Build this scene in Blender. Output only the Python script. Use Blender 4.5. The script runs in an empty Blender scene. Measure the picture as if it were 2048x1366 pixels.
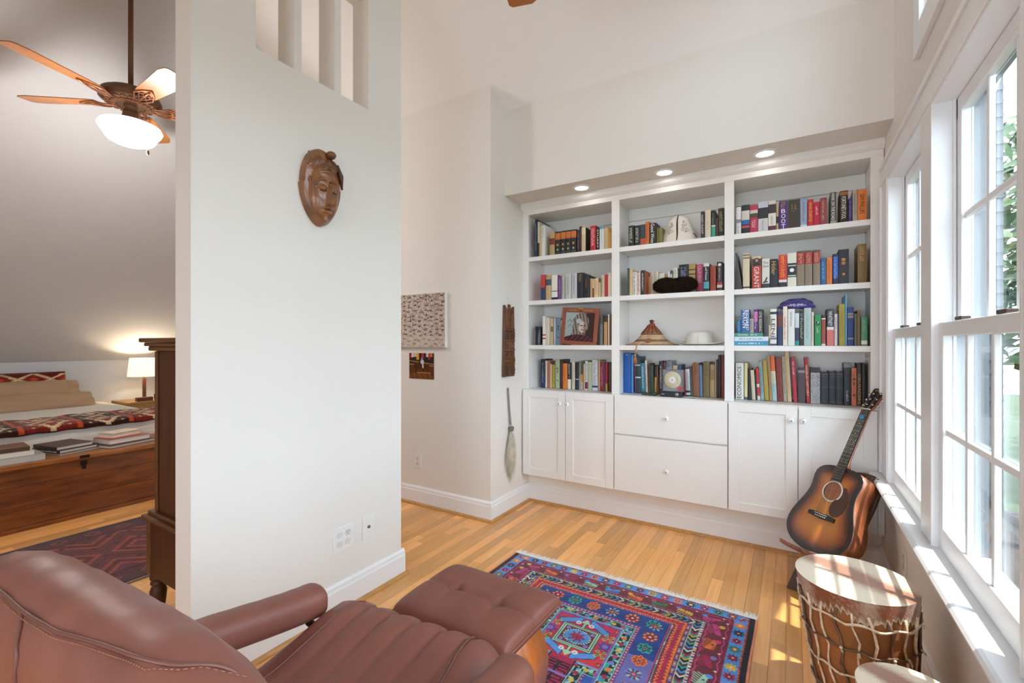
import bpy, bmesh, math, random
import numpy as np
from mathutils import Vector, Matrix
random.seed(7)
rng = np.random.default_rng(11)
SC = bpy.context.scene
COL = SC.collection
PI = math.pi

# ---------------------------------------------------------------- camera
cam = bpy.data.cameras.new('camera')
cam.sensor_width = 36.0
cam.lens = 36.0 * 912.0 / 2048.0
cam.shift_y = 3.0 / 2048.0
cam.clip_start = 0.02
camo = bpy.data.objects.new('camera', cam)
COL.objects.link(camo)
camo.location = (0, 0, 1.25)
camo.rotation_euler = (PI / 2, 0, math.radians(31.6))
SC.camera = camo

# ---------------------------------------------------------------- view, sky, sun
SC.view_settings.view_transform = 'Standard'
SC.view_settings.look = 'None'
SC.view_settings.gamma = 1.0
SC.view_settings.use_curve_mapping = False
SC.view_settings.exposure = 1.29
SC.cycles.use_denoising = True
SC.cycles.max_bounces = 12
SC.cycles.diffuse_bounces = 8
SC.cycles.glossy_bounces = 4
SC.cycles.transparent_max_bounces = 16
SC.cycles.sample_clamp_indirect = 6.0
SC.cycles.caustics_reflective = False
SC.cycles.caustics_refractive = False
world = bpy.data.worlds.new('sky')
SC.world = world
world.use_nodes = True
wn = world.node_tree
wn.nodes.clear()
wo = wn.nodes.new('ShaderNodeOutputWorld')
bg = wn.nodes.new('ShaderNodeBackground')
bg.inputs['Color'].default_value = (0.74, 0.87, 1.0, 1)
bg.inputs['Strength'].default_value = 3.5
wn.links.new(bg.outputs[0], wo.inputs[0])
sun = bpy.data.lights.new('sun', 'SUN')
sun.energy = 4.5
sun.angle = math.radians(0.6)
sun.color = (1.0, 0.965, 0.91)
suno = bpy.data.objects.new('sun', sun)
COL.objects.link(suno)
suno.rotation_euler = Vector((-1.0, 0.3, -3.4)).to_track_quat('-Z', 'Y').to_euler()

# ---------------------------------------------------------------- colour and materials
def lin(h):
    h = h.lstrip('#')
    o = []
    for i in (0, 2, 4):
        c = int(h[i:i + 2], 16) / 255.0
        o.append(c / 12.92 if c <= 0.04045 else ((c + 0.055) / 1.055) ** 2.4)
    return tuple(o)
MATS = {}
def mat(name, col, rough=0.5, metal=0.0, var=None, bump=None, coat=0.0, spec=0.5, emit=None, stretch=None, rnd=None, sheen=0.0, trans=0.0, col2=None):
    """principled material: var (scale, amount) mottles the colour, bump (scale, strength) gives relief,
    stretch scales the position for grain, rnd shifts the colour per object, col2 the second grain colour"""
    if name in MATS:
        return MATS[name]
    m = bpy.data.materials.new(name)
    m.use_nodes = True
    nt = m.node_tree
    N, Lk = nt.nodes, nt.links
    p = N['Principled BSDF']
    c = lin(col) if isinstance(col, str) else col
    p.inputs['Base Color'].default_value = (*c, 1)
    p.inputs['Roughness'].default_value = rough
    p.inputs['Metallic'].default_value = metal
    p.inputs['Coat Weight'].default_value = coat
    p.inputs['Coat Roughness'].default_value = 0.15
    p.inputs['Specular IOR Level'].default_value = spec
    p.inputs['Sheen Weight'].default_value = sheen
    p.inputs['Transmission Weight'].default_value = trans
    if emit:
        p.inputs['Emission Color'].default_value = (*emit[0], 1)
        p.inputs['Emission Strength'].default_value = emit[1]
    if var or bump:
        g = N.new('ShaderNodeNewGeometry')
        mp = N.new('ShaderNodeMapping')
        Lk.new(g.outputs['Position'], mp.inputs['Vector'])
        if stretch:
            mp.inputs['Scale'].default_value = stretch
        if rnd:
            oi = N.new('ShaderNodeObjectInfo')
            sc_ = N.new('ShaderNodeVectorMath'); sc_.operation = 'SCALE'
            cb = N.new('ShaderNodeCombineXYZ')
            Lk.new(oi.outputs['Random'], cb.inputs[0]); Lk.new(oi.outputs['Random'], cb.inputs[1])
            sc_.inputs['Scale'].default_value = 37.0
            Lk.new(cb.outputs[0], sc_.inputs[0])
            Lk.new(sc_.outputs[0], mp.inputs['Location'])
    if var:
        n = N.new('ShaderNodeTexNoise')
        n.inputs['Scale'].default_value = var[0]
        n.inputs['Detail'].default_value = 5
        Lk.new(mp.outputs[0], n.inputs['Vector'])
        r = N.new('ShaderNodeValToRGB')
        a = var[1]
        if col2:
            c2 = lin(col2) if isinstance(col2, str) else col2
            r.color_ramp.elements[0].color = (*c2, 1)
            r.color_ramp.elements[1].color = (*c, 1)
            r.color_ramp.elements[0].position = 0.5 - a
            r.color_ramp.elements[1].position = 0.5 + a
        else:
            r.color_ramp.elements[0].color = (*[x * (1 - a) for x in c], 1)
            r.color_ramp.elements[1].color = (*[min(1, x * (1 + a)) for x in c], 1)
            r.color_ramp.elements[0].position = 0.3
            r.color_ramp.elements[1].position = 0.7
        Lk.new(n.outputs['Fac'], r.inputs['Fac'])
        out = r.outputs['Color']
        if rnd:
            hv = N.new('ShaderNodeHueSaturation')
            mr = N.new('ShaderNodeMapRange')
            mr.inputs['To Min'].default_value = 1 - rnd
            mr.inputs['To Max'].default_value = 1 + rnd
            Lk.new(oi.outputs['Random'], mr.inputs['Value'])
            Lk.new(mr.outputs[0], hv.inputs['Value'])
            Lk.new(out, hv.inputs['Color'])
            out = hv.outputs['Color']
        Lk.new(out, p.inputs['Base Color'])
    if bump:
        n2 = N.new('ShaderNodeTexNoise')
        n2.inputs['Scale'].default_value = bump[0]
        n2.inputs['Detail'].default_value = 4
        Lk.new(mp.outputs[0], n2.inputs['Vector'])
        b = N.new('ShaderNodeBump')
        b.inputs['Strength'].default_value = bump[1]
        b.inputs['Distance'].default_value = 0.01
        Lk.new(n2.outputs['Fac'], b.inputs['Height'])
        Lk.new(b.outputs[0], p.inputs['Normal'])
    MATS[name] = m
    return m
def attr_mat(name, rough=0.8, sheen=0.0, spec=0.3, bump=None):
    """material whose colour is the mesh's colour layer (woven or printed designs)"""
    if name in MATS:
        return MATS[name]
    m = mat(name, 'ffffff', rough, sheen=sheen, spec=spec)
    nt = m.node_tree
    a = nt.nodes.new('ShaderNodeAttribute')
    a.attribute_name = 'Col'
    nt.links.new(a.outputs['Color'], nt.nodes['Principled BSDF'].inputs['Base Color'])
    if bump:
        n2 = nt.nodes.new('ShaderNodeTexNoise'); n2.inputs['Scale'].default_value = bump[0]
        g = nt.nodes.new('ShaderNodeNewGeometry')
        nt.links.new(g.outputs['Position'], n2.inputs['Vector'])
        b = nt.nodes.new('ShaderNodeBump'); b.inputs['Strength'].default_value = bump[1]; b.inputs['Distance'].default_value = 0.01
        nt.links.new(n2.outputs['Fac'], b.inputs['Height'])
        nt.links.new(b.outputs[0], nt.nodes['Principled BSDF'].inputs['Normal'])
    return m
def flat(h, rough=0.5):
    return mat('paint_' + h, h, rough)
def glass_mat():
    if 'window_glass' in MATS:
        return MATS['window_glass']
    m = bpy.data.materials.new('window_glass')
    m.use_nodes = True
    nt = m.node_tree
    nt.nodes.clear()
    o = nt.nodes.new('ShaderNodeOutputMaterial')
    mix = nt.nodes.new('ShaderNodeMixShader')
    t = nt.nodes.new('ShaderNodeBsdfTransparent')
    t.inputs[0].default_value = (0.95, 0.97, 0.97, 1)
    g = nt.nodes.new('ShaderNodeBsdfGlossy')
    g.inputs['Roughness'].default_value = 0.0
    lw = nt.nodes.new('ShaderNodeLayerWeight')
    pw = nt.nodes.new('ShaderNodeMath'); pw.operation = 'POWER'; pw.inputs[1].default_value = 5.0
    f = nt.nodes.new('ShaderNodeMath'); f.operation = 'MULTIPLY_ADD'; f.inputs[1].default_value = 0.6; f.inputs[2].default_value = 0.03
    lw.inputs['Blend'].default_value = 0.5
    nt.links.new(lw.outputs['Facing'], pw.inputs[0])
    nt.links.new(pw.outputs[0], f.inputs[0])
    nt.links.new(f.outputs[0], mix.inputs[0])
    nt.links.new(t.outputs[0], mix.inputs[1])
    nt.links.new(g.outputs[0], mix.inputs[2])
    nt.links.new(mix.outputs[0], o.inputs[0])
    MATS['window_glass'] = m
    return m

# ---------------------------------------------------------------- mesh helpers
class MB:
    def __init__(s):
        s.v = []; s.f = []; s.m = []; s.sm = []; s.col = None
    def add(s, vs, fs, mi=0, smooth=False):
        b = len(s.v)
        s.v.extend(tuple(map(float, p)) for p in vs)
        for f in fs:
            s.f.append(tuple(b + i for i in f)); s.m.append(mi); s.sm.append(smooth)
        return s
    def box(s, x0, x1, y0, y1, z0, z1, mi=0, M=None):
        vs = [(x, y, z) for x in (x0, x1) for y in (y0, y1) for z in (z0, z1)]
        if M is not None:
            vs = [tuple(M @ Vector(p)) for p in vs]
        return s.add(vs, [(0, 1, 3, 2), (4, 6, 7, 5), (0, 4, 5, 1), (2, 3, 7, 6), (0, 2, 6, 4), (1, 5, 7, 3)], mi)
    def prism(s, poly, axis, d0, d1, mi=0, smooth=False, M=None):
        n = len(poly)
        vs = []
        for d in (d0, d1):
            for a, b in poly:
                vs.append({'z': (a, b, d), 'y': (a, d, b), 'x': (d, a, b)}[axis])
        if M is not None:
            vs = [tuple(M @ Vector(p)) for p in vs]
        b0 = len(s.v)
        s.add(vs, [], mi)
        side = [(i, (i + 1) % n, n + (i + 1) % n, n + i) for i in range(n)]
        for f in side:
            s.f.append(tuple(b0 + i for i in f)); s.m.append(mi); s.sm.append(smooth)
        for f in (tuple(range(n))[::-1], tuple(range(n, 2 * n))):
            s.f.append(tuple(b0 + i for i in f)); s.m.append(mi); s.sm.append(False)
        return s
    def loft(s, rings, mi=0, smooth=True, cap=True, closed=True):
        n = len(rings[0]); k = len(rings)
        vs = [p for r in rings for p in r]
        fs = []
        for i in range(k - 1):
            for j in range(n if closed else n - 1):
                j2 = (j + 1) % n
                fs.append((i * n + j, i * n + j2, (i + 1) * n + j2, (i + 1) * n + j))
        b0 = len(s.v)
        s.add(vs, fs, mi, smooth)
        if cap:
            for f in (tuple(range(n))[::-1], tuple(range((k - 1) * n, k * n))):
                s.f.append(tuple(b0 + i for i in f)); s.m.append(mi); s.sm.append(False)
        return s
    def lathe(s, prof, c=(0, 0, 0), seg=24, mi=0, smooth=True, M=None, cap=False):
        rings = []
        for r, z in prof:
            ring = [Vector((r * math.cos(2 * PI * i / seg), r * math.sin(2 * PI * i / seg), z)) for i in range(seg)]
            if M is not None:
                ring = [M @ p for p in ring]
            rings.append([p + Vector(c) for p in ring])
        return s.loft(rings, mi, smooth, cap)
    def tube(s, pts, r, seg=8, mi=0, smooth=True, flatz=1.0):
        pts = [Vector(p) for p in pts]
        n = len(pts)
        rs = r if isinstance(r, (list, tuple)) else [r] * n
        rings = []
        up = None
        for i, p in enumerate(pts):
            t = (pts[min(i + 1, n - 1)] - pts[max(i - 1, 0)])
            t = t.normalized() if t.length > 1e-9 else Vector((0, 0, 1))
            if up is None:
                up = t.orthogonal().normalized()
            up = (up - t * up.dot(t))
            up = up.normalized() if up.length > 1e-6 else t.orthogonal().normalized()
            w = t.cross(up)
            rings.append([p + (up * math.cos(2 * PI * j / seg) + w * math.sin(2 * PI * j / seg) * flatz) * rs[i] for j in range(seg)])
        return s.loft(rings, mi, smooth, True)
    def grid(s, fn, nu, nv, mi=0, smooth=True):
        vs = [fn(i / nu, j / nv) for j in range(nv + 1) for i in range(nu + 1)]
        fs = [(j * (nu + 1) + i, j * (nu + 1) + i + 1, (j + 1) * (nu + 1) + i + 1, (j + 1) * (nu + 1) + i) for j in range(nv) for i in range(nu)]
        return s.add(vs, fs, mi, smooth)
    def sphere(s, c, r, seg=12, rings=8, mi=0, sc=(1, 1, 1)):
        prof = [(max(1e-4, math.sin(PI * i / rings)) * r, -math.cos(PI * i / rings) * r) for i in range(rings + 1)]
        M = Matrix.Diagonal((*sc, 1))
        return s.lathe(prof, c, seg, mi, True, M, True)
    def xf(s, M):
        s.v = [tuple(M @ Vector(p)) for p in s.v]
        return s
    def mesh(s, name, mats, o=(0, 0, 0), fix=True):
        me = bpy.data.meshes.new(name)
        me.from_pydata([(x - o[0], y - o[1], z - o[2]) for x, y, z in s.v], [], s.f)
        for m in (mats if isinstance(mats, (list, tuple)) else [mats]):
            me.materials.append(m)
        me.polygons.foreach_set('material_index', s.m)
        me.polygons.foreach_set('use_smooth', s.sm)
        if fix:
            bm = bmesh.new(); bm.from_mesh(me)
            bmesh.ops.recalc_face_normals(bm, faces=bm.faces[:])
            bm.to_mesh(me); bm.free()
        me.update()
        return me
    def build(s, name, mats, parent=None, origin=None, bev=0, fix=True, sub=0):
        o = ORG.get(parent.name, (0, 0, 0)) if parent else (origin or (0, 0, 0))
        ob = bpy.data.objects.new(name, s.mesh(name, mats, o, fix))
        COL.objects.link(ob)
        ORG[ob.name] = o
        if parent:
            ob.parent = parent
        else:
            ob.location = o
        if bev:
            b = ob.modifiers.new('bevel', 'BEVEL'); b.width = bev; b.segments = 2; b.limit_method = 'ANGLE'; b.angle_limit = math.radians(40)
        if sub:
            b = ob.modifiers.new('sub', 'SUBSURF'); b.levels = sub; b.render_levels = sub
        return ob
ORG = {}
def tag(o, label, cat, group=None):
    o['label'] = label; o['category'] = cat
    if group:
        o['group'] = group
    return o
def structure(o, label=None):
    o['kind'] = 'structure'
    return o
def thing(name, label, cat, loc=(0, 0, 0), group=None):
    o = bpy.data.objects.new(name, None)
    COL.objects.link(o)
    o.location = loc
    o.empty_display_size = 0.05
    ORG[o.name] = tuple(loc)
    return tag(o, label, cat, group)
def bx(name, x0, x1, y0, y1, z0, z1, m, parent=None, bev=0.0, origin=None):
    return MB().box(x0, x1, y0, y1, z0, z1).build(name, m, parent, origin, bev)
def colour_mesh(name, fn, nu, nv, colfn, m, parent=None, origin=None, thick=None):
    """grid surface carrying a colour layer: fn(u, v) -> point, colfn(U, V arrays) -> linear rgb array"""
    o = ORG.get(parent.name, (0, 0, 0)) if parent else (origin or (0, 0, 0))
    U, V = np.meshgrid(np.linspace(0, 1, nu + 1), np.linspace(0, 1, nv + 1))
    P = fn(U.ravel(), V.ravel()) - np.array(o)
    idx = (np.arange(nv)[:, None] * (nu + 1) + np.arange(nu)[None, :]).ravel()
    F = np.stack([idx, idx + 1, idx + nu + 2, idx + nu + 1], 1)
    me = bpy.data.meshes.new(name)
    me.vertices.add(len(P)); me.vertices.foreach_set('co', P.astype(np.float32).ravel())
    me.loops.add(F.size); me.loops.foreach_set('vertex_index', F.astype(np.int32).ravel())
    me.polygons.add(len(F)); me.polygons.foreach_set('loop_start', np.arange(0, F.size, 4, dtype=np.int32))
    me.polygons.foreach_set('use_smooth', np.ones(len(F), dtype=bool))
    me.update(); me.validate()
    C = np.clip(colfn(U.ravel(), V.ravel()), 0, 1)
    ca = me.color_attributes.new('Col', 'FLOAT_COLOR', 'POINT')
    ca.data.foreach_set('color', np.concatenate([C, np.ones((len(C), 1))], 1).astype(np.float32).ravel())
    me.materials.append(m)
    ob = bpy.data.objects.new(name, me)
    COL.objects.link(ob)
    ORG[ob.name] = o
    if parent:
        ob.parent = parent
    else:
        ob.location = o
    if thick:
        sm = ob.modifiers.new('solid', 'SOLIDIFY'); sm.thickness = thick; sm.offset = -1
    return ob
_tc = {}
def text_points(s, font_sx=1.0):
    """outline mesh of a line of writing, normalised: verts, faces, width, height (baseline at 0)"""
    if s in _tc:
        return _tc[s]
    cu = bpy.data.curves.new('writing', 'FONT')
    cu.body = s
    cu.resolution_u = 2
    ob = bpy.data.objects.new('writing', cu)
    me = bpy.data.meshes.new_from_object(ob)
    vs = [tuple(v.co) for v in me.vertices]
    fs = [tuple(p.vertices) for p in me.polygons]
    bpy.data.objects.remove(ob); bpy.data.curves.remove(cu); bpy.data.meshes.remove(me)
    xs = [v[0] for v in vs]; ys = [v[1] for v in vs]
    r = ([(v[0] - min(xs), v[1] - min(ys), 0) for v in vs], fs, max(xs) - min(xs), max(ys) - min(ys))
    _tc[s] = r
    return r
def writing(mb, s, org, ex, ey, W, Hh, mi=0, centre=True):
    """put text in the rectangle org + ex*[0,W] + ey*[0,Hh]"""
    vs, fs, w, h = text_points(s)
    sx, sy = W / w, Hh / h
    org, ex, ey = Vector(org), Vector(ex), Vector(ey)
    mb.add([org + ex * (v[0] * sx) + ey * (v[1] * sy) for v in vs], fs, mi)

# common materials
M_WALL = mat('wall_paint', 'e0dcd5', 0.75, bump=(180, 0.02))
M_CEIL = mat('ceiling_paint', 'eeeeee', 0.85)
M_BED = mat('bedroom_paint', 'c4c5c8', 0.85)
M_TRIM = mat('white_trim', 'e6e8ea', 0.35)
M_CAB = mat('cabinet_white', 'e8e6e2', 0.38)
M_SHOE = mat('oak_shoe', 'b98850', 0.4, var=(12, 0.2), stretch=(6, 1, 6))
M_OAK = mat('oak_plank', 'f2b873', 0.28, var=(7, 0.35), stretch=(9, 0.5, 1), rnd=0.24, col2='da964e', coat=0.25)
M_GLASS = glass_mat()
M_CHROME = mat('chrome', 'c8c8c8', 0.15, 1.0)
M_BLACK = mat('black_metal', '17171a', 0.4)
M_PLASTIC = mat('white_plastic', 'e2e1dc', 0.35)
# ================================================================ STRUCTURE
XW = -1.80          # face of divider wall and closet wall
def czr(y):         # sloped ceiling over the sitting room
    return 3.055 - 0.569 * (y - 2.64) if y > 0.3 else 3.055 - 0.569 * (0.3 - 2.64) - 0.569 * (0.3 - y)
# ---- floor with oak strips
floor = structure(bx('floor', -6.9, 0.6, -3.2, 3.5, -0.12, -0.0125, mat('subfloor', '5a3c22', 0.8)))
PW = 0.057
gone = MB()
npl = 0
strip = random.Random(5)
def zone(xc, y0, y1):
    """the stretches of each strip that the picture shows plank by plank"""
    if xc > -1.9:
        return (0.95, 3.16)
    if xc > -2.75:
        return (1.75, 2.62) if xc > -2.0 else (0.55, 2.62) if xc < -2.3 else (1.3, 2.62)
    if xc > -3.05:
        return (0.5, 1.45)
    if -4.36 < xc < -3.98:
        return (0.5, 1.65)
    return None
for i in range(int((0.42 + 6.85) / PW) + 1):
    x1 = 0.432 - i * PW; x0 = x1 - PW + 0.0009
    xc = (x0 + x1) / 2
    y = -3.2 + strip.uniform(0, 0.7)
    z = zone(xc, 0, 0)
    last = -3.2
    while y < 3.5:
        L = strip.choice((0.35, 0.55, 0.75, 0.95, 1.15, 1.3))
        ya, yb = y, min(y + L, 3.5)
        y += L
        if yb - ya < 0.02:
            continue
        if z and yb > z[0] and ya < z[1] and npl < 290:
            dz = strip.uniform(-0.0004, 0.0)
            o = MB().box(x0, x1, ya + 0.0006, yb, -0.012, dz).build('plank', M_OAK, floor, None, 0, False)
            npl += 1
        else:
            gone.box(x0, x1, ya + 0.0006, yb, -0.012, -0.0002)
o = gone.build('plank_field', M_OAK, floor, None, 0, False)
o['kind'] = 'stuff'

# ---- divider wall with three tall slots
w = MB()
SX = (-1.916, XW)
Y0, Y1 = 0.773, 1.783
Z1, Z2 = 2.412, 2.975
slots = [(1.000, 1.163), (1.197, 1.364), (1.399, 1.561)]
w.box(*SX, Y0, Y1, 0, Z1)
ys = [Y0] + [v for s_ in slots for v in s_] + [Y1]
for a, b in zip(ys[0::2], ys[1::2]):
    w.box(*SX, a, b, Z1, Z2)
w.box(*SX, Y0, Y1, Z2, 3.62)
structure(w.build('wall_divider', M_WALL))
h = MB()
h.prism([(-1.05, 3.62), (1.64, 3.62), (0.3, 4.386)], 'x', *SX)
structure(h.build('wall_header', M_WALL))
# ---- hall wall, closet return wall, bedroom walls
structure(bx('wall_hall', -3.3, -1.9, 2.64, 2.74, 0, 3.3, M_WALL))
structure(bx('wall_closet', -1.9, XW, 2.64, 3.42, 0, 3.3, M_WALL))
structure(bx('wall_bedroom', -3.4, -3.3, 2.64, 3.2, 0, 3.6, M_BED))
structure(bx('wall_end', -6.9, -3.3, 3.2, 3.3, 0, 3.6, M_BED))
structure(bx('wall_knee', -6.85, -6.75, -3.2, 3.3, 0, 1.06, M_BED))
rw = MB()
for a, b, c_, d in ((-6.9, -1.35, 0, 3.7), (-1.35, .25, 0, .5), (-1.35, .25, 2.0, 3.7), (.25, .56, 0, 3.7)):
    rw.box(a, b, -2.4, -2.3, c_, d)
structure(rw.build('wall_rear', M_WALL))  # unseen wall; its opening is added to let fill light in
# ---- ceilings
c = MB()
sl = (3.62 - 1.05) / (6.75 - 3.61)
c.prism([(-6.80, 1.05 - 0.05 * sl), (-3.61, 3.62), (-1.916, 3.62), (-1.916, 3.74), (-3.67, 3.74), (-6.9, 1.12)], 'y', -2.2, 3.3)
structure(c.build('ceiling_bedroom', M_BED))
c = MB()
c.prism([(3.45, czr(3.45)), (0.3, czr(0.3)), (-3.2, czr(-3.2)), (-3.2, czr(-3.2) + .15), (0.3, czr(0.3) + .15), (3.45, czr(3.45) + .15)], 'x', -1.86, 0.93)
c.prism([(3.45, czr(3.45)), (1.65, czr(1.65)), (1.65, czr(1.65) + .1), (3.45, czr(3.45) + .1)], 'x', -3.4, -1.86)
structure(c.build('ceiling', M_CEIL))
# ---- soffit over the bookcase, plinth below
structure(bx('wall_soffit', XW, 0.43, 2.828, 3.42, 2.33, 3.02, M_WALL))
structure(bx('wall_back', XW, 0.43, 3.39, 3.47, 0, 2.33, M_WALL))
structure(bx('wall_plinth', XW, 0.43, 3.178, 3.39, 0, 0.225, M_CAB))
# ---- baseboards with moulded top and oak shoe
def base_poly(d=0.016, h=0.14):
    return [(0, 0), (d, 0), (d, h - 0.035), (d * 0.8, h - 0.028), (d * 0.72, h - 0.012), (d * 0.35, h - 0.004), (d * 0.3, h), (0, h)]
def run(name, axis, pos, sgn, a, b, m=M_TRIM):
    poly = [(pos + sgn * p, z) for p, z in base_poly()]
    o = MB().prism(poly, axis, a, b).build(name, m, bev=0)
    return structure(o)
def shoe(name, axis, pos, sgn, a, b):
    poly = [(pos, 0.0)] + [(pos + sgn * 0.016 * math.cos(t), 0.018 * math.sin(t)) for t in (0, 0.4, 0.8, 1.2, PI / 2)]
    return structure(MB().prism(poly, axis, a, b).build(name, M_SHOE))
# prism 'y': poly (x,z) along y ; prism 'x': poly (y,z) along x
run('baseboard_divider', 'y', XW, 1, Y0, Y1 + 0.016)
run('baseboard_divider_end', 'x', Y1, 1, -1.93, XW)
run('baseboard_divider_bedroom', 'y', -1.916, -1, Y0, Y1)
shoe('trim_1', 'y', XW + 0.016, 1, Y0, Y1 + 0.032)
run('baseboard_hall', 'x', 2.64, -1, -3.3, XW)
shoe('trim_2', 'x', 2.624, -1, -3.3, XW + 0.016)
run('baseboard_closet', 'y', XW, 1, 2.624, 3.178)
shoe('trim_3', 'y', XW + 0.016, 1, 2.608, 3.162)
run('baseboard_back', 'x', 3.178, -1, XW, 0.43)
shoe('trim_4', 'x', 3.162, -1, XW, 0.43)
run('baseboard_right', 'y', 0.415, -1, 0.36, 3.178)
shoe('trim_5', 'y', 0.399, -1, 0.36, 3.162)
# ---- window wall (gable): solid below stool, mulls, header, transom
XR, XO = 0.415, 0.498
WZ0, WZ1 = 0.545, 2.06
units = [(1.327, 2.049), (2.168, 2.858), (0.488, 1.208)]
wr = MB()
wr.box(XR, XO, -2.3, 3.47, 0, WZ0)
for a, b in ((0.35, 0.488), (1.208, 1.327), (2.049, 2.168), (2.858, 3.47)):
    wr.box(XR, XO, a, b, WZ0, WZ1)
TZ = (2.44, 3.05); TY = (0.9, 2.225)
wr.box(XR, XO, -2.3, 3.47, WZ1, TZ[0]); wr.box(XR, XO, -2.3, -.25, WZ0, WZ1)  # unseen gap left behind the camera, added for more window-side light
wr.box(XR, XO, TY[1], 3.47, TZ[0], TZ[1]); wr.box(XR, XO, -2.3, TY[0], TZ[0], TZ[1])
gab = [(-2.2, TZ[1]), (3.47, TZ[1])] + [(3.47, max(TZ[1], czr(3.47)))]
wr.prism([(-2.2, TZ[1]), (2.66, TZ[1]), (0.3, czr(0.3) + 0.01), (-2.2, czr(-2.2) + 0.01)], 'x', XR, XO)
structure(wr.build('wall_right', M_WALL))
# casings (flat stock with raised backband)
def casing(name, y0, y1, z0, z1, band=None):
    m = MB().box(0.395, XR, y0, y1, z0, z1)
    if band == 'top':
        m.box(0.386, XR, y0, y1, z1 - 0.022, z1); m.box(0.390, XR, y0, y1, z0, z0 + 0.012)
    if band == 'far':
        m.box(0.386, XR, y1 - 0.022, y1, z0, z1); m.box(0.390, XR, y0, y0 + 0.012, z0, z1)
    return structure(m.build(name, M_TRIM, bev=0.002))
casing('trim_6', 0.38, 3.05, 2.06, 2.168, 'top')
casing('trim_7', 2.858, 3.05, WZ0 + 0.03, 2.06, 'far')
casing('trim_8', 2.049, 2.168, WZ0 + 0.03, 2.06)
casing('trim_9', 1.208, 1.327, WZ0 + 0.03, 2.06)
# stool and apron
st = MB()
st.prism([(0.425, 0.545), (0.352, 0.545), (0.346, 0.551), (0.345, 0.558), (0.350, 0.567), (0.358, 0.571), (0.425, 0.571)], 'y', 0.35, 3.055)
structure(st.build('trim_10', M_TRIM))
st = MB()
st.prism([(XR, 0.44), (0.403, 0.44), (0.398, 0.452), (0.398, 0.490), (0.388, 0.500), (0.388, 0.520), (0.372, 0.530), (0.366, 0.545), (XR, 0.545)], 'y', 0.38, 3.05)
structure(st.build('trim_11', M_TRIM))
# transom window
tw = MB()
for a, b, c_, d in ((TY[0] - .1, TY[1] + .09, TZ[0] - .1, TZ[0]), (TY[0] - .1, TY[1] + .09, TZ[1], TZ[1] + .1)):
    tw.box(0.397, XR, a, b, c_, d)
for a, b in ((TY[0] - .1, TY[0]), (TY[1], TY[1] + .09)):
    tw.box(0.397, XR, a, b, TZ[0], TZ[1])
structure(tw.build('trim_12', M_TRIM, bev=0.002))
t4 = structure(MB().box(0.44, 0.49, TY[0], TY[1], TZ[0], TZ[0] + .04).box(0.44, 0.49, TY[0], TY[1], TZ[1] - .04, TZ[1]).box(0.44, 0.49, TY[0], TY[0] + .04, TZ[0] + .04, TZ[1] - .04).box(0.44, 0.49, TY[1] - .04, TY[1], TZ[0] + .04, TZ[1] - .04).build('window_4', M_TRIM))
bx('pane', 0.463, 0.467, TY[0] + .04, TY[1] - .04, TZ[0] + .04, TZ[1] - .04, M_GLASS, t4)
# double hung units
def sash(win, name, xa, xb, y0, y1, z0, z1, bot, top):
    s = MB()
    st_ = 0.045
    s.box(xa, xb, y0, y0 + st_, z0, z1); s.box(xa, xb, y1 - st_, y1, z0, z1)
    s.box(xa, xb, y0 + st_, y1 - st_, z0, z0 + bot); s.box(xa, xb, y0 + st_, y1 - st_, z1 - top, z1)
    so = s.build(name, M_TRIM, win, bev=0.003)
    ya, yb, za, zb = y0 + st_, y1 - st_, z0 + bot, z1 - top
    mw = 0.02
    xm = (xa + xb) / 2
    for k in (1, 2):
        yc = ya + (yb - ya) * k / 3
        MB().box(xa + .008, xb - .0075, yc - mw / 2, yc + mw / 2, za, zb).build('muntin', M_TRIM, so, bev=0.003)
    zc = (za + zb) / 2
    for k in range(3):
        p0 = ya + (yb - ya) * k / 3 + (mw / 2 if k else 0)
        p1 = ya + (yb - ya) * (k + 1) / 3 - (mw / 2 if k < 2 else 0)
        MB().box(xa + .008, xb - .0075, p0, p1, zc - mw / 2, zc + mw / 2).build('muntin', M_TRIM, so, bev=0.003)
        for q0, q1 in ((za, zc - mw / 2), (zc + mw / 2, zb)):
            MB().box(xb - .007, xb - .004, p0, p1, q0, q1).build('pane', M_GLASS, so)
    return so
M_LOCK = mat('bronze_lock', '4a3830', 0.4, 0.6)
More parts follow.
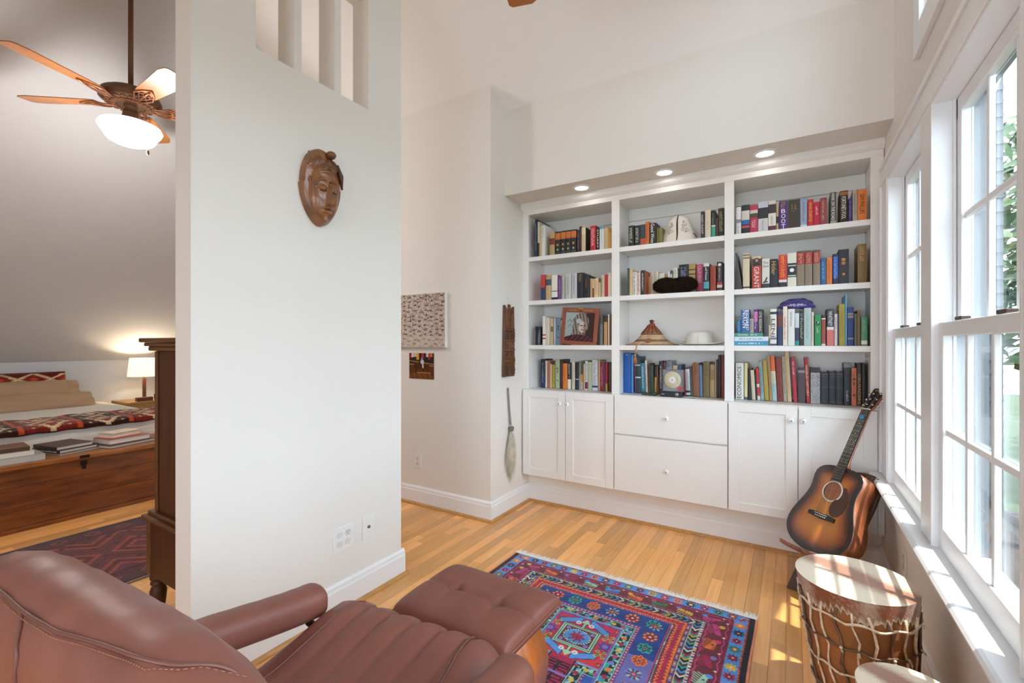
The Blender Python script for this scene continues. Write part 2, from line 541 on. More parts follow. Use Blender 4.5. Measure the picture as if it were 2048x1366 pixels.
for n, (a, b) in enumerate(units, 1):
    j = MB()
    j.box(0.395, .450, a, a + 0.012, WZ0 + .026, WZ1); j.box(0.395, .450, b - 0.012, b, WZ0 + .026, WZ1)
    j.box(0.395, XO, a + .012, b - .012, WZ1 - 0.012, WZ1); j.box(0.44, XO + .04, a + .012, b - .012, WZ0, WZ0 + 0.018)
    for yy in (a + .012, b - .020):   # parting beads
        j.box(0.4485, 0.4565, yy, yy + .008, WZ0 + .026, WZ1 - .012)
    win = structure(j.build('window_%d' % n, M_TRIM, bev=0.0015))
    MB().box(.4502, XO, a, a + .012, WZ0 + .02, WZ1 - .0125).box(.4502, XO, b - .012, b, WZ0 + .02, WZ1 - .0125).build('shaded_jamb', mat('jamb_shade_grey', '94979a', .5), win)  # outer part of the jamb, painted grey to imitate shade on it
    MB().box(0.4985, 0.535, a - .03, a + .010, WZ0, WZ1 + .02).box(0.4985, 0.535, b - .010, b + .03, WZ0, WZ1 + .02).box(0.4985, 0.535, a + .0105, b - .0105, WZ1 - .010, WZ1 + .02).build('outer_casing', mat('casing_shade_grey', '6a6d70', .6), win)  # casing greyed as if the eave shaded it
    sash(win, 'lower_sash', 0.414, 0.444, a + .014, b - .014, 0.573, 1.318, 0.075, 0.045)
    up = sash(win, 'upper_sash', 0.458, 0.488, a + .014, b - .014, 1.275, WZ1 - .014, 0.045, 0.05)
    for f in (0.27, 0.73):
        yl = a + (b - a) * f
        MB().box(0.418, 0.442, yl - .028, yl + .028, 1.3185, 1.330).build('sash_lock', M_LOCK, win, bev=0.003)
    bx('balance_cap', 0.458, 0.478, b - .024, b - .0125, 1.98, 2.045, M_TRIM, win)

# ---- recessed lights in the soffit
M_LAMP = mat('lamp_disc', 'ffffff', 0.5, emit=((1.0, 0.97, 0.92), 6.0))
for k, (x, y) in enumerate(((-1.248, 2.952), (-0.690, 2.960), (-0.133, 2.962))):
    t = thing('recessed_light', ('small round recessed ceiling light nearest the closet wall', 'middle one of the three round recessed lights above the bookcase', 'round recessed ceiling light nearest the window')[k], 'ceiling light', (x, y, 2.33), 'recessed lights above the bookcase')
    MB().lathe([(0.044, 2.327), (0.046, 2.3235), (0.058, 2.3245), (0.062, 2.3285), (0.062, 2.3299)], (x, y, 0), 32).build('trim_ring', M_TRIM, t)
    MB().lathe([(0.0445, 2.3295), (0.0445, 2.3285), (0.0001, 2.3285)], (x, y, 0), 28).build('lens', M_LAMP, t)

# ---- wall plates
def plate(name, label, org, ex, ey, n, W, Hh, kind):
    org, ex, ey, n = map(Vector, (org, ex, ey, n))
    M = Matrix((( *ex, 0), (*ey, 0), (*n, 0), (0, 0, 0, 1))).transposed()
    M = Matrix.Translation(org) @ M
    t = thing(name, label, 'wall plate' if kind == 'coax' else 'outlet', org)
    MB().box(-W / 2, W / 2, -Hh / 2, Hh / 2, 0.0003, 0.005).xf(M).build('cover_plate', M_PLASTIC, t, bev=0.002)
    def recept(cx, cy, slotted):
        m = MB()
        pts = [(cx + 0.0165 * math.cos(a), cy + min(0.0135, max(-0.0135, 0.0165 * math.sin(a)))) for a in np.linspace(0, 2 * PI, 24, endpoint=False)]
        m.prism(pts, 'z', 0.005, 0.0075).xf(M)
        r = m.build('receptacle', mat('plastic_grey', 'd2d1cd', 0.4), t)
        if slotted:
            s = MB()
            for a, b, c_, d in ((-.007, -.005, .001, .009), (.005, .007, .002, .008), (-.002, .002, -.009, -.005)):
                s.box(cx + a, cx + b, cy + c_, cy + d, 0.0076, 0.0081)
            s.xf(M).build('slot', M_BLACK, r)
    if kind == 'quad':
        recept(-.023, .021, False); recept(-.023, -.021, False); recept(.023, .021, True); recept(.023, -.021, False)
    elif kind == 'duplex':
        recept(0, .0195, True); recept(0, -.0195, True)
        MB().lathe([(0.003, 0.0051), (0.003, 0.0062), (0.0001, 0.0062)], (0, 0, 0), 10).xf(M).build('screw', M_CHROME, t)
    elif kind == 'coax':
        MB().lathe([(0.0075, 0.005), (0.0075, 0.008), (0.005, 0.008), (0.005, 0.014), (0.0035, 0.014), (0.0001, 0.011)], (0, 0, 0), 14).xf(M).build('connector', mat('dark_chrome', '6a6a66', 0.25, 1.0), t)
        for yy in (-.042, .042):
            MB().lathe([(0.0028, 0.005), (0.0028, 0.0058), (0.0001, 0.0058)], (0, yy, 0), 10).xf(M).build('screw', M_PLASTIC, t)
ey = (0, 0, 1)
plate('double_outlet', 'white four socket wall plate low on the divider wall', (XW, 1.410, 0.334), (0, 1, 0), ey, (1, 0, 0), 0.114, 0.114, 'quad')
plate('cable_plate', 'ivory coaxial cable plate beside the four socket plate', (XW, 1.557, 0.338), (0, 1, 0), ey, (1, 0, 0), 0.072, 0.117, 'coax')
plate('wall_outlet', 'white duplex outlet below the horse photo', (-2.483, 2.64, 0.333), (1, 0, 0), ey, (0, -1, 0), 0.073, 0.118, 'duplex')
plate('window_outlet', 'white outlet plate on the wall under the window stool', (XR, 2.57, 0.30), (0, -1, 0), ey, (-1, 0, 0), 0.073, 0.118, 'duplex')

# ---- outside: porch, siding and trees seen through the panes
M_SID = mat('grey_siding', '3b3f44', 0.7)
yard = structure(bx('terrain', 0.56, 22, -12, 26, -0.9, -0.8, mat('lawn', '35422a', 0.9, var=(3, 0.3))))
dk = structure(bx('deck', 0.56, 2.4, -3, 6.2, -0.42, -0.35, mat('deck_board', '3c3835', 0.7, var=(5, 0.2), stretch=(8, 1, 1))))
wg = structure(MB().box(0.56, 1.72, 6.2, 6.4, -0.8, 4.6).build('wall_outside', M_SID))
for i in range(38):
    z0 = -0.35 + i * 0.13
    MB().prism([(6.2, z0), (6.175, z0), (6.192, z0 + 0.13), (6.2, z0 + 0.13)], 'x', 0.56, 1.72).build('siding_board', M_SID, wg, None, 0, False)
for k, y in enumerate((1.9, 2.9, 3.9, 5.0)):
    t = thing('porch_post', ['square white porch post beyond the near window', 'second white porch post beyond the near window', 'third porch post, seen through the far window', 'last porch post, close to the grey siding'][k], 'post', (1.95, y, -0.35), 'porch posts outside the windows')
    bx('shaft', 1.89, 2.01, y - .06, y + .06, -0.35, 2.7, mat('post_grey', '5c5e60', .6), t, 0.006)
    bx('base_block', 1.87, 2.03, y - .08, y + .08, -0.3499, -0.2, mat('post_grey', '5c5e60'), t, 0.004)
t = thing('porch_railing', 'dark slatted railing along the porch edge', 'railing', (1.95, 3.4, -0.35))
for k in range(38):
    yy = 1.4 + k * 0.125
    if min(abs(yy - p) for p in (1.9, 2.9, 3.9, 5.0)) > 0.09:
        bx('baluster', 1.935, 1.965, yy - .015, yy + .015, -0.29, 0.52, mat('dark_rail', '4a4d52', 0.6), t)
for a, b in ((1.3, 1.815), (1.985, 2.815), (2.985, 3.815), (3.985, 4.915), (5.085, 6.1)):
    bx('top_rail', 1.91, 1.99, a, b, 0.52, 0.57, MATS['dark_rail'], t)
    bx('bottom_rail', 1.92, 1.98, a, b, -0.33, -0.29, MATS['dark_rail'], t)
def tree(label, x, y, hgt, R, seed, colour, n=900):
    r = random.Random(seed)
    t = thing('leafy_tree', label, 'tree', (x, y, -0.8), 'trees outside the windows')
    tr = MB(); tr.tube([(x, y, -0.8), (x + .05, y, hgt * .4), (x, y + .1, hgt * .75)], [0.14, 0.10, 0.05], 8).build('trunk', mat('bark', '5a4a3c', 0.9), t)
    m = MB()
    for i in range(n):
        a, b = r.uniform(0, 2 * PI), math.acos(r.uniform(-1, 1))
        rad = R * (0.35 + 0.65 * r.random() ** 0.4)
        c = Vector((x + rad * math.sin(b) * math.cos(a), y + rad * math.sin(b) * math.sin(a), hgt * .55 + rad * 1.25 * math.cos(b)))
        u = Vector((r.uniform(-1, 1), r.uniform(-1, 1), r.uniform(-.6, .6))).normalized()
        v = u.orthogonal().normalized()
        s_ = r.uniform(.09, .2)
        m.add([c - u * s_, c + v * s_ * .45 + Vector((0, 0, .02)), c + u * s_, c - v * s_ * .45 + Vector((0, 0, .02))], [(0, 1, 2), (0, 2, 3)], 0)
    f = m.build('foliage', mat('leaf_' + colour, colour, 0.6, var=(4, 0.35)), t, None, 0, False)
    f['kind'] = 'stuff'
tree('bushy green tree nearest the porch, beyond the near window', 3.4, 9.6, 5.0, 1.6, 1, '35502a', 2200)
tree('paler green tree to the right of the bushy one', 7.2, 12.0, 6.4, 2.6, 2, '486238', 2400)
tree('dark green tree furthest from the porch', 12.5, 17.5, 8.0, 3.4, 3, '2a4222', 2000)
tree('low green shrub tree outside the near window', 4.0, 5.2, 2.4, 1.3, 4, '425c34', 1600)
# ================================================================ BOOKCASE AND CABINETS
FY = 3.085
bc = thing('bookcase', 'white built-in bookcase of three bays filling the alcove', 'bookcase', (-0.69, FY, 0.9))
XB = [(-1.799, -1.748), (-1.079, -1.024), (-0.358, -0.305), (0.356, 0.412)]
for a, b in XB:
    bx('stile', a, b, FY, FY + 0.019, 0.8925, 2.2428, M_CAB, bc, 0.0015)
bx('top_rail', -1.799, 0.412, FY, FY + 0.019, 2.243, 2.329, M_CAB, bc, 0.0015)
cr = MB().prism([(FY - .0005, 2.329), (FY - 0.030, 2.329), (FY - 0.030, 2.300), (FY - 0.024, 2.292), (FY - 0.008, 2.280), (FY - .0005, 2.278)], 'x', -1.799, 0.414)
cr.build('crown_strip', M_CAB, bc)
for x in (-1.0515, -0.3315):
    bx('partition', x - .009, x + .009, FY + .0195, 3.374, 0.8925, 2.2428, M_CAB, bc)
bx('side_panel', -1.799, -1.757, FY + .0195, 3.374, 0.8925, 2.2428, M_CAB, bc)
bx('side_panel', 0.364, 0.412, FY + .0195, 3.374, 0.8925, 2.2428, M_CAB, bc)
bx('back_panel', -1.799, 0.412, 3.3745, 3.388, 0.8925, 2.2428, M_CAB, bc)
bx('top_panel', -1.799, 0.412, FY + .0195, 3.388, 2.2432, 2.262, M_CAB, bc)
BAYS = [(-1.7565, -1.0610), (-1.0420, -0.3410), (-0.3220, 0.3635)]
FRONT = [(-1.748, -1.079), (-1.024, -0.358), (-0.305, 0.356)]
M_PIN = mat('shelf_pin', '8a8a88', 0.3, 1.0)
for (a, b), (fa, fb) in zip(BAYS, FRONT):
    bx('back_cleat', a + .0005, b - .0005, 3.356, 3.374, 2.155, 2.242, M_CAB, bc, 0.001)
    for z in (1.915, 1.577, 1.234):
        m = MB().box(fa + .0005, fb - .0005, FY + .002, FY + .020, z - .032, z)
        m.box(a + .001, b - .001, FY + .020, 3.374, z - .022, z)
        sh = m.build('shelf', M_CAB, bc, bev=0.001)
        for xx in (a + .0005, b - .0065):
            for yy in (3.135, 3.330):
                bx('shelf_pin', xx, xx + .006, yy - .003, yy + .003, z - .028, z - .0222, M_PIN, sh)
# worktop
tag(bx('worktop', -1.799, 0.412, FY - 0.0025, 3.388, 0.872, 0.8915, M_CAB, None, 0.002, (-0.69, 3.2, 0.872)), 'long glossy white worktop under the bookshelves', 'worktop')
M_KNOB = mat('knob_glass', 'eef2f4', 0.08, spec=.8, coat=.6)
def knob(x, y, z, par):
    M = Matrix.Translation((x, y, z)) @ Matrix.Rotation(PI / 2, 4, 'X')
    k = MB().lathe([(0.006, 0.0002), (0.006, 0.008), (0.011, 0.012), (0.0165, 0.018), (0.0165, 0.022), (0.012, 0.027), (0.0001, 0.029)], (0, 0, 0), 16, 0, True, M).build('knob', M_KNOB, par)
    return k
def knob_core(x, y, z, par):
    M = Matrix.Translation((x, y, z)) @ Matrix.Rotation(PI / 2, 4, 'X')
    MB().lathe([(0.005, 0.029), (0.005, 0.0305), (0.0001, 0.031)], (0, 0, 0), 10, 0, True, M).build('knob_screw', M_CHROME, par)
DY0, DY1 = 3.062, 3.0815
def shaker(par, x0, x1, z0, z1, kx, kz):
    w = 0.0585
    m = MB()
    m.box(x0, x0 + w, DY0, DY1, z0, z1); m.box(x1 - w, x1, DY0, DY1, z0, z1)
    m.box(x0 + w, x1 - w, DY0, DY1, z0, z0 + .052); m.box(x0 + w, x1 - w, DY0, DY1, z1 - .052, z1)
    d = m.build('door', M_CAB, par, bev=0.0012)
    bx('door_panel', x0 + w - .001, x1 - w + .001, DY0 + .008, DY1 - .002, z0 + .051, z1 - .051, M_CAB, d)
    knob(kx, DY0, kz, d); knob_core(kx, DY0, kz, d)
def drawer(par, x0, x1, z0, z1, kz):
    d = bx('drawer', x0, x1, DY0, DY1, z0, z1, M_CAB, par, 0.0015)
    xm = (x0 + x1) / 2
    knob(xm, DY0, kz, d); knob_core(xm, DY0, kz, d)
ZB, ZT = 0.236, 0.888
c1 = thing('base_cabinet', 'white two door cabinet next to the closet wall', 'cabinet', (-1.43, FY, ZB), 'floating cabinets under the bookcase')
bx('carcass', -1.799, -1.056, FY - .0015, 3.374, ZB + .002, 0.871, M_CAB, c1)
shaker(c1, -1.785, -1.4255, ZB, ZT, -1.463, 0.803); shaker(c1, -1.4215, -1.058, ZB, ZT, -1.401, 0.803)
c2 = thing('drawer_unit', 'white cabinet with two wide plain drawers, middle of the wall', 'cabinet', (-0.69, FY, ZB), 'floating cabinets under the bookcase')
bx('carcass', -1.055, -0.337, FY - .0015, 3.374, ZB + .002, 0.871, M_CAB, c2)
drawer(c2, -1.052, -0.340, 0.627, ZT, 0.760); drawer(c2, -1.052, -0.340, ZB, 0.6165, 0.414)
c3 = thing('base_cabinet', 'white two door cabinet behind the sunburst guitar', 'cabinet', (0.03, FY, ZB), 'floating cabinets under the bookcase')
bx('carcass', -0.336, 0.412, FY - .0015, 3.374, ZB + .002, 0.871, M_CAB, c3)
shaker(c3, -0.333, 0.0245, ZB, ZT, -0.005, 0.808); shaker(c3, 0.0295, 0.383, ZB, ZT, 0.053, 0.810)
bx('filler_strip', 0.385, 0.412, DY0, DY1, ZB, ZT, M_CAB, c3)

# ================================================================ BOOKS
M_PAGE = mat('page_edges', 'd9cfb8', 0.85, bump=(400, 0.15), stretch=(8, 1, 1))
ORD = 'first second third fourth fifth sixth seventh eighth ninth tenth eleventh twelfth thirteenth fourteenth fifteenth sixteenth seventeenth eighteenth nineteenth twentieth'.split() + ['twenty-' + w for w in 'first second third fourth fifth sixth seventh eighth ninth'.split()]
br = random.Random(3)
def glyph_rows(mb, x0, x1, za, zb, n, y, r, mi=0):
    """rows of worn, unreadable spine lettering running down the spine as small raised strokes"""
    w = (x1 - x0)
    for k in range(n):
        cx = x0 + w * (k + 1) / (n + 1)
        hw = min(w * 0.24 / n * 1.6, 0.0055)
        z = zb
        while z > za:
            L = r.uniform(0.0018, 0.0042)
            if r.random() < 0.16:
                z -= L * 1.2
                continue
            o = r.uniform(-.25, .25) * hw
            t = r.random()
            if t < .5:
                mb.box(cx - hw, cx + hw, y - .0003, y, z - L * .4, z)
            else:
                mb.box(cx - hw, cx + o, y - .0003, y, z - L * .75, z)
            z -= L + 0.0010
def book(x0, x1, hgt, zb, yf, dep, cols, desc, ex, label, group):
    w = x1 - x0
    bands = [(0, cols)] if isinstance(cols, str) else list(cols)
    base = bands[-1][1] if isinstance(cols, str) else max(((bands[i + 1][0] if i + 1 < len(bands) else 1) - b[0], b[1]) for i, b in enumerate(bands))[1]
    org = ((x0 + x1) / 2, yf, zb)
    t = thing('book', label, 'book', org, group)
    X0, X1 = x0, x1
    tk = min(0.0022, w * 0.18)
    mats = [flat(base, 0.45)]
    for _, c in bands:
        mats.append(flat(c, 0.45))
    m = MB()
    m.box(X0, X0 + tk, yf + .003, yf + dep, zb, zb + hgt, 0)
    cov = ex.get('cover')
    if cov:
        mats.append(flat(cov, 0.45))
    m.box(X1 - tk, X1, yf + .003, yf + dep, zb, zb + hgt, len(mats) - 1 if cov else 0)
    ed = [b[0] for b in bands] + [1.0]
    for i, b in enumerate(bands):
        za, zc = zb + hgt * (1 - ed[i + 1]), zb + hgt * (1 - ed[i])
        bow = min(0.002, w * .07)
        poly = [(X0, yf + .005), (X0, yf + .0022), (X0 + w * .22, yf + .002 - bow * .7), (X0 + w * .5, yf + .002 - bow), (X1 - w * .22, yf + .002 - bow * .7), (X1, yf + .0022), (X1, yf + .005)]
        m.prism(poly, 'z', za, zc, i + 1, False)
    m.build('cover', mats, t, None, 0, False)
    MB().box(X0 + tk, X1 - tk, yf + .005, yf + dep - .004, zb + .0025, zb + hgt - .0035).build('page_block', M_PAGE, t, None, 0, False)
    yy = yf - .0008
    if 'l' in ex:
        a, b = ex.get('lp', (.12, .82))
        lm = MB(); glyph_rows(lm, x0 + w * .12, x1 - w * .12, zb + hgt * (1 - b), zb + hgt * (1 - a), ex.get('n', 1), yy, br)
        lm.build('spine_lettering', flat(ex['l'], 0.5), t, None, 0, False)
    if 't' in ex:
        a, b = ex.get('tp', (.1, .9))
        za, zc = zb + hgt * (1 - b), zb + hgt * (1 - a)
        tm = MB(); o = ex.get('o', 'v'); s = ex['t']
        if o == 'v':
            writing(tm, s, (x0 + w * .2, yy, zc), (0, 0, -1), (1, 0, 0), zc - za, w * .55)
        elif o == 'u':
            writing(tm, s, (x1 - w * .3, yy, za), (0, 0, 1), (-1, 0, 0), zc - za, w * .5)
        elif o == 'h':
            ln = s.split('\n'); dz = (zc - za) / len(ln)
            for k, q in enumerate(ln):
                writing(tm, q, (x0 + w * .15, yy, zc - dz * (k + .8)), (1, 0, 0), (0, 0, 1), w * .7, dz * .6)
        elif o == 's':
            dz = (zc - za) / len(s)
            for k, q in enumerate(s):
                writing(tm, q, (x0 + w * .26, yy, zc - dz * (k + .92)), (1, 0, 0), (0, 0, 1), w * .48, dz * .82)
        tm.build('title', flat(ex['tc'], 0.5), t, None, 0, False)
    def deco(c, fn, nm='spine_emblem'):
        d = MB(); fn(d); o = d.build(nm, flat(c, 0.45), t, None, 0, False)
        if nm != 'spine_emblem': o['kind'] = 'stuff'
    xm = (x0 + x1) / 2
    def disc(d, zf, r, seg=14):
        d.prism([(xm + r * math.cos(a), zb + hgt * (1 - zf) + r * math.sin(a)) for a in np.linspace(0, 2 * PI, seg, endpoint=False)], 'y', yy - .0004, yy)
    def bars(d, fr, hh=.0012):
        for f in fr:
            d.box(x0 + w * .04, x1 - w * .04, yy - .0003, yy + .0005, zb + hgt * (1 - f) - hh, zb + hgt * (1 - f))
    if 'star' in ex:
        def st_(d):
            r0 = w * .34
            d.prism([(xm + (r0 if k % 2 == 0 else r0 * .35) * math.cos(PI / 4 + k * PI / 4), zb + hgt * .42 + (r0 if k % 2 == 0 else r0 * .35) * 1.1 * math.sin(PI / 4 + k * PI / 4)) for k in range(8)], 'y', yy - .0004, yy)
        deco('d0942f', st_)
        deco('9a9a84', lambda d: (d.prism([(xm, zb + hgt * .15), (xm + w * .25, zb + hgt * .22), (xm, zb + hgt * .28), (xm - w * .25, zb + hgt * .22)], 'y', yy - .0003, yy), bars(d, (.335, .95, .9))), 'spine_ornament')
        deco('e0a860', lambda d: bars(d, (.1, .17, .24), .002), 'spine_lettering')
    if 'emb' in ex: deco(ex['emb'], lambda d: (disc(d, .3, min(w * .3, .008)), d.box(xm - w * .12, xm + w * .12, yy - .0003, yy, zb + hgt * .55, zb + hgt * .64), disc(d, .72, min(w * .26, .007))))
    if 'disc' in ex: deco(ex['disc'], lambda d: disc(d, .1, w * .3))
    if 'disc2' in ex: deco(ex['disc2'], lambda d: (disc(d, .51, w * .26), bars(d, (.36, .38, .66, .68), .0022)))
    if 'disc3' in ex: deco(ex['disc3'], lambda d: disc(d, .28, w * .36)); 
    if 'disc3' in ex: deco('c8d8d0', lambda d: d.prism([(xm - w * .12, zb + hgt * .69), (xm + w * .2, zb + hgt * .75), (xm + w * .05, zb + hgt * .79)], 'y', yy - .0007, yy - .0004))
    if 'bars' in ex: deco(ex['bars'], lambda d: bars(d, [k / 13 + .05 for k in range(12)]), 'spine_ribs')
    if 'bars2' in ex: deco(ex['bars2'], lambda d: bars(d, (.16, .18, .22, .24, .27, .80, .82), .0022), 'spine_rules')
    if 'bars3' in ex: deco(ex['bars3'], lambda d: bars(d, (.06, .08, .14, .47, .93), .0010), 'spine_rules')
    if 'label' in ex: deco(ex['label'], lambda d: d.box(xm - w * .2, xm + w * .12, yy - .0004, yy, zb + hgt * .955, zb + hgt * .965), 'spine_label')
    if 'face' in ex:
        deco('2a211c', lambda d: (disc(d, .13, w * .3), d.prism([(x0 + w * .12, zb + hgt * .71), (x1 - w * .12, zb + hgt * .71), (x1 - w * .2, zb + hgt * .79), (x0 + w * .2, zb + hgt * .79)], 'y', yy - .0003, yy)), 'portrait_hair')
        deco('b08a70', lambda d: d.prism([(xm + w * .17 * math.cos(a), yz) for a, yz in [(k * PI / 5, zb + hgt * .865 + w * .2 * math.sin(k * PI / 5)) for k in range(10)]], 'y', yy - .0009, yy - .0005), 'portrait_face')
    if 'horse' in ex:
        def hs(d):
            P = [(.1, .2), (.35, .24), (.5, .33), (.62, .38), (.75, .36), (.68, .3), (.6, .24), (.85, .2), (.8, .18), (.55, .19), (.4, .17), (.2, .16)]
            d.prism([(x0 + w * a, zb + hgt * b) for a, b in P], 'y', yy - .0003, yy)
        deco('4a4640', hs, 'horse_figure')
    if 'mott' in ex:
        def mo(d):
            for k in range(130):
                a, b, s_ = br.uniform(.05, .92), br.uniform(.02, .82), br.uniform(.02, .07)
                d.box(x0 + w * a, x0 + min(w * (a + s_), w * .97), yy - .0002, yy + .001, zb + hgt * b, zb + hgt * (b + s_ * .25))
        deco('4a4a4e', mo, 'mottled_pattern')
    if ex.get('lean'):
        t.rotation_euler = (0, math.radians(ex['lean']), 0)
        t.location.z += abs(math.sin(math.radians(ex['lean']))) * w / 2 + 0.0003
    return t
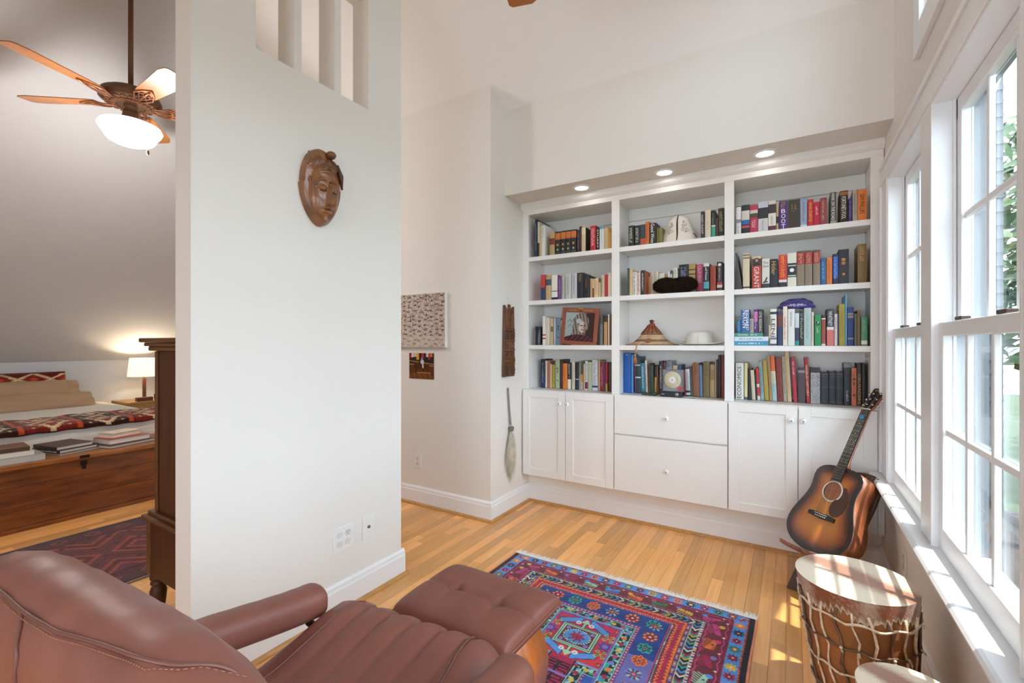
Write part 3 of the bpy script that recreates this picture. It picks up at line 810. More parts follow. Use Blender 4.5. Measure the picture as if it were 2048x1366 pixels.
BOOKS = [
('left', 'top shelf', 1.916, [
  (-1702, -1685, 291, '1d2a4a', 'tall thin navy picture book', {'l': '9aa3b5'}),
  (-1684, -1667, 272, [(0, 'c9c6b0'), (0.6, '4a3328')], 'pale book with brown foot', {}),
  (-1666, -1652, 231, 'c9b57a', 'thin straw yellow book', {}),
  (-1649, -1615, 236, 'dcdad2', 'white book with dark lettering', {'l': '2a2a2a', 'lp': (0.05, 0.4)}),
  (-1576, -1535, 178, [(0, 'b59b6b'), (0.28, '7a2f22'), (0.55, 'b59b6b')], 'tan book with dark red spine label', {}),
  (-1533, -1489, 174, [(0, '2b302c'), (0.06, 'c8692f'), (0.33, 'a33a22'), (0.36, '20272a'), (0.5, '20272a')], 'gold-starred green and orange volume, first of four', {'star': 1}),
  (-1486, -1446, 175, [(0, '2b302c'), (0.06, 'c8692f'), (0.33, 'a33a22'), (0.36, '20272a'), (0.5, '20272a')], 'gold-starred green and orange volume, second of four', {'star': 1}),
  (-1443, -1403, 174, [(0, '2b302c'), (0.06, 'c8692f'), (0.33, 'a33a22'), (0.36, '20272a'), (0.5, '20272a')], 'gold-starred green and orange volume, third of four', {'star': 1}),
  (-1401, -1357, 173, [(0, '2b302c'), (0.06, 'c8692f'), (0.33, 'a33a22'), (0.36, '20272a'), (0.5, '20272a')], 'gold-starred green and orange volume, last of four', {'star': 1}),
  (-1352, -1336, 165, '453038', 'mottled plum paperback', {'l': 'b48a98'}),
  (-1334, -1318, 189, '241d1d', 'tall thin black book', {'l': '7a5a50'}),
  (-1316, -1284, 178, [(0, 'd9c4a0'), (0.3, 'cdb794')], 'cream book showing a dark cover', {'cover': '2c2b24'}),
  (-1247, -1206, 180, 'b3242c', 'bright red book with white title', {'l': 'f0dcd8', 'n': 2}),
  (-1203, -1182, 165, '1c1d1b', 'thin black book with white capitals', {'t': 'STUART', 'tc': 'e6e6da'}),
  (-1178, -1145, 173, [(0, '6d8db3'), (0.14, 'd4d6d6')], 'white book with sky blue cap', {'l': '8b95a8'}),
  (-1143, -1112, 152, 'c0a06e', 'plain tan book', {}),
  (-1110, -1089, 146, [(0, 'a3762c'), (0.2, 'b98a35')], 'golden brown book', {}),
]),
('left', 'second shelf', 1.578, [
  (-1652, -1614, 196, [(0, 'bf3b33'), (0.5, '22395e')], 'red over navy book', {}),
  (-1612, -1565, 187, [(0, 'b89c6c'), (0.15, '47505c'), (0.4, 'c0a67a')], 'tan book with slate blue band', {}),
  (-1562, -1511, 187, [(0, 'e3ddd0'), (0.64, '20222a'), (0.67, 'e6e4de'), (0.9, '1f2740')], 'thick white book with black foot bands', {'cover': 'b02038'}),
  (-1507, -1478, 175, '6a3f79', 'purple book', {'l': 'b59ac0'}),
  (-1475, -1451, 171, 'b2b5a8', 'pale grey green book', {'l': '7d8078'}),
  (-1448, -1399, 187, 'c3c2bc', 'light grey book with small print', {'l': '55555a'}),
  (-1395, -1353, 188, 'bfc0c0', 'thick pale grey book, spine cracked', {'l': '5a5c66'}),
  (-1349, -1304, 187, [(0, '22252c'), (0.5, '1e2330')], 'tall black book with gold title block', {'l': 'b39d6a', 'lp': (0.05, 0.35), 'n': 2}),
  (-1301, -1254, 163, '23252c', 'black book with orange mark', {'l': 'c96a34', 'lp': (0.15, 0.5)}),
  (-1251, -1234, 140, 'bd9a6c', 'narrow tan paperback', {}),
  (-1232, -1221, 135, [(0, 'd8c3a0'), (0.5, '6c4a32')], 'narrow cream and brown paperback', {}),
  (-1218, -1186, 137, 'd9b88f', 'peach coloured book', {'l': '8f6a44'}),
  (-1183, -1168, 133, [(0, '5e3a2c'), (0.2, 'c8b08a')], 'thin brown topped paperback', {}),
  (-1165, -1142, 157, 'cbbd9f', 'beige book', {'l': '948669'}),
  (-1140, -1116, 159, 'b01f2a', 'plain scarlet book', {}),
  (-1114, -1089, 169, 'd3c6a9', 'cream coloured book, end of row', {}),
]),
('left', 'third shelf', 1.235, [
  (-1637, -1611, 221, [(0, 'ddd8cb'), (0.63, 'b0282c'), (0.68, 'ddd8cb'), (0.75, 'b0282c'), (0.8, 'ddd8cb')], 'white book with two red stripes', {}),
  (-1610, -1599, 209, 'dcd3c0', 'narrow off-white pamphlet', {}),
  (-1597, -1580, 205, 'd9d2c2', 'off-white paperback', {}),
  (-1578, -1567, 205, 'b8a27c', 'thin tan pamphlet', {}),
  (-1566, -1548, 200, [(0, 'c9b48c'), (0.3, '6d5540'), (0.5, 'c2ab82')], 'worn cream and brown pamphlet', {}),
  (-1546, -1526, 207, 'a3afbb', 'pale blue grey book', {'l': 'e0e0e0'}),
  (-1522, -1485, 201, '71829a', 'slate blue book with dark emblem', {'emb': '3a4760'}),
  (-1483, -1463, 184, [(0, 'ded0b4'), (0.3, '5a4030')], 'cream book beside the framed portrait', {}),
  (-1175, -1154, 212, [(0, '4a4a48'), (0.3, '6a6f70')], 'dark grey tall book', {}),
  (-1147, -1121, 211, [(0, '262321'), (0.22, 'b98a55')], 'light brown book with black head', {}),
  (-1115, -1105, 218, 'd7ccb6', 'thin cream book', {}),
  (-1102, -1091, 218, '5b3a28', 'thin brown book', {}),
]),
('left', 'countertop row', 0.893, [
  (-1712, -1679, 229, [(0, '1d2430'), (0.5, '1c2a5c')], 'black and navy book', {'l': 'b0b4c0'}),
  (-1678, -1661, 215, 'dfdad0', 'white paperback', {'l': '6a6a6a'}),
  (-1659, -1634, 214, 'b66a52', 'salmon pink book', {'l': '8a4030'}),
  (-1632, -1620, 193, 'd3c39f', 'thin cream book', {}),
  (-1618, -1591, 203, [(0, '3a2c1e'), (0.08, 'a8963f')], 'mustard olive book', {'l': '6a5a20'}),
  (-1589, -1551, 224, 'a9b394', 'pale sage book with dark sprig', {'emb': '56704e'}),
  (-1548, -1525, 229, '3b2723', 'dark brown book', {}),
  (-1522, -1484, 198, 'e07a2c', 'bright orange book', {'l': 'b55410'}),
  (-1481, -1452, 203, [(0, '1f1e1e'), (0.62, 'dfd9c6')], 'black over cream book', {'l': 'dedede', 'lp': (0.05, 0.55)}),
  (-1449, -1422, 211, 'd7d0b9', 'cream book with fine print', {'l': '8a8470'}),
  (-1419, -1389, 206, [(0, '20242f'), (0.6, 'd8d8d6'), (0.63, '1d243e')], 'navy book with white ring', {}),
  (-1386, -1371, 221, [(0, '7e8777'), (0.5, 'a0a392')], 'narrow grey green book', {}),
  (-1370, -1354, 200, [(0, '52442e'), (0.4, 'd28a35'), (0.7, 'b9b19a')], 'narrow amber patched paperback', {}),
  (-1352, -1341, 200, 'd9c7a0', 'very thin cream book', {}),
  (-1339, -1317, 220, [(0, 'dad8d6'), (0.72, '86205a'), (0.95, 'dad8d6')], 'white book with magenta foot', {'l': '44444c', 'lp': (0.08, 0.65)}),
  (-1314, -1282, 226, [(0, '3a4034'), (0.05, 'b9bfa0')], 'pale green ribbed book', {'bars': '8f9878'}),
  (-1279, -1236, 230, [(0, 'd9d5d9'), (0.83, '2b4a86'), (0.9, 'd9d5d9')], 'thick white book with lavender title', {'t': 'The New Oxford', 'tc': '8c84a8', 'tp': (0.02, 0.8)}),
  (-1233, -1220, 231, 'c9ae86', 'narrow tan book with red spots', {}),
  (-1218, -1192, 207, '9e1b2e', 'crimson book with raised lettering', {'l': 'e0a0a8'}),
  (-1191, -1179, 211, '4d3a72', 'narrow violet book', {}),
  (-1176, -1160, 210, [(0, 'b8242f'), (0.72, 'c8a632')], 'red and yellow banded book', {}),
  (-1158, -1134, 215, '4a3322', 'dark brown worn book, end of row', {'l': '8a6a40'}),
]),
('middle', 'top shelf', 1.916, [
  (-967, -929, 143, '1e2622', 'black and white lettered volume, first of pair', {'l': 'dcdccb', 'n': 2}),
  (-927, -888, 140, '1d2425', 'black and white lettered volume, second of pair', {'l': 'dcdccb', 'n': 2}),
  (-886, -851, 141, [(0, '3a4148'), (0.68, 'b2502f')], 'slate and rust book', {}),
  (-850, -825, 154, 'c9682c', 'tall orange book', {'l': '8a3a10'}),
  (-823, -779, 141, '231c1c', 'black book with white script title', {'t': 'Good Wives', 'tc': 'f0eee6', 'tp': (0.04, 0.95)}),
  (-777, -766, 104, '6c6a34', 'olive green book', {}),
  (-764, -740, 102, '787138', 'wider olive book beside the felt hat', {}),
  (-499, -477, 170, '2e2733', 'tall black book with white dashes', {'l': 'e2e0e0'}),
  (-473, -440, 175, 'd3c3ab', 'tall cream book', {'l': '9a8a70', 'lp': (0.4, 0.7)}),
  (-437, -414, 169, [(0, '1d2321'), (0.54, 'd8d4c8'), (0.6, '3f9c86')], 'black and teal book with small picture', {'l': 'a0a8a0', 'lp': (0.1, 0.5)}),
  (-412, -399, 117, '4f3a2a', 'short brown book', {}),
  (-397, -362, 176, [(0, '3a241c'), (0.1, '1e211c')], 'tall black book with gilt capitals', {'l': 'b59f63', 'n': 2}),
]),
('middle', 'second shelf', 1.578, [
  (-976, -964, 189, '3f443f', 'thin dark green book', {}),
  (-963, -939, 182, 'cbb28c', 'tan book, head worn', {'l': '9a7f58', 'lp': (0.3, 0.5)}),
  (-937, -909, 158, 'dedad0', 'white book with black serif title', {'t': 'Pride and Numbers', 'tc': '222222', 'tp': (0.06, 0.95)}),
  (-907, -884, 153, 'd8bdb4', 'pinkish white book with red title', {'l': '8a3038'}),
  (-882, -854, 166, '2b2022', 'black book, red cover side', {'l': 'e6ddd8', 'cover': 'b04a34'}),
  (-852, -827, 134, 'bd9450', 'short golden tan book', {'l': '8f6a2c'}),
  (-825, -814, 132, 'c49e62', 'narrow tan book', {}),
  (-813, -792, 166, 'd8ceb8', 'tall cream book', {'l': 'b0a58a'}),
  (-790, -764, 164, 'd6cbb3', 'tall cream book, second of pair', {'l': 'b0a58a'}),
  (-762, -726, 149, 'e0dcd0', 'white book behind the fur hat', {}),
  (-724, -705, 141, 'b38c50', 'brown tan book behind the fur hat', {}),
  (-703, -689, 157, 'e3e0d8', 'thin white book behind the fur hat', {}),
  (-687, -676, 165, [(0, '3d5674'), (0.15, 'd5d8da')], 'white and blue book', {}),
  (-674, -665, 138, 'c09c62', 'narrow tan book leaning', {}),
  (-663, -636, 178, 'dcd6c8', 'white book leaning left', {'l': '6a665e', 'lean': -2, 'lp': (0.05, 0.6)}),
  (-633, -574, 197, '21232a', 'thick black book with blue lettering', {'l': '9fb0d6', 'n': 3, 'lp': (0.1, 0.8)}),
  (-571, -531, 197, [(0, 'b1995a'), (0.18, '41382a'), (0.22, 'b1995a'), (0.33, '41382a'), (0.37, 'b1995a'), (0.75, '41382a'), (0.79, 'b1995a')], 'old gold book with black bands', {}),
  (-526, -485, 189, 'c4476c', 'rose pink book with white title', {'t': 'CALIFORNIA', 'tc': 'f2d4dc', 'tp': (0.05, 0.65)}),
  (-483, -449, 179, [(0, 'c8cac8'), (0.12, '22262a'), (0.66, '4b95a0'), (0.9, '22262a')], 'black book with teal foot', {'l': 'eeeeee', 'lp': (0.15, 0.6)}),
  (-443, -410, 158, '963c22', 'brick red book', {'l': '6a2412'}),
  (-404, -372, 179, [(0, '2d2422'), (0.7, 'a9332a'), (0.8, 'cfc5b2'), (0.9, '2d2422')], 'dark book with white disc and red band', {'disc': 'e4e0d8', 'l': 'd0c6b8', 'lp': (0.2, 0.65)}),
  (-370, -361, 170, '35261f', 'thin dark brown book, end of row', {}),
]),
('middle', 'countertop row', 0.893, [
  (-1040, -986, 284, '1c56a5', 'large royal blue binder', {'d': 0.15, 'label': 'd4dce8'}),
  (-985, -970, 273, '4a90c8', 'lighter blue folder against the binder', {}),
  (-958, -951, 210, '8a2a5c', 'thin magenta book', {'lean': -2}),
  (-950, -911, 259, [(0, '22383c'), (0.22, 'c8ccc4'), (0.25, '22383c'), (0.55, 'c8ccc4'), (0.59, '22404a')], 'dark teal book leaning left', {'lean': -2}),
  (-909, -882, 215, '2e7f98', 'teal blue book with white title', {'l': 'e8f0f0', 'lean': -2}),
  (-881, -866, 232, 'd8cfc4', 'white book with red flecks, leaning', {'l': 'a03038', 'lean': -2}),
  (-865, -852, 213, '6a3a2c', 'narrow brown book', {}),
  (-851, -822, 199, '2c4430', 'dark green book with ribs', {'bars': '5d7858', 'lean': -2}),
  (-819, -804, 191, [(0, '1c1c1c'), (0.38, 'b98a3a')], 'black and ochre book', {}),
  (-801, -791, 200, '7c4a34', 'narrow russet book', {'lean': -2}),
  (-790, -762, 231, '24211f', 'tall black book with large white title', {'l': 'f0f0e8', 'n': 1}),
  (-760, -743, 226, '5d3a36', 'maroon brown book', {}),
  (-740, -701, 235, [(0, '6d7686'), (0.2, '8d949c')], 'mottled grey blue book behind the disc player', {}),
  (-699, -666, 205, [(0, 'cdb28c'), (0.4, '4a3a30')], 'tan book behind the disc player', {}),
  (-664, -642, 209, '2f4c70', 'dark blue book behind the disc player', {}),
  (-622, -614, 170, '9b2333', 'thin red book beside the disc player', {}),
  (-610, -582, 189, [(0, '2a2c2c'), (0.04, 'c9ccca'), (0.8, '2a2c2c'), (0.88, 'c9ccca'), (0.96, '2a2c2c')], 'pale grey book leaning left', {'l': '6c7070', 'lean': -2}),
  (-581, -570, 200, '4c5058', 'narrow charcoal book', {'lean': -2}),
  (-569, -526, 223, '8d5a38', 'broad chestnut brown book', {'l': '5d3820', 'lean': -1, 'lp': (0.1, 0.35), 'n': 2}),
  (-524, -506, 218, [(0, '262c34'), (0.05, '5c82ac')], 'dusty blue book', {'lean': -1}),
  (-504, -464, 232, '7d6c44', 'broad olive brown book', {'l': '5a4c2c', 'lp': (0.15, 0.4), 'n': 2}),
  (-462, -433, 230, [(0, '4a3428'), (0.06, 'b0976e'), (0.2, '9a8058'), (0.5, 'b59c74')], 'beige book with brown label', {}),
  (-431, -426, 246, 'd0bd98', 'thin cream booklet', {}),
  (-425, -413, 244, '3f2224', 'maroon black book', {}),
  (-412, -397, 278, '261a20', 'tall near black book', {}),
  (-396, -377, 278, '7a2c22', 'tall brick brown book, end of row', {}),
]),
('right', 'top shelf', 1.916, [
  (-294, -268, 166, [(0, 'dcdcdc'), (0.45, '8a8a8a'), (0.58, 'dadada')], 'white book with small grey portrait', {'l': '9a9a9a', 'lp': (0.6, 0.95)}),
  (-266, -222, 176, [(0, '20242a'), (0.2, 'cfcabc'), (0.52, '2c62a0'), (0.68, '1c1e26'), (0.72, 'c24a50'), (0.8, '1c1e26')], 'black book with white and blue panels', {}),
  (-220, -178, 167, [(0, 'b03048'), (0.18, 'c9bcb4'), (0.3, '4c4038'), (0.46, 'b03048')], 'crimson book with portrait panel', {'l': 'f0d8dc', 'lp': (0.55, 0.8), 'n': 2}),
  (-176, -124, 179, [(0, 'b8bdc8'), (0.2, '2a2a2e'), (0.56, 'c6c6c8')], 'pale grey book with dark figures', {'l': '8f9096', 'lp': (0.6, 0.95)}),
  (-123, -83, 177, [(0, 'c9c2b4'), (0.12, '3a3030'), (0.38, '4a3238'), (0.42, 'ddd8cc'), (0.84, '5a2c3c')], 'cream book with portrait and plum foot', {'l': '8a857c', 'lp': (0.48, 0.8)}),
  (-82, -70, 161, [(0, 'c2a67c'), (0.5, '2a2420'), (0.75, 'c2a67c')], 'narrow tan and black book', {}),
  (-68, -24, 167, [(0, '4a2a6a'), (0.24, '4d2a72')], 'purple book with bold white title', {'t': 'BOOT', 'tc': 'f4f0f8', 'o': 's', 'tp': (0.26, 0.98), 'l': 'd8a63a', 'lp': (0.04, 0.22), 'n': 2}),
  (-22, 37, 166, '3b332a', 'broad dark brown book with gilt title', {'l': 'b59a50', 'lp': (0.15, 0.4), 'n': 2}),
  (39, 71, 164, [(0, '6fa0b8'), (0.05, '8fa8c4'), (0.92, 'cfd8dc')], 'pale blue book with red script', {'l': 'b8405c'}),
  (73, 102, 155, 'c42a30', 'red book with orange title', {'l': 'f0c060', 'n': 2}),
  (103, 132, 135, 'b81f38', 'crimson red book, white title', {'l': 'f4e4e4', 'lp': (0.2, 0.55)}),
  (133, 165, 154, '94484c', 'dusty rose book with gilt title', {'l': 'd8b880'}),
  (180, 207, 176, [(0, '54554f'), (0.9, '9c9c94')], 'tall grey book with white capitals', {'t': 'HANK ON THE ROAD', 'tc': 'f2f2ee', 'tp': (0.03, 0.88)}),
  (224, 261, 177, [(0, '201a16'), (0.03, '9a6a34'), (0.14, '221c1a')], 'tall black book with gold head', {'t': "FORTUNE'S FOOL", 'tc': 'f0e8dc', 'tp': (0.18, 0.88)}),
  (263, 279, 130, '46326c', 'purple book', {'l': '8a78a8'}),
  (281, 302, 172, 'b0a694', 'tall grey beige book', {'l': '7a705e'}),
  (303, 342, 168, 'df7a26', 'tall orange book with black title', {'t': 'SAM PHILLIPS', 'tc': '1e1610', 'tp': (0.14, 0.78)}),
]),
('right', 'second shelf', 1.578, [
  (-270, -261, 228, '4a4a4c', 'thin dark grey folder leaning left', {'lean': -8}),
  (-259, -222, 219, [(0, 'c6b897'), (0.04, '6a6048'), (0.07, 'c6b897'), (0.12, '6a6048'), (0.15, 'cfc3a4'), (0.93, '2a2622'), (0.97, 'cfc3a4')], 'beige book with dark head bands', {}),
  (-208, -159, 195, [(0, 'cbb28c'), (0.08, '4a3a30'), (0.3, 'b03a36')], 'red book with bearded portrait', {'t': 'GRANT', 'tc': 'f0d6cc', 'tp': (0.33, 0.98), 'face': 1}),
  (-156, -116, 175, [(0, 'd9d6cc'), (0.85, '26343c')], 'white book with dark foot and rearing horse', {'t': 'The\nDevil', 'tc': '3a3a38', 'o': 'h', 'tp': (0.08, 0.32), 'horse': 1}),
  (-115, -73, 168, '1c2230', 'navy book with gold title', {'t': 'Hitler', 'tc': 'c8a24e', 'tp': (0.08, 0.55)}),
  (-70, -28, 190, [(0, 'c9332c'), (0.77, 'd8d4d0'), (0.85, '2a2626')], 'red book with yellow title and photo foot', {'l': 'f0b030', 'lp': (0.03, 0.7), 'n': 2}),
  (-25, 19, 195, [(0, 'dbd7c6'), (0.3, '202226'), (0.72, 'dbd7c6')], 'cream book with black central band', {'disc2': 'e8e8e8'}),
  (21, 58, 202, [(0, '57492e'), (0.05, 'a03028'), (0.38, '857763')], 'taupe volume with red label, first of three', {'l': 'd6b8a0', 'lp': (0.08, 0.34), 'n': 2}),
  (60, 96, 201, [(0, '57492e'), (0.05, 'a03028'), (0.38, '857763')], 'taupe volume with red label, second of three', {'l': 'd6b8a0', 'lp': (0.08, 0.34), 'n': 2}),
  (99, 134, 201, [(0, '57492e'), (0.05, 'a03028'), (0.38, '857763')], 'taupe volume with red label, last of three', {'l': 'd6b8a0', 'lp': (0.08, 0.34), 'n': 2}),
  (136, 161, 151, '2a5e94', 'marbled blue book', {'l': '8ac0dc'}),
  (163, 189, 151, 'd87a2c', 'orange book', {'l': 'a85414'}),
  (192, 216, 168, [(0, '1c1f2a'), (0.08, '2c5cb0'), (0.8, '1c2a50')], 'blue and black book', {'l': '9cc0f0'}),
  (218, 265, 191, '20242e', 'tall black book with gold emblem', {'l': 'c09a50', 'lp': (0.25, 0.45), 'n': 2, 'emb': 'c8863c'}),
  (303, 343, 211, '7d6030', 'very tall bronze brown book', {'l': 'c8a868', 'lp': (0.05, 0.45), 'n': 2}),
]),
('right', 'third shelf', 1.235, [
  (-113, -80, 217, [(0, 'dedbd4'), (0.08, '2c3050'), (0.15, 'dedbd4'), (0.78, '6c78a0'), (0.84, 'dedbd4'), (0.95, '3c4878')], 'white book with bold black title', {'t': 'LENI', 'tc': '26262a', 'tp': (0.28, 0.76)}),
  (-77, -50, 202, [(0, '26345c'), (0.1, '6a3030'), (0.45, '26345c')], 'navy book with oxblood block', {}),
  (-48, -25, 229, 'e0d6c4', 'tall cream book with red title', {'l': 'c05858', 'lp': (0.25, 0.85)}),
  (-23, 11, 213, 'dcdcd8', 'tall white book', {'l': '66666c', 'lp': (0.06, 0.5)}),
  (12, 33, 187, [(0, 'c3cdd6'), (0.45, '30304c'), (0.85, '1f8a84')], 'white book with dark tower and teal foot', {}),
  (34, 55, 203, '262624', 'black book with white title', {'l': 'c8c8c0', 'lp': (0.1, 0.8)}),
  (56, 91, 216, 'a9c0b8', 'tall pale green book', {'l': '7ea098'}),
  (92, 103, 191, 'd6cdbc', 'narrow cream book', {'l': 'b09088'}),
  (107, 137, 175, '1f8a50', 'green book with dark disc', {'disc3': '12301f', 'l': 'b8e0b0', 'lp': (0.4, 0.6)}),
  (139, 159, 173, [(0, '1e1a1a'), (0.1, 'dcd8d0'), (0.14, '9a4a3c'), (0.94, 'd8d0c8')], 'rust brown book, black head', {}),
  (164, 197, 206, [(0, '353a42'), (0.49, 'dcd8d6'), (0.57, 'cf6f6c')], 'charcoal over pink book', {'t': 'WHITNEY', 'tc': 'e6e6e6', 'tp': (0.06, 0.46)}),
  (199, 213, 184, [(0, '8a3034'), (0.04, 'd6d0d0')], 'white book with pale print', {'l': 'b09098'}),
  (214, 219, 184, '2c2c34', 'very thin black book', {}),
  (220, 247, 231, 'a59a3c', 'tall mustard gold book', {'l': '7d7424'}),
  (248, 256, 282, '5aa2c8', 'very tall light blue binder', {}),
  (257, 286, 212, '1c3272', 'navy blue book with gold rules', {'bars2': 'c8b878'}),
  (288, 300, 176, '545a42', 'dull green book', {}),
  (301, 315, 193, '7d5c34', 'brown book', {}),
  (318, 346, 156, [(0, '4f8a68'), (0.82, 'dcd6c4'), (0.95, '4f8a68')], 'short green book with white tag', {'l': '8ab89c', 'lp': (0.1, 0.5)}),
]),
('right', 'countertop row', 0.893, [
  (-309, -263, 230, 'dcdcd6', 'white book with large black title', {'t': 'ECONOMICS', 'tc': '1f1f1f', 'o': 'u', 'tp': (0.1, 0.97)}),
  (-260, -242, 231, [(0, 'd8cd94'), (0.93, '4a6070')], 'pale yellow spined book', {}),
  (-239, -218, 195, '241f20', 'short black book', {}),
  (-216, -196, 187, 'cdc0a6', 'short cream book', {'lean': -3}),
  (-193, -189, 161, [(0, '22263a')], 'thin navy booklet', {'lean': -3}),
  (-187, -171, 201, [(0, 'c4322e'), (0.5, 'dccac0'), (0.6, 'c4322e'), (0.87, 'd8d8d4')], 'red and white book leaning', {'lean': -3}),
  (-169, -149, 242, '8a9ea4', 'blue grey book leaning left', {'l': '5a7078', 'lean': -3}),
  (-147, -123, 248, 'a89440', 'mustard book leaning left', {'lean': -3}),
  (-121, -106, 275, 'b08a58', 'tan book leaning left', {'l': '806038', 'lean': -3}),
  (-105, -80, 278, [(0, 'dc6a38'), (0.34, 'ddd2b4'), (0.62, 'a8c4c8')], 'orange cream and pale blue banded book', {'l': '5aa0b8', 'lean': -3, 'lp': (0.4, 0.85)}),
  (-78, -48, 267, '8a3630', 'brownish red book with black letters', {'l': '3a1a18', 'lean': -2.5, 'lp': (0.3, 0.95)}),
  (-46, -27, 276, 'aaa08a', 'grey beige book leaning left', {'l': '746c58', 'lean': -2.5}),
  (-25, -4, 311, 'cdb48a', 'tallest cream book, touching shelf above', {'l': 'a88c5c', 'lean': -3}),
  (6, 25, 271, 'b8283f', 'crimson book leaning left', {'l': 'f0d0d4', 'lean': -3, 'lp': (0.1, 0.4)}),
  (28, 65, 203, [(0, '4e4048'), (0.05, '9a929a'), (0.12, '4e4048')], 'dull mauve book', {}),
  (71, 89, 269, 'a82e28', 'red atlas leaning left', {'t': 'WORLD HISTORY', 'tc': 'f0d8cc', 'tp': (0.15, 0.85), 'lean': -2.5}),
  (91, 138, 211, [(0, '2a2a2c'), (0.14, 'a8a8aa')], 'black and white mottled notebook', {'mott': 1}),
  (141, 178, 187, '1d2532', 'navy set volume, first of three', {'bars3': '8a7a4c'}),
  (180, 213, 190, '1c2432', 'navy set volume, second of three', {'bars3': '8a7a4c'}),
  (214, 248, 191, '1b232e', 'navy set volume, last of three', {'bars3': '8a7a4c'}),
  (251, 284, 240, [(0, '7c8490'), (0.1, '23242a')], 'black book with pale mountain head', {'l': 'd0d0d0', 'lp': (0.65, 0.9)}),
  (286, 310, 214, 'cf7350', 'salmon orange book with black motifs', {'emb': '4a2a1c', 'l': '8a3c20'}),
  (312, 333, 241, '33211a', 'dark brown book with gold title', {'t': 'CRUSADERS', 'tc': 'c8a050', 'tp': (0.25, 0.95)}),
  (335, 350, 242, '241813', 'black brown book, end of row', {}),
]),
]
SHELFN = {'top shelf': 'top shelf', 'second shelf': 'second shelf', 'third shelf': 'third shelf', 'countertop row': 'worktop row'}
for bay, sh, z, rows in BOOKS:
    ysp0 = 3.225 if sh == 'countertop row' else 3.107
    for k, (xa, xb, hg, cols, desc, ex) in enumerate(rows):
        bayn = {'left': 'closet-side bay', 'middle': 'middle bay', 'right': 'window-side bay'}[bay]
        off = 9 if (bay, sh) == ('right', 'third shelf') else 0
        lab = '%s, %s along the %s, %s' % (desc, ORD[k + off], SHELFN[sh], bayn)
        xa, xb = xa / 1000, xb / 1000
        ysp = 3.196 if (bay, sh) == ('middle', 'second shelf') and xb > -.835 and xa < -.510 else ysp0
        if ysp != ysp0:
            xa, xb = xa * 1.0286 + .0, xb * 1.0286
        if xb - xa < 0.006: xb = xa + 0.006
        dep = ex.get('d', min(0.70 * hg / 1000 + 0.02, (3.370 - ysp) - (0.002 + (k % 3) * .006)))
        if ex.get('d'): dep = min(dep, 3.37 - ysp)
        book(xa + .0003, xb - .0003, hg / 1000, z + .0002, ysp + (0.002 * ((k * 7) % 4)), dep, cols, desc, ex, lab, 'books on the %s of the %s' % (SHELFN[sh], bayn))
# flat stack at the start of the third shelf, and the row standing on it
def flat_book(x0, x1, y0, y1, z0, z1, col, label, lett, group, ends='d9d2c0', title=None):
    t = thing('book', label, 'book', ((x0 + x1) / 2, y0, z0), group)
    tk = .0022
    m = MB().box(x0, x1, y0, y1, z0, z0 + tk).box(x0, x1, y0, y1, z1 - tk, z1).box(x0, x1, y0, y0 + .003, z0 + tk, z1 - tk)
    m.build('cover', flat(col, .45), t, None, 0, False)
    MB().box(x0 + .003, x1 - .003, y0 + .003, y1 - .003, z0 + tk, z1 - tk).build('page_block', flat(ends, .85), t, None, 0, False)
    if title:
        q = MB(); writing(q, title, (x0 + (x1 - x0) * .12, y0 - .0004, z0 + (z1 - z0) * .3), (1, 0, 0), (0, 0, 1), (x1 - x0) * .7, (z1 - z0) * .4)
        q.build('title', flat(lett, .5), t, None, 0, False)
    elif lett:
        q = MB(); r = random.Random(len(label)); x = x0 + .02
        while x < x1 - .03:
            L = r.uniform(.002, .005)
            if r.random() > .2: q.box(x, x + L * .7, y0 - .0003, y0 + .001, z0 + (z1 - z0) * .32, z0 + (z1 - z0) * r.uniform(.55, .72))
            x += L + .001
        q.build('spine_lettering', flat(lett, .5), t, None, 0, False)
    return t
g3 = 'books on the third shelf of the window-side bay'
flat_book(-0.304, -0.122, 3.107, 3.27, 1.2345, 1.2615, '3f90b0', 'teal blue book lying at the bottom of the flat pile, window-side third shelf', 'd8eef4', g3)
flat_book(-0.304, -0.122, 3.107, 3.27, 1.262, 1.2885, 'cfdbe4', 'white and blue book lying in the middle of the flat pile, third shelf', '4a94c0', g3)
flat_book(-0.304, -0.150, 3.107, 3.25, 1.289, 1.311, '3e8a7c', 'green book lying on top of the flat pile, window-side third shelf', 'd4e4dc', g3)
for k, (a, b, zt, col, desc, ex) in enumerate([
    (-0.293, -0.272, 1.392, '2c6c9c', 'small blue book standing at the start of the flat pile', {'l': '7ab0d0'}),
    (-0.270, -0.224, 1.455, '2f679c', 'blue book with big white two-line title standing on the flat pile', {'t': 'NIXON', 'tc': 'f0f4f8', 'tp': (.04, .78)}),
    (-0.222, -0.201, 1.398, 'a8a49c', 'small grey book standing between the blue and purple books', {'l': '77746e'}),
    (-0.200, -0.179, 1.454, [(0, '5a2a78'), (.1, 'c05a9c'), (.5, '5a2a78')], 'purple book standing on the flat pile', {'l': 'e8d0f0'}),
    (-0.178, -0.152, 1.453, '24303c', 'navy book with cream title standing at the end of the flat pile', {'t': 'OTIS REDDING', 'tc': 'd8d0b8', 'tp': (.1, .95)})]):
    t = book(a, b, zt - 1.3115, 1.3114, 3.125, .105, col, desc, ex, desc, g3)
    if k == 1:
        q = MB(); writing(q, 'RICHARD', (-.240, 3.1242, zt - .004), (0, 0, -1), (1, 0, 0), .122, .013)
        q.build('title', flat('f0f4f8', .5), t, None, 0, False)
book(-0.1195, -0.0945, 0.213, 1.2342, 3.109, .13, [(0, '7c7a48'), (.43, 'd8d2b0'), (.8, '7c7a48')], '', {'l': '4a4828'}, 'olive book with cream panel, just after the flat pile, third shelf', g3)
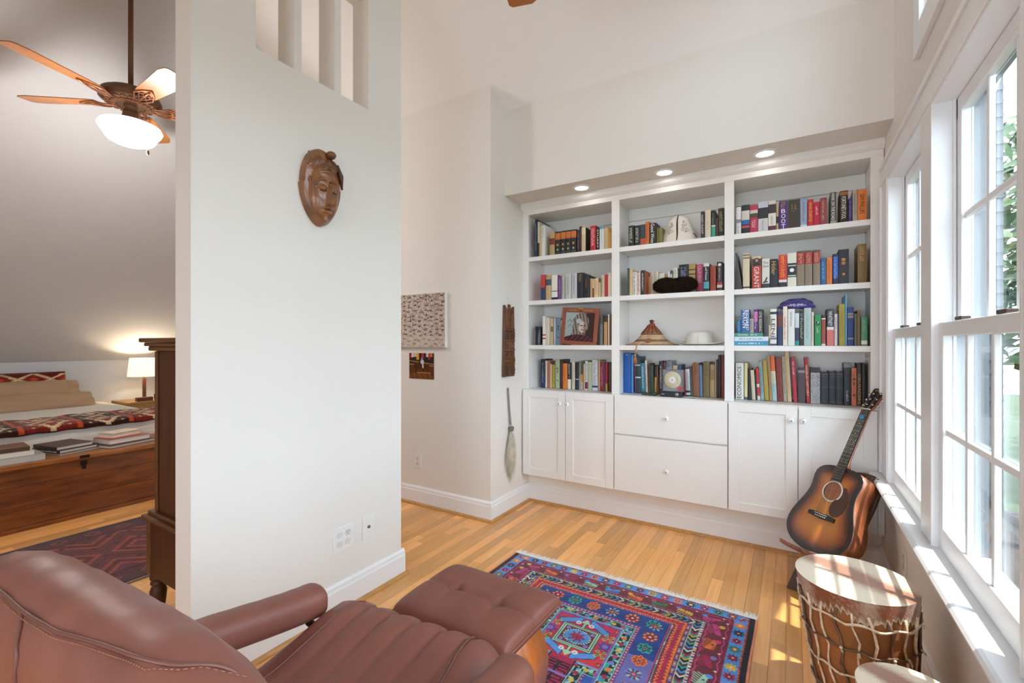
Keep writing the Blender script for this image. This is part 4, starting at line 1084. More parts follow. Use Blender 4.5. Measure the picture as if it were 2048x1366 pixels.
# ================================================================ THINGS ON THE SHELVES
# black canister
t = thing('canister', 'black round canister at the start of the third shelf, closet-side bay', 'canister', (-1.683, 3.135, 1.2345))
MB().lathe([(0.001, 1.2345), (0.029, 1.2345), (0.030, 1.240), (0.030, 1.355), (0.0285, 1.360)], (-1.683, 3.137, 0), 24).build('body', mat('canister_black', '1c2028', 0.25), t)
MB().lathe([(0.0285, 1.3602), (0.030, 1.3615), (0.030, 1.374), (0.027, 1.379), (0.001, 1.380)], (-1.683, 3.137, 0), 24).build('lid', mat('canister_lid', '262a30', 0.3), t)
MB().box(-1.7135, -1.711, 3.125, 3.137, 1.25, 1.35).build('clip', M_CHROME, t)
# framed portrait leaning on the books
ft = thing('framed_portrait', 'brown framed portrait of a long-haired woman leaning on the books', 'picture', (-1.338, 3.098, 1.2345))
Mf = Matrix.Translation((-1.338, 3.091, 1.2358)) @ Matrix.Rotation(math.radians(4), 4, 'Y') @ Matrix.Rotation(math.radians(-2), 4, 'X')
M_FR = mat('frame_brown', '8a4a34', 0.45, var=(60, .1))
W, Hh = 0.288, 0.272
fm = MB()
for a, b, c_, d in ((-W / 2, -W / 2 + .03, 0, Hh), (W / 2 - .03, W / 2, 0, Hh), (-W / 2 + .03, W / 2 - .03, 0, .028), (-W / 2 + .03, W / 2 - .03, Hh - .034, Hh)):
    fm.box(a, b, 0, .010, c_, d)
fm.xf(Mf).build('frame', M_FR, ft, bev=.001)
def port(U, V):
    x, y = U, V
    C = np.zeros((len(U), 3)) + np.array(lin('9aa8a2'))
    def put(mask, c): C[mask] = lin(c)
    put(x > .68, '3a2420')
    put((x > .62) & (x <= .72), '6a5a52')
    C *= (0.9 + .2 * y)[:, None]
    hair = (((x - .54) / .27) ** 2 + ((y - .62) / .36) ** 2 < 1) | ((np.abs(x - .42 - .1 * y) < .24 - .12 * y) & (y < .7) & (y > .15))
    put(hair, '7a6a62'); put(hair & (np.sin(x * 60 + y * 14) > .2), '93867e'); put(hair & (np.sin(x * 60 + y * 14) < -.6), '54463f')
    face = ((x - .60 - .05 * (y - .5)) / .13) ** 2 + ((y - .50) / .19) ** 2 < 1
    put(face, 'c9b8ac')
    put(face & (x > .64), '8d766a')
    put((np.abs(y - .54) < .016) & (np.abs(x - .56) < .04), '3a2c28'); put((np.abs(y - .54) < .016) & (np.abs(x - .66) < .035), '3a2c28')
    put((np.abs(x - .61) < .012) & (np.abs(y - .49) < .05), 'a08a7e'); put((np.abs(y - .40) < .014) & (np.abs(x - .60) < .035), '7a3f3a')
    put(((x - .47) / .13) ** 2 + ((y - .7) / .12) ** 2 < .5, 'a7b4ba')
    sh = y < .24 - .5 * (x - .5) ** 2
    put(sh, '42222a'); put(sh & (np.sin(x * 40 - y * 30) > .75), '6a3a40')
    scr = (np.abs(y - .70 - .04 * np.sin(x * 50)) < .012) & (x < .32) & (x > .08)
    put(scr | ((np.abs(y - .52 - .05 * np.sin(x * 44)) < .012) & (x < .3) & (x > .1)), '2c3a44')
    return C
inv = np.array(Mf)
def pf(u, v):
    P = np.stack([-W / 2 + .028 + u * (W - .056), np.full_like(u, .006), .026 + v * (Hh - .058), np.ones_like(u)], 1)
    return (P @ inv.T)[:, :3]
colour_mesh('print', pf, 90, 90, port, attr_mat('photo_print', .25), ft)
q = MB(); r_ = random.Random(2)
for s_ in (-1, 1):
    x = .03
    while x < .095:
        q.box(s_ * x, s_ * x + .003, -.0006, 0, Hh - .020, Hh - .016); x += .006
q.xf(Mf).build('gilt_lettering', flat('d8b070', .4), ft)
q = MB()
q.lathe([(0.0001, -.004), (0.012, -.003), (0.014, 0), (0.0001, 0.0)], (0, 0, 0), 12, M=Matrix.Rotation(PI / 2, 4, 'X'))
for k in range(5):
    a = PI / 2 + (k - 2) * .55
    q.box(-.004 + math.cos(a) * .016, .004 + math.cos(a) * .016, -.003, 0, -.004 + math.sin(a) * .016, .006 + math.sin(a) * .016)
q.xf(Mf @ Matrix.Translation((0.005, 0, Hh - .02))).build('gilt_emblem', mat('gilt', 'c89a3c', .35, .7), ft)

# white felt hat with dark scroll embroidery
hc = Vector((-0.648, 3.185, 1.9155))
t = thing('felt_hat', 'tall white felt hat with dark scroll embroidery on the top shelf', 'hat', hc)
def hat_r(v):
    return 0.112 * (1 - 0.38 * v) * (1 - max(0, (v - .72) / .28) ** 2.2) ** .5 if v < 1 else 0.0
m = MB()
def hf(u, v):
    a = u * 2 * PI
    r = 0.118 * (1 - .60 * v ** 1.2) * math.sqrt(max(0, 1 - max(0, (v - .78) / .22) ** 2.2)) + .0004
    return hc + Vector((r * math.cos(a), r * .62 * math.sin(a), .0002 + .186 * v))
m.grid(hf, 40, 24)
m.build('crown', mat('white_felt', 'ded3c4', .95, bump=(300, .1)), t)
M_FELT_D = mat('dark_felt', '2c2220', .9)
seam = [hf(0.75 + 0.004 * math.sin(v * 6), v) + Vector((0, -.001, 0)) for v in np.linspace(.04, .985, 22)]
MB().tube(seam, [.003 + .0025 * math.sin(v * PI) for v in np.linspace(0, 1, 22)], 6).build('front_seam', M_FELT_D, t)
rim = [hf(u, 0.012) * 1.0 + (hf(u, .012) - hc - Vector((0, 0, .002))) * .012 for u in np.linspace(.78, 1.0, 14)]
MB().tube([hf(u, .3 - (u - .92) * 2) + (hf(u, .3) - hc) * .02 for u in np.linspace(.93, .99, 8)], .0022, 6).build('side_trim', M_FELT_D, t)
for s_ in (-1, 1):
    em = MB()
    def spiral(uc, vc, r0, d, turns):
        P = []
        for k in np.linspace(0, 1, 20):
            a = d * k * turns * 2 * PI
            P.append(hf(.75 + uc + r0 * (1 - k) * math.cos(a), vc + r0 * 3.1 * (1 - k) * math.sin(a)) + Vector((0, -.0016, 0)))
        em.tube(P, .0009, 4)
    for uc, vc, r0, d in ((.065, .42, .03, 1), (.115, .42, .03, -1), (.07, .58, .022, -1), (.108, .58, .022, 1), (.088, .70, .02, 1), (.09, .33, .012, 1)):
        spiral(s_ * uc, vc, r0, d * s_, 1.6)
    em.build('embroidery', mat('embroidery_grey', '6a605c', .8), t)

# dark fur hat
fc = Vector((-0.668, 3.150, 1.5775))
t = thing('fur_hat', 'dark brown fur hat lying on the second shelf, middle bay', 'hat', fc)
m = MB()
fr = random.Random(4)
def ff(u, v):
    a = u * 2 * PI
    b = PI * (.04 + .92 * v)
    x = -math.cos(b)                       # along the hat
    lobe = (1 - abs(x) ** 2.3) ** .5 * (1 - .24 * math.exp(-((x + .02) / .18) ** 2) * max(0, math.sin(a)) - .06 * math.sin(x * 5 + 1)) + .03
    r = 1 + .05 * math.sin(a * 4 + x * 7)
    return fc + Vector((.140 * x, .046 * math.cos(a) * lobe * r, .056 + .055 * math.sin(a) * lobe * (1 + .04 * math.sin(x * 9 + a)) - .001 * 0))
m.grid(ff, 40, 22)
M_FUR = mat('dark_fur', '21150f', .95, var=(60, .5), bump=(120, .8), spec=.1)
m.build('body', M_FUR, t)
fz = MB()
for k in range(5200):
    u, v = fr.random(), fr.uniform(.02, .98)
    p = Vector(ff(u, v)); q = Vector(ff(u + .004, v)); r2 = Vector(ff(u, v + .006))
    n = (q - p).cross(r2 - p)
    if n.length < 1e-9: continue
    n.normalize()
    if n.dot(p - Vector((p.x, fc.y, fc.z + .056))) < 0: n = -n
    if p.z < fc.z + .006: continue
    d = (n + Vector((fr.uniform(-.7, .7), fr.uniform(-.5, .5), fr.uniform(-.6, .4)))).normalized() * fr.uniform(.006, .012)
    s_ = Vector((fr.uniform(-1, 1), 0, fr.uniform(-1, 1))).normalized() * .0009
    e = p + d
    if e.z < fc.z + .0005: e.z = fc.z + .001
    fz.add([p - s_, p + s_, e], [(0, 1, 2)])
o = fz.build('fur', mat('fur_strand', '2a1b14', .8, var=(40, .5), spec=.2), t, None, 0, False); o['kind'] = 'stuff'

# conical straw hat with leather top
sc_ = Vector((-0.835, 3.215, 1.2345))
t = thing('conical_hat', 'wide conical straw hat with brown leather peak on the third shelf', 'hat', sc_)
prof = [(.0005, .150), (.012, .148), (.030, .128), (.055, .098), (.080, .066), (.105, .036), (.135, .017), (.165, .007), (.182, .0015)]
def seg_lathe(z0, z1, off=0.0):
    P = []
    for i in range(len(prof) - 1):
        (r0, a), (r1, b) = prof[i], prof[i + 1]
        for k in np.linspace(0, 1, 5)[:-1]:
            z = a + (b - a) * k; r = r0 + (r1 - r0) * k
            if z0 <= z <= z1: P.append((r + off, z + off * .6))
    return P
ell = Matrix.Diagonal((1, .66, 1, 1))
MB().lathe(seg_lathe(0.0005, .15) + [(.182, .0015), (.178, .0006)], sc_, 48, 0, True, ell).build('straw_cone', mat('straw', 'c2a07c', .8, var=(25, .25), bump=(220, .4)), t)
M_LEA = mat('tan_leather', '9a5530', .6, var=(30, .25), bump=(120, .3))
M_LDK = mat('dark_leather', '3f2a20', .6)
MB().lathe(seg_lathe(.078, .15, .002), sc_, 40, 0, True, ell).build('leather_peak', M_LEA, t)
def ringtube(mb, r, z, rad, n=48):
    mb.tube([sc_ + Vector((r * math.cos(a), .66 * r * math.sin(a), z)) for a in np.linspace(0, 2 * PI, n)], rad, 5)
q = MB(); ringtube(q, .0735, .0775, .0035); ringtube(q, .119, .0285, .0018); ringtube(q, .112, .034, .0014); ringtube(q, .105, .039, .0012); q.build('dark_band', M_LDK, t)
q = MB(); ringtube(q, .178, .0035, .0032); q.build('bound_edge', mat('brown_binding', '6a4a38', .7), t)
q = MB()
for k in range(6):
    a = -PI / 2 + (k - 2.5) * .5
    q.tube([sc_ + Vector((r * math.cos(a), .66 * r * math.sin(a) - .002, z + .003)) for r, z in ((.072, .08), (.05, .105), (.025, .134))], .0022, 5)
q.build('leather_seams', M_LDK, t)
q = MB().lathe([(.0001, .004), (.018, .0035), (.0205, .0015), (.0205, 0)], (0, 0, 0), 20, 0, True, Matrix.Translation(sc_ + Vector((0.0, -.0800, .0315))) @ Matrix.Rotation(math.radians(-42), 4, 'X') @ Matrix.Rotation(PI / 2, 4, 'X') @ Matrix.Rotation(0, 4, 'X'))
q.build('woven_medallion', mat('medallion', '9a6248', .8, bump=(300, .6)), t)
q = MB().sphere(sc_ + Vector((0, 0, .158)), .012, 12, 8, 0, (1.1, .9, .8)).tube([sc_ + Vector(p) for p in ((-.016, 0, .168), (0, 0, .173), (.018, 0, .166))], [.004, .006, .003], 6)
q.build('knot', mat('knot_leather', '6a3424', .6), t)
q = MB()
for k in range(4):
    q.tube([sc_ + Vector(p) for p in ((.008, -.008, .160), (.016 + .003 * k, -.012, .155 - .004 * k), (.022 + .002 * k, -.012, .142 - .005 * k))], .0016, 5)
    q.tube([sc_ + Vector(p) for p in ((-.008, -.010, .150), (-.02 - .004 * k, -.016, .132), (-.026 + .004 * k, -.02, .118 - .004 * k))], .0014, 5)
q.build('lacing', mat('lacing', 'a8442c', .6), t)
q = MB()
q.tube([(-0.880, 3.110, 1.2375), (-.897, 3.085, 1.2378), (-.902, 3.080, 1.230), (-.908, 3.079, 1.195), (-.911, 3.079, 1.172)], [.004, .004, .0035, .0035, .005], 7)
q.tube([(-.911, 3.079, 1.172), (-.912, 3.079, 1.165), (-.911, 3.079, 1.155)], [.006, .0075, .006], 7)
q.build('chin_strap', mat('strap_leather', 'b07a54', .7), t)
q = MB()
for k in range(14):
    a = k * 2 * PI / 14
    q.tube([(-.911 + .005 * math.cos(a), 3.079 + .004 * math.sin(a), 1.156), (-.911 + .009 * math.cos(a), 3.078 + .006 * math.sin(a), 1.135), (-.910 + .012 * math.cos(a + .3), 3.078 + .006 * math.sin(a), 1.108 + .01 * (k % 3))], .0014, 4)
q.build('strap_tassel', mat('tassel_peach', 'c78662', .8), t)

# white brimmed hat
wc = Vector((-0.522, 3.215, 1.2345))
t = thing('brimmed_hat', 'white wide brimmed hat with leather band beside the conical hat', 'hat', wc)
def brim(u, v):
    a = u * 2 * PI
    r = .088 + v * .075
    up = .032 * max(0, -math.cos(a)) ** 3 * v ** 2 + .012 * max(0, math.cos(a)) ** 3 * v ** 2 + .008 * v + .002
    return wc + Vector((r * math.cos(a), r * .76 * math.sin(a), up))
M_WHAT = mat('white_hat', 'd8d4ca', .9, bump=(250, .15))
o = MB().grid(brim, 48, 6).build('brim', M_WHAT, t)
o.modifiers.new('solid', 'SOLIDIFY').thickness = .003
MB().lathe([(.088, .0025), (.086, .012), (.078, .05), (.070, .078), (.064, .086), (.052, .089), (.03, .084), (.0005, .082)], wc, 36, 0, True, Matrix.Diagonal((1, .8, 1, 1))).build('crown', M_WHAT, t)
MB().lathe([(.0885, .003), (.0893, .004), (.0885, .0085), (.087, .0085)], wc, 36, 0, True, Matrix.Diagonal((1, .8, 1, 1))).build('hat_band', mat('band_leather', 'a8683c', .5), t)
MB().tube([wc + Vector(p) for p in ((0, -.0715, .012), (0, -.0645, .05), (0, -.0575, .078), (0, -.045, .090), (0, -.02, .088))], .0009, 5).build('crown_seam', mat('seam_white', 'b8b2a4', .8), t)

# disc player on the worktop
t = thing('disc_player', 'small black disc player with a disc in its clear case', 'disc player', (-0.688, 3.135, .8917), None)
M_PL = mat('player_black', '1d1e21', .35)
MB().box(-.756, -.618, 3.125, 3.165, .8918, .9285).build('base', M_PL, t, bev=.002)
bk = MB().box(-.741, -.607, 3.140, 3.144, .9287, 1.075).build('back_plate', mat('player_grey', '8a8a90', .35), t, bev=.001)
M_CL = mat('clear_case', 'e8eef0', .03, trans=1.0)
cs = MB()
for a, b, c_, d in ((-.741, -.738, .9287, 1.075), (-.610, -.607, .9287, 1.075), (-.738, -.610, 1.072, 1.075)):
    cs.box(a, b, 3.128, 3.1398, c_, d)
cs.build('case_rim', mat('case_rim', '6d6f74', .2), t)
My = Matrix.Translation((-.680, 3.1395, 1.005)) @ Matrix.Rotation(PI / 2, 4, 'X')
MB().lathe([(.022, .0055), (.056, .0055), (.0565, .0045), (.0565, .0035)], (0, 0, 0), 40, 0, True, My).build('disc', mat('disc_cream', 'c3bb9c', .35), t)
MB().lathe([(.0055, .0058), (.021, .0062), (.022, .0054)], (0, 0, 0), 28, 0, True, My).build('disc_hub', mat('disc_hub', 'dcdcdc', .45), t)
MB().lathe([(.0001, .0095), (.004, .009), (.0053, .006)], (0, 0, 0), 14, 0, True, My).build('spindle', M_CHROME, t)
Mk = Matrix.Translation((-.648, 3.125, .911)) @ Matrix.Rotation(PI / 2, 4, 'X')
MB().lathe([(.0001, .008), (.0105, .0078), (.012, .006), (.012, .0)], (0, 0, 0), 20, 0, True, Mk).build('volume_knob', mat('knob_grey', '8d8e90', .3, .5), t)
q = MB(); 
for k in range(5): q.box(-.748 + k * .004, -.7455 + k * .004, 3.1244, 3.125, .907, .911)
q.build('front_marking', flat('d8d8d8'), t)
q = MB().box(-.648, -.616, 3.1385, 3.1398, .935, .962); q.build('sleeve_print', flat('c4485c'), t)
q = MB()
for k, (a, b) in enumerate(((-.655, 1.02), (-.650, 1.0), (-.648, 0.985), (-.652, 1.012))): q.box(a, a + .006, 3.1332, 3.1338, b, b + .003)
q.build('handwriting', flat('3a3a3a'), t)
# carved stone and shell
t = thing('stone_carving', 'small dark green stone carving beside the disc player', 'carving', (-.833, 3.150, .8917))
m = MB(); sr = random.Random(8)
for dx, rz, rx in ((-.040, .013, .018), (-.018, .010, .014), (.004, .009, .016), (.030, .013, .024)):
    m.sphere((-.833 + dx, 3.148, .8917 + rz * .96), rx, 14, 8, 0, (1, .8, rz / rx))
m.build('body', mat('green_stone', '2f4038', .35, var=(90, .4), bump=(140, .4)), t)
MB().sphere((-.872, 3.139, .9135), .004, 8, 6).sphere((-.861, 3.137, .9145), .004, 8, 6).build('eye', mat('stone_dark', '1d2622', .3), t)
t = thing('shell', 'white scallop shell lying in front of the worktop books', 'shell', (-.556, 3.130, .8917))
def shf(u, v):
    a = -PI * .05 + u * PI * 1.1
    r = .004 + v * .028 * (1 + .05 * math.cos(u * 60))
    return Vector((-.556 + r * math.cos(a) * 1.05, 3.120 + r * math.sin(a) * .8, .8921 + .009 * (1 - (v - .35) ** 2 * 2.1) * (1 + .08 * math.cos(u * 60))))
o = MB().grid(shf, 60, 8).build('valve', mat('shell_white', 'dcdad4', .4), t)
o.modifiers.new('solid', 'SOLIDIFY').thickness = .0012

# purple cap lying on the books
pc = Vector((0.018, 3.165, 1.4475))
t = thing('embroidered_cap', 'purple cap with white scroll embroidery lying on books', 'hat', pc)
M_PUR = mat('purple_cloth', '3b2678', .55, var=(40, .2), bump=(160, .2), sheen=.3)
def cap(u, v):
    a = u * 2 * PI
    prof_ = [(.080, .004), (.086, .016), (.085, .034), (.078, .044), (.062, .050), (.040, .054 + .010 * math.cos(a * 2 + .5)), (.018, .060), (.0006, .062)]
    k = v * (len(prof_) - 1); i = min(int(k), len(prof_) - 2); f = k - i
    r = prof_[i][0] * (1 - f) + prof_[i + 1][0] * f; z = prof_[i][1] * (1 - f) + prof_[i + 1][1] * f
    w = 1 + .04 * math.sin(a * 3) * (1 if v < .6 else 0)
    return pc + Vector((r * w * math.cos(a), r * .62 * math.sin(a), z + .003 * math.sin(a * 5 + v * 4)))
MB().grid(cap, 48, 16).build('crown', M_PUR, t)
def flap(u, v):
    a = PI + u * PI
    r = .086 + .006 * math.sin(v * PI)
    return pc + Vector(((r + .006 * abs(math.cos(a)) ** 4) * math.cos(a), (r * .62 + .004) * math.sin(a), .005 + v * .026 * (1 - .35 * abs(math.cos(a)) ** 3)))
o = MB().grid(flap, 36, 5).build('turned_up_flap', M_PUR, t)
o.modifiers.new('solid', 'SOLIDIFY').thickness = .002
em = MB()
for s_ in (-1, 1):
    for x0, z0, r0, tn in ((.010, .020, .009, 1.3), (.026, .021, .007, 1.2)):
        P = []
        for k in np.linspace(0, 1, 18):
            a = k * tn * 2 * PI
            xx = s_ * (x0 + r0 * (1 - k * .85) * math.cos(a)); zz = z0 + r0 * (1 - k * .85) * math.sin(a)
            yy = -(.0995 * .62) * math.sqrt(max(0, 1 - (xx / .0995) ** 2)) - .0015
            P.append(pc + Vector((xx, yy, zz)))
        em.tube(P, .0015, 5)
    em.tube([pc + Vector((s_ * x, -(.0995 * .62) * math.sqrt(1 - (x / .0995) ** 2) - .0015, z)) for x, z in ((.032, .016), (.042, .022), (.050, .018))], .0013, 5)
em.build('scroll_embroidery', mat('embroidery_white', 'e4e0ee', .7), t)
# ================================================================ WALL PIECES
# carved mask on the divider wall (faces +X; local a along +Y, b up)
mc = Vector((XW, 1.279, 1.944))
t = thing('carved_mask', 'brown carved wooden face mask hanging on the divider wall', 'mask', mc)
M_MASK = mat('mask_wood', '9c6538', .30, var=(26, .30), bump=(70, .15), col2='5a341c', stretch=(1, 1, .6), coat=.3)
HA, HB = 0.100, 0.176
def g2(a, b, ca, cb, sa, sb): return math.exp(-((a - ca) / sa) ** 2 - ((b - cb) / sb) ** 2)
FC = -.02            # face centre line
def mask_h(a, b):
    """relief of the mask: shield, raised face, coiffure, brows, lids, nose, lips, beard"""
    r = math.hypot(a, b)
    hgt = .014 + .014 * max(0, 1 - r ** 2) ** .5
    fr = ((a - FC) / .70) ** 2 + ((b + .22) / .72) ** 2
    if fr < 1: hgt += .040 * (1 - fr) ** .42
    for ca, sa in ((-.34, .40), (.34, .34)):
        q = ((a - ca) / sa) ** 2 + ((b - .50) / .21) ** 2
        if q < 1: hgt += .026 * (1 - q) ** .5 + .0022 * math.sin((a * (1 if ca < 0 else -1) * .8 + b * 1.2) * 75)
    hgt += .012 * g2(a, b, FC, .29, .42, .05)
    for ca, w in ((FC - .27, .25), (FC + .27, .22)):
        d = math.hypot((a - ca) / w, (b + .12) / .21)
        if b > -.16: hgt += .008 * math.exp(-((d - 1) / .13) ** 2)
        hgt -= .012 * math.exp(-(d / .80) ** 2)
        hgt += .019 * math.exp(-((a - ca) / (w * .60)) ** 2 - ((b + .15) / .085) ** 2)
        hgt -= .008 * math.exp(-((a - ca) / (w * .62)) ** 2 - ((b + .205 - .03 * ((a - ca) / w) ** 2) / .020) ** 2)
    if -.52 < b < -.02:
        wn_ = .045 + .065 * (-.02 - b) / .50
        hgt += (.012 + .022 * (-.02 - b) / .50) * math.exp(-((a - FC) / wn_) ** 2 * 1.2)
    hgt += .015 * g2(a, b, FC, -.60, .19, .030) + .015 * g2(a, b, FC, -.685, .15, .032)
    hgt -= .008 * g2(a, b, FC, -.642, .18, .014)
    hgt += .016 * g2(a, b, FC, -.93, .12, .09)
    return hgt
NU, NV = 150, 110
rows = []
m = MB()
def mask_pt(u, v):
    th = u * 2 * PI
    ca, sb = math.cos(th), math.sin(th)
    er = 1.0 - (.06 if sb > 0 else .12 * abs(ca) ** 1.5 * abs(sb))
    a, b = ca * v * er, sb * v * er
    hh = mask_h(a, b) * (1 if v < .93 else max(0.0, (1 - v) / .07) ** .5)
    return Vector((XW + .0006 + .012 * (1 if v < .999 else 0) + hh * (1 if v < .999 else 0), mc.y + a * HA, mc.z + b * HB))
m.grid(mask_pt, NU, NV)
m.build('face', M_MASK, t)
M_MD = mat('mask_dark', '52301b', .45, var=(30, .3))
MB().sphere((XW + .048, mc.y + .030, mc.z + .142), .022, 14, 9, 0, (1, 1, .8)).build('top_knot', mat('mask_knot', '6d4527', .4, var=(30, .3)), t)
MB().tube([(XW + .040, mc.y + .064, mc.z + .110), (XW + .040, mc.y + .086, mc.z + .065), (XW + .036, mc.y + .097, mc.z + .008)], [.009, .013, .004], 8).build('side_braid', M_MD, t)
MB().tube([(XW + .034, mc.y - .070, mc.z + .13), (XW + .038, mc.y - .072, mc.z + .10), (XW + .036, mc.y - .075, mc.z + .075)], [.004, .006, .004], 8).build('side_horn', M_MASK, t)
e = MB()
e.tube([(XW + .042, mc.y - .060 + .011 * math.cos(a), mc.z + .008 + .017 * math.sin(a)) for a in np.linspace(0, 2 * PI, 18)], .0032, 6)
e.sphere((XW + .036, mc.y - .060, mc.z + .008), .010, 10, 7, 0, (.6, .9, 1.4))
e.build('ear', M_MASK, t)
s = MB()
for k in range(6):
    s.sphere((XW + .050 + .002 * (k % 3), mc.y - .040 + .007 * (k % 3), mc.z + (.004 if k < 3 else -.005)), .0032, 7, 5)
for k in range(4):
    s.sphere((XW + .083, mc.y - .004 + .006 * (k % 2), mc.z - .001 + .006 * (k // 2)), .003, 7, 5)
s.build('scar_marks', M_MD, t)
l = MB()
for ca, w in ((FC - .27, .25), (FC + .27, .22)):
    P = [(XW + .0135 + mask_h(ca + w * .62 * q, -.205 + .03 * q * q) + .0006, mc.y + (ca + w * .62 * q) * HA, mc.z + (-.205 + .03 * q * q) * HB) for q in np.linspace(-1, 1, 10)]
    l.tube(P, [.0006] + [.0022] * 8 + [.0006], 5)
l.build('closed_eyes', mat('mask_shade_line', '3a2013', .5), t)  # dark tubes stand in for the shade in the eye slits
l = MB()
l.tube([(XW + .0135 + mask_h(FC + .17 * q, -.642) + .0006, mc.y + (FC + .17 * q) * HA, mc.z - .642 * HB) for q in np.linspace(-1, 1, 8)], [.0005] + [.0018] * 6 + [.0005], 5)
l.build('mouth_line', MATS['mask_shade_line'], t)  # dark tube for the shade between the lips

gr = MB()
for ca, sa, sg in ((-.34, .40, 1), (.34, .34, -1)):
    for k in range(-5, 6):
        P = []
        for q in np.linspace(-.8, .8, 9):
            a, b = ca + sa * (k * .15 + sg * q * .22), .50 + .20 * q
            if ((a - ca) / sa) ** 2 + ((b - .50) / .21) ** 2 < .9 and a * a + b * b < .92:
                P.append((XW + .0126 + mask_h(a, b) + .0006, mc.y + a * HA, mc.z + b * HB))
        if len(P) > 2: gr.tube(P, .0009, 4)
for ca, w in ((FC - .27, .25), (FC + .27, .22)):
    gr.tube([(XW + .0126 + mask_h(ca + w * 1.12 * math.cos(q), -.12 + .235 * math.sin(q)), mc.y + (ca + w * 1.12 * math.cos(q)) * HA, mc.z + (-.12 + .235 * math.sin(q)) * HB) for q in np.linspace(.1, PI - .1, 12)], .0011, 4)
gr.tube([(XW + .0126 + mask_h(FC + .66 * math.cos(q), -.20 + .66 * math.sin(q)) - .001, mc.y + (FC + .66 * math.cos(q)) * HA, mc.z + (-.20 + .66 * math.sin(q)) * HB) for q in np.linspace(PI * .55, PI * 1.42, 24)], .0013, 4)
gr.build('groove_shade_lines', M_MD, t)  # dark tubes over hair, brows and hairline imitate shade in the carving

# carved plaque on the closet wall (faces +X)
t = thing('carved_plaque', 'dark carved wooden plaque with notched top on closet wall', 'wall carving', (XW, 2.855, 1.265))
M_PLQ = mat('plaque_wood', '5f3d2c', .42, var=(25, .35), bump=(50, .3), stretch=(1, 1, .3))
P = [(2.778, 1.003), (2.928, 1.003), (2.930, 1.30), (2.923, 1.523), (2.885, 1.475), (2.872, 1.535), (2.858, 1.535), (2.852, 1.468), (2.795, 1.528), (2.788, 1.30)]
MB().prism(P, 'x', XW + .002, XW + .022).build('board', M_PLQ, t, bev=.002)
M_PL2 = mat('plaque_relief', '74492f', .4, var=(40, .35), bump=(90, .3))
for k, (z0, z1) in enumerate(((1.345, 1.352), (1.265, 1.272), (1.195, 1.204), (1.140, 1.148), (1.085, 1.093))):
    bx('raised_band', XW + .0221, XW + .030, 2.786, 2.926, z0, z1, M_PL2, t, .001)
pr = random.Random(6)
q = MB()
q.prism([(2.80, 1.36), (2.845, 1.36), (2.862, 1.45), (2.80, 1.50)], 'x', XW + .0221, XW + .027); q.prism([(2.868, 1.36), (2.915, 1.36), (2.915, 1.49), (2.876, 1.45)], 'x', XW + .0221, XW + .027)
q.build('feather_relief', M_PL2, t, bev=.001)
for row, (z0, z1) in enumerate(((1.276, 1.340), (1.208, 1.262), (1.150, 1.192), (1.096, 1.137), (1.012, 1.080))):
    q = MB(); y = 2.795
    while y < 2.915:
        w_ = pr.uniform(.010, .024)
        q.box(XW + .0221, XW + pr.uniform(.026, .031), y, min(y + w_, 2.922), z0 + pr.uniform(0, .010), z1 - pr.uniform(0, .012))
        q.sphere((XW + .028, y + w_ / 2, (z0 + z1) / 2 + .006), .006, 8, 6)
        y += w_ + .005
    q.build('figure_relief', M_PL2 if row % 2 else M_PLQ, t)
MB().tube([(XW + .001, 2.852, 1.578), (XW + .012, 2.852, 1.580)], .0015, 6).build('nail', M_CHROME, t)
MB().tube([(XW + .010, 2.852, 1.577), (XW + .008, 2.862, 1.552), (XW + .012, 2.866, 1.534)], .0008, 4).build('hanging_wire', M_CHROME, t)

# fly whisk
t = thing('fly_whisk', 'pale horsehair fly whisk with beaded handle on closet wall', 'whisk', (XW, 2.87, .9))
hp = [(XW + .012, 2.853, .915), (XW + .012, 2.857, .86), (XW + .013, 2.864, .78), (XW + .014, 2.874, .70), (XW + .015, 2.883, .645)]
MB().tube(hp, [.004, .005, .0055, .006, .008], 8).build('handle', mat('whisk_handle', '5a5048', .6), t)
q = MB()
for k in range(34):
    f = k / 33 * 4 * .999; i = int(f); f -= i
    c = Vector(hp[i]).lerp(Vector(hp[i + 1]), f)
    q.lathe([(.0066 + .0006 * (k % 2) + .001 * k / 34, -.003), (.0078 + .001 * k / 34, 0), (.0066, .003)], c, 9)
q.build('bead_wrap', mat('bead_grey', '8b857c', .4, var=(300, .5)), t)
q = MB().sphere((XW + .018, 2.886, .610), .024, 14, 9, 0, (.8, 1, .85))
for k in range(26):
    a = k * 2.4; b = .25 + 1.1 * (k / 26)
    q.sphere((XW + .018 + .020 * math.sin(b) * math.cos(a), 2.886 + .025 * math.sin(b) * math.sin(a), .610 + .020 * math.cos(b)), .0045, 6, 4)
q.build('knot', mat('knot_beads', '77706a', .5, var=(200, .4)), t)
q = MB(); wr_ = random.Random(9)
for k in range(700):
    a = wr_.uniform(0, 2 * PI); rr = math.sqrt(wr_.random())
    p0 = Vector((XW + .018 + .010 * rr * math.cos(a), 2.886 + .020 * rr * math.sin(a), .598))
    sp = wr_.uniform(.7, 1.3)
    yy = 2.888 + .075 * rr * math.sin(a) * sp
    zz = .598 - wr_.uniform(.25, .40) * (1 - .25 * abs(math.sin(a)) * rr)
    p1 = Vector((XW + .018 + .016 * rr * math.cos(a), 2.887 + .055 * rr * math.sin(a), .50))
    p2 = Vector((max(XW + .003, XW + .016 + .014 * rr * math.cos(a)), yy, zz))
    for A, B, w0, w1 in ((p0, p1, .0009, .0013), (p1, p2, .0013, .0003)):
        q.add([A + Vector((0, -w0, 0)), A + Vector((0, w0, 0)), B + Vector((0, w1, 0)), B + Vector((0, -w1, 0))], [(0, 1, 2, 3)])
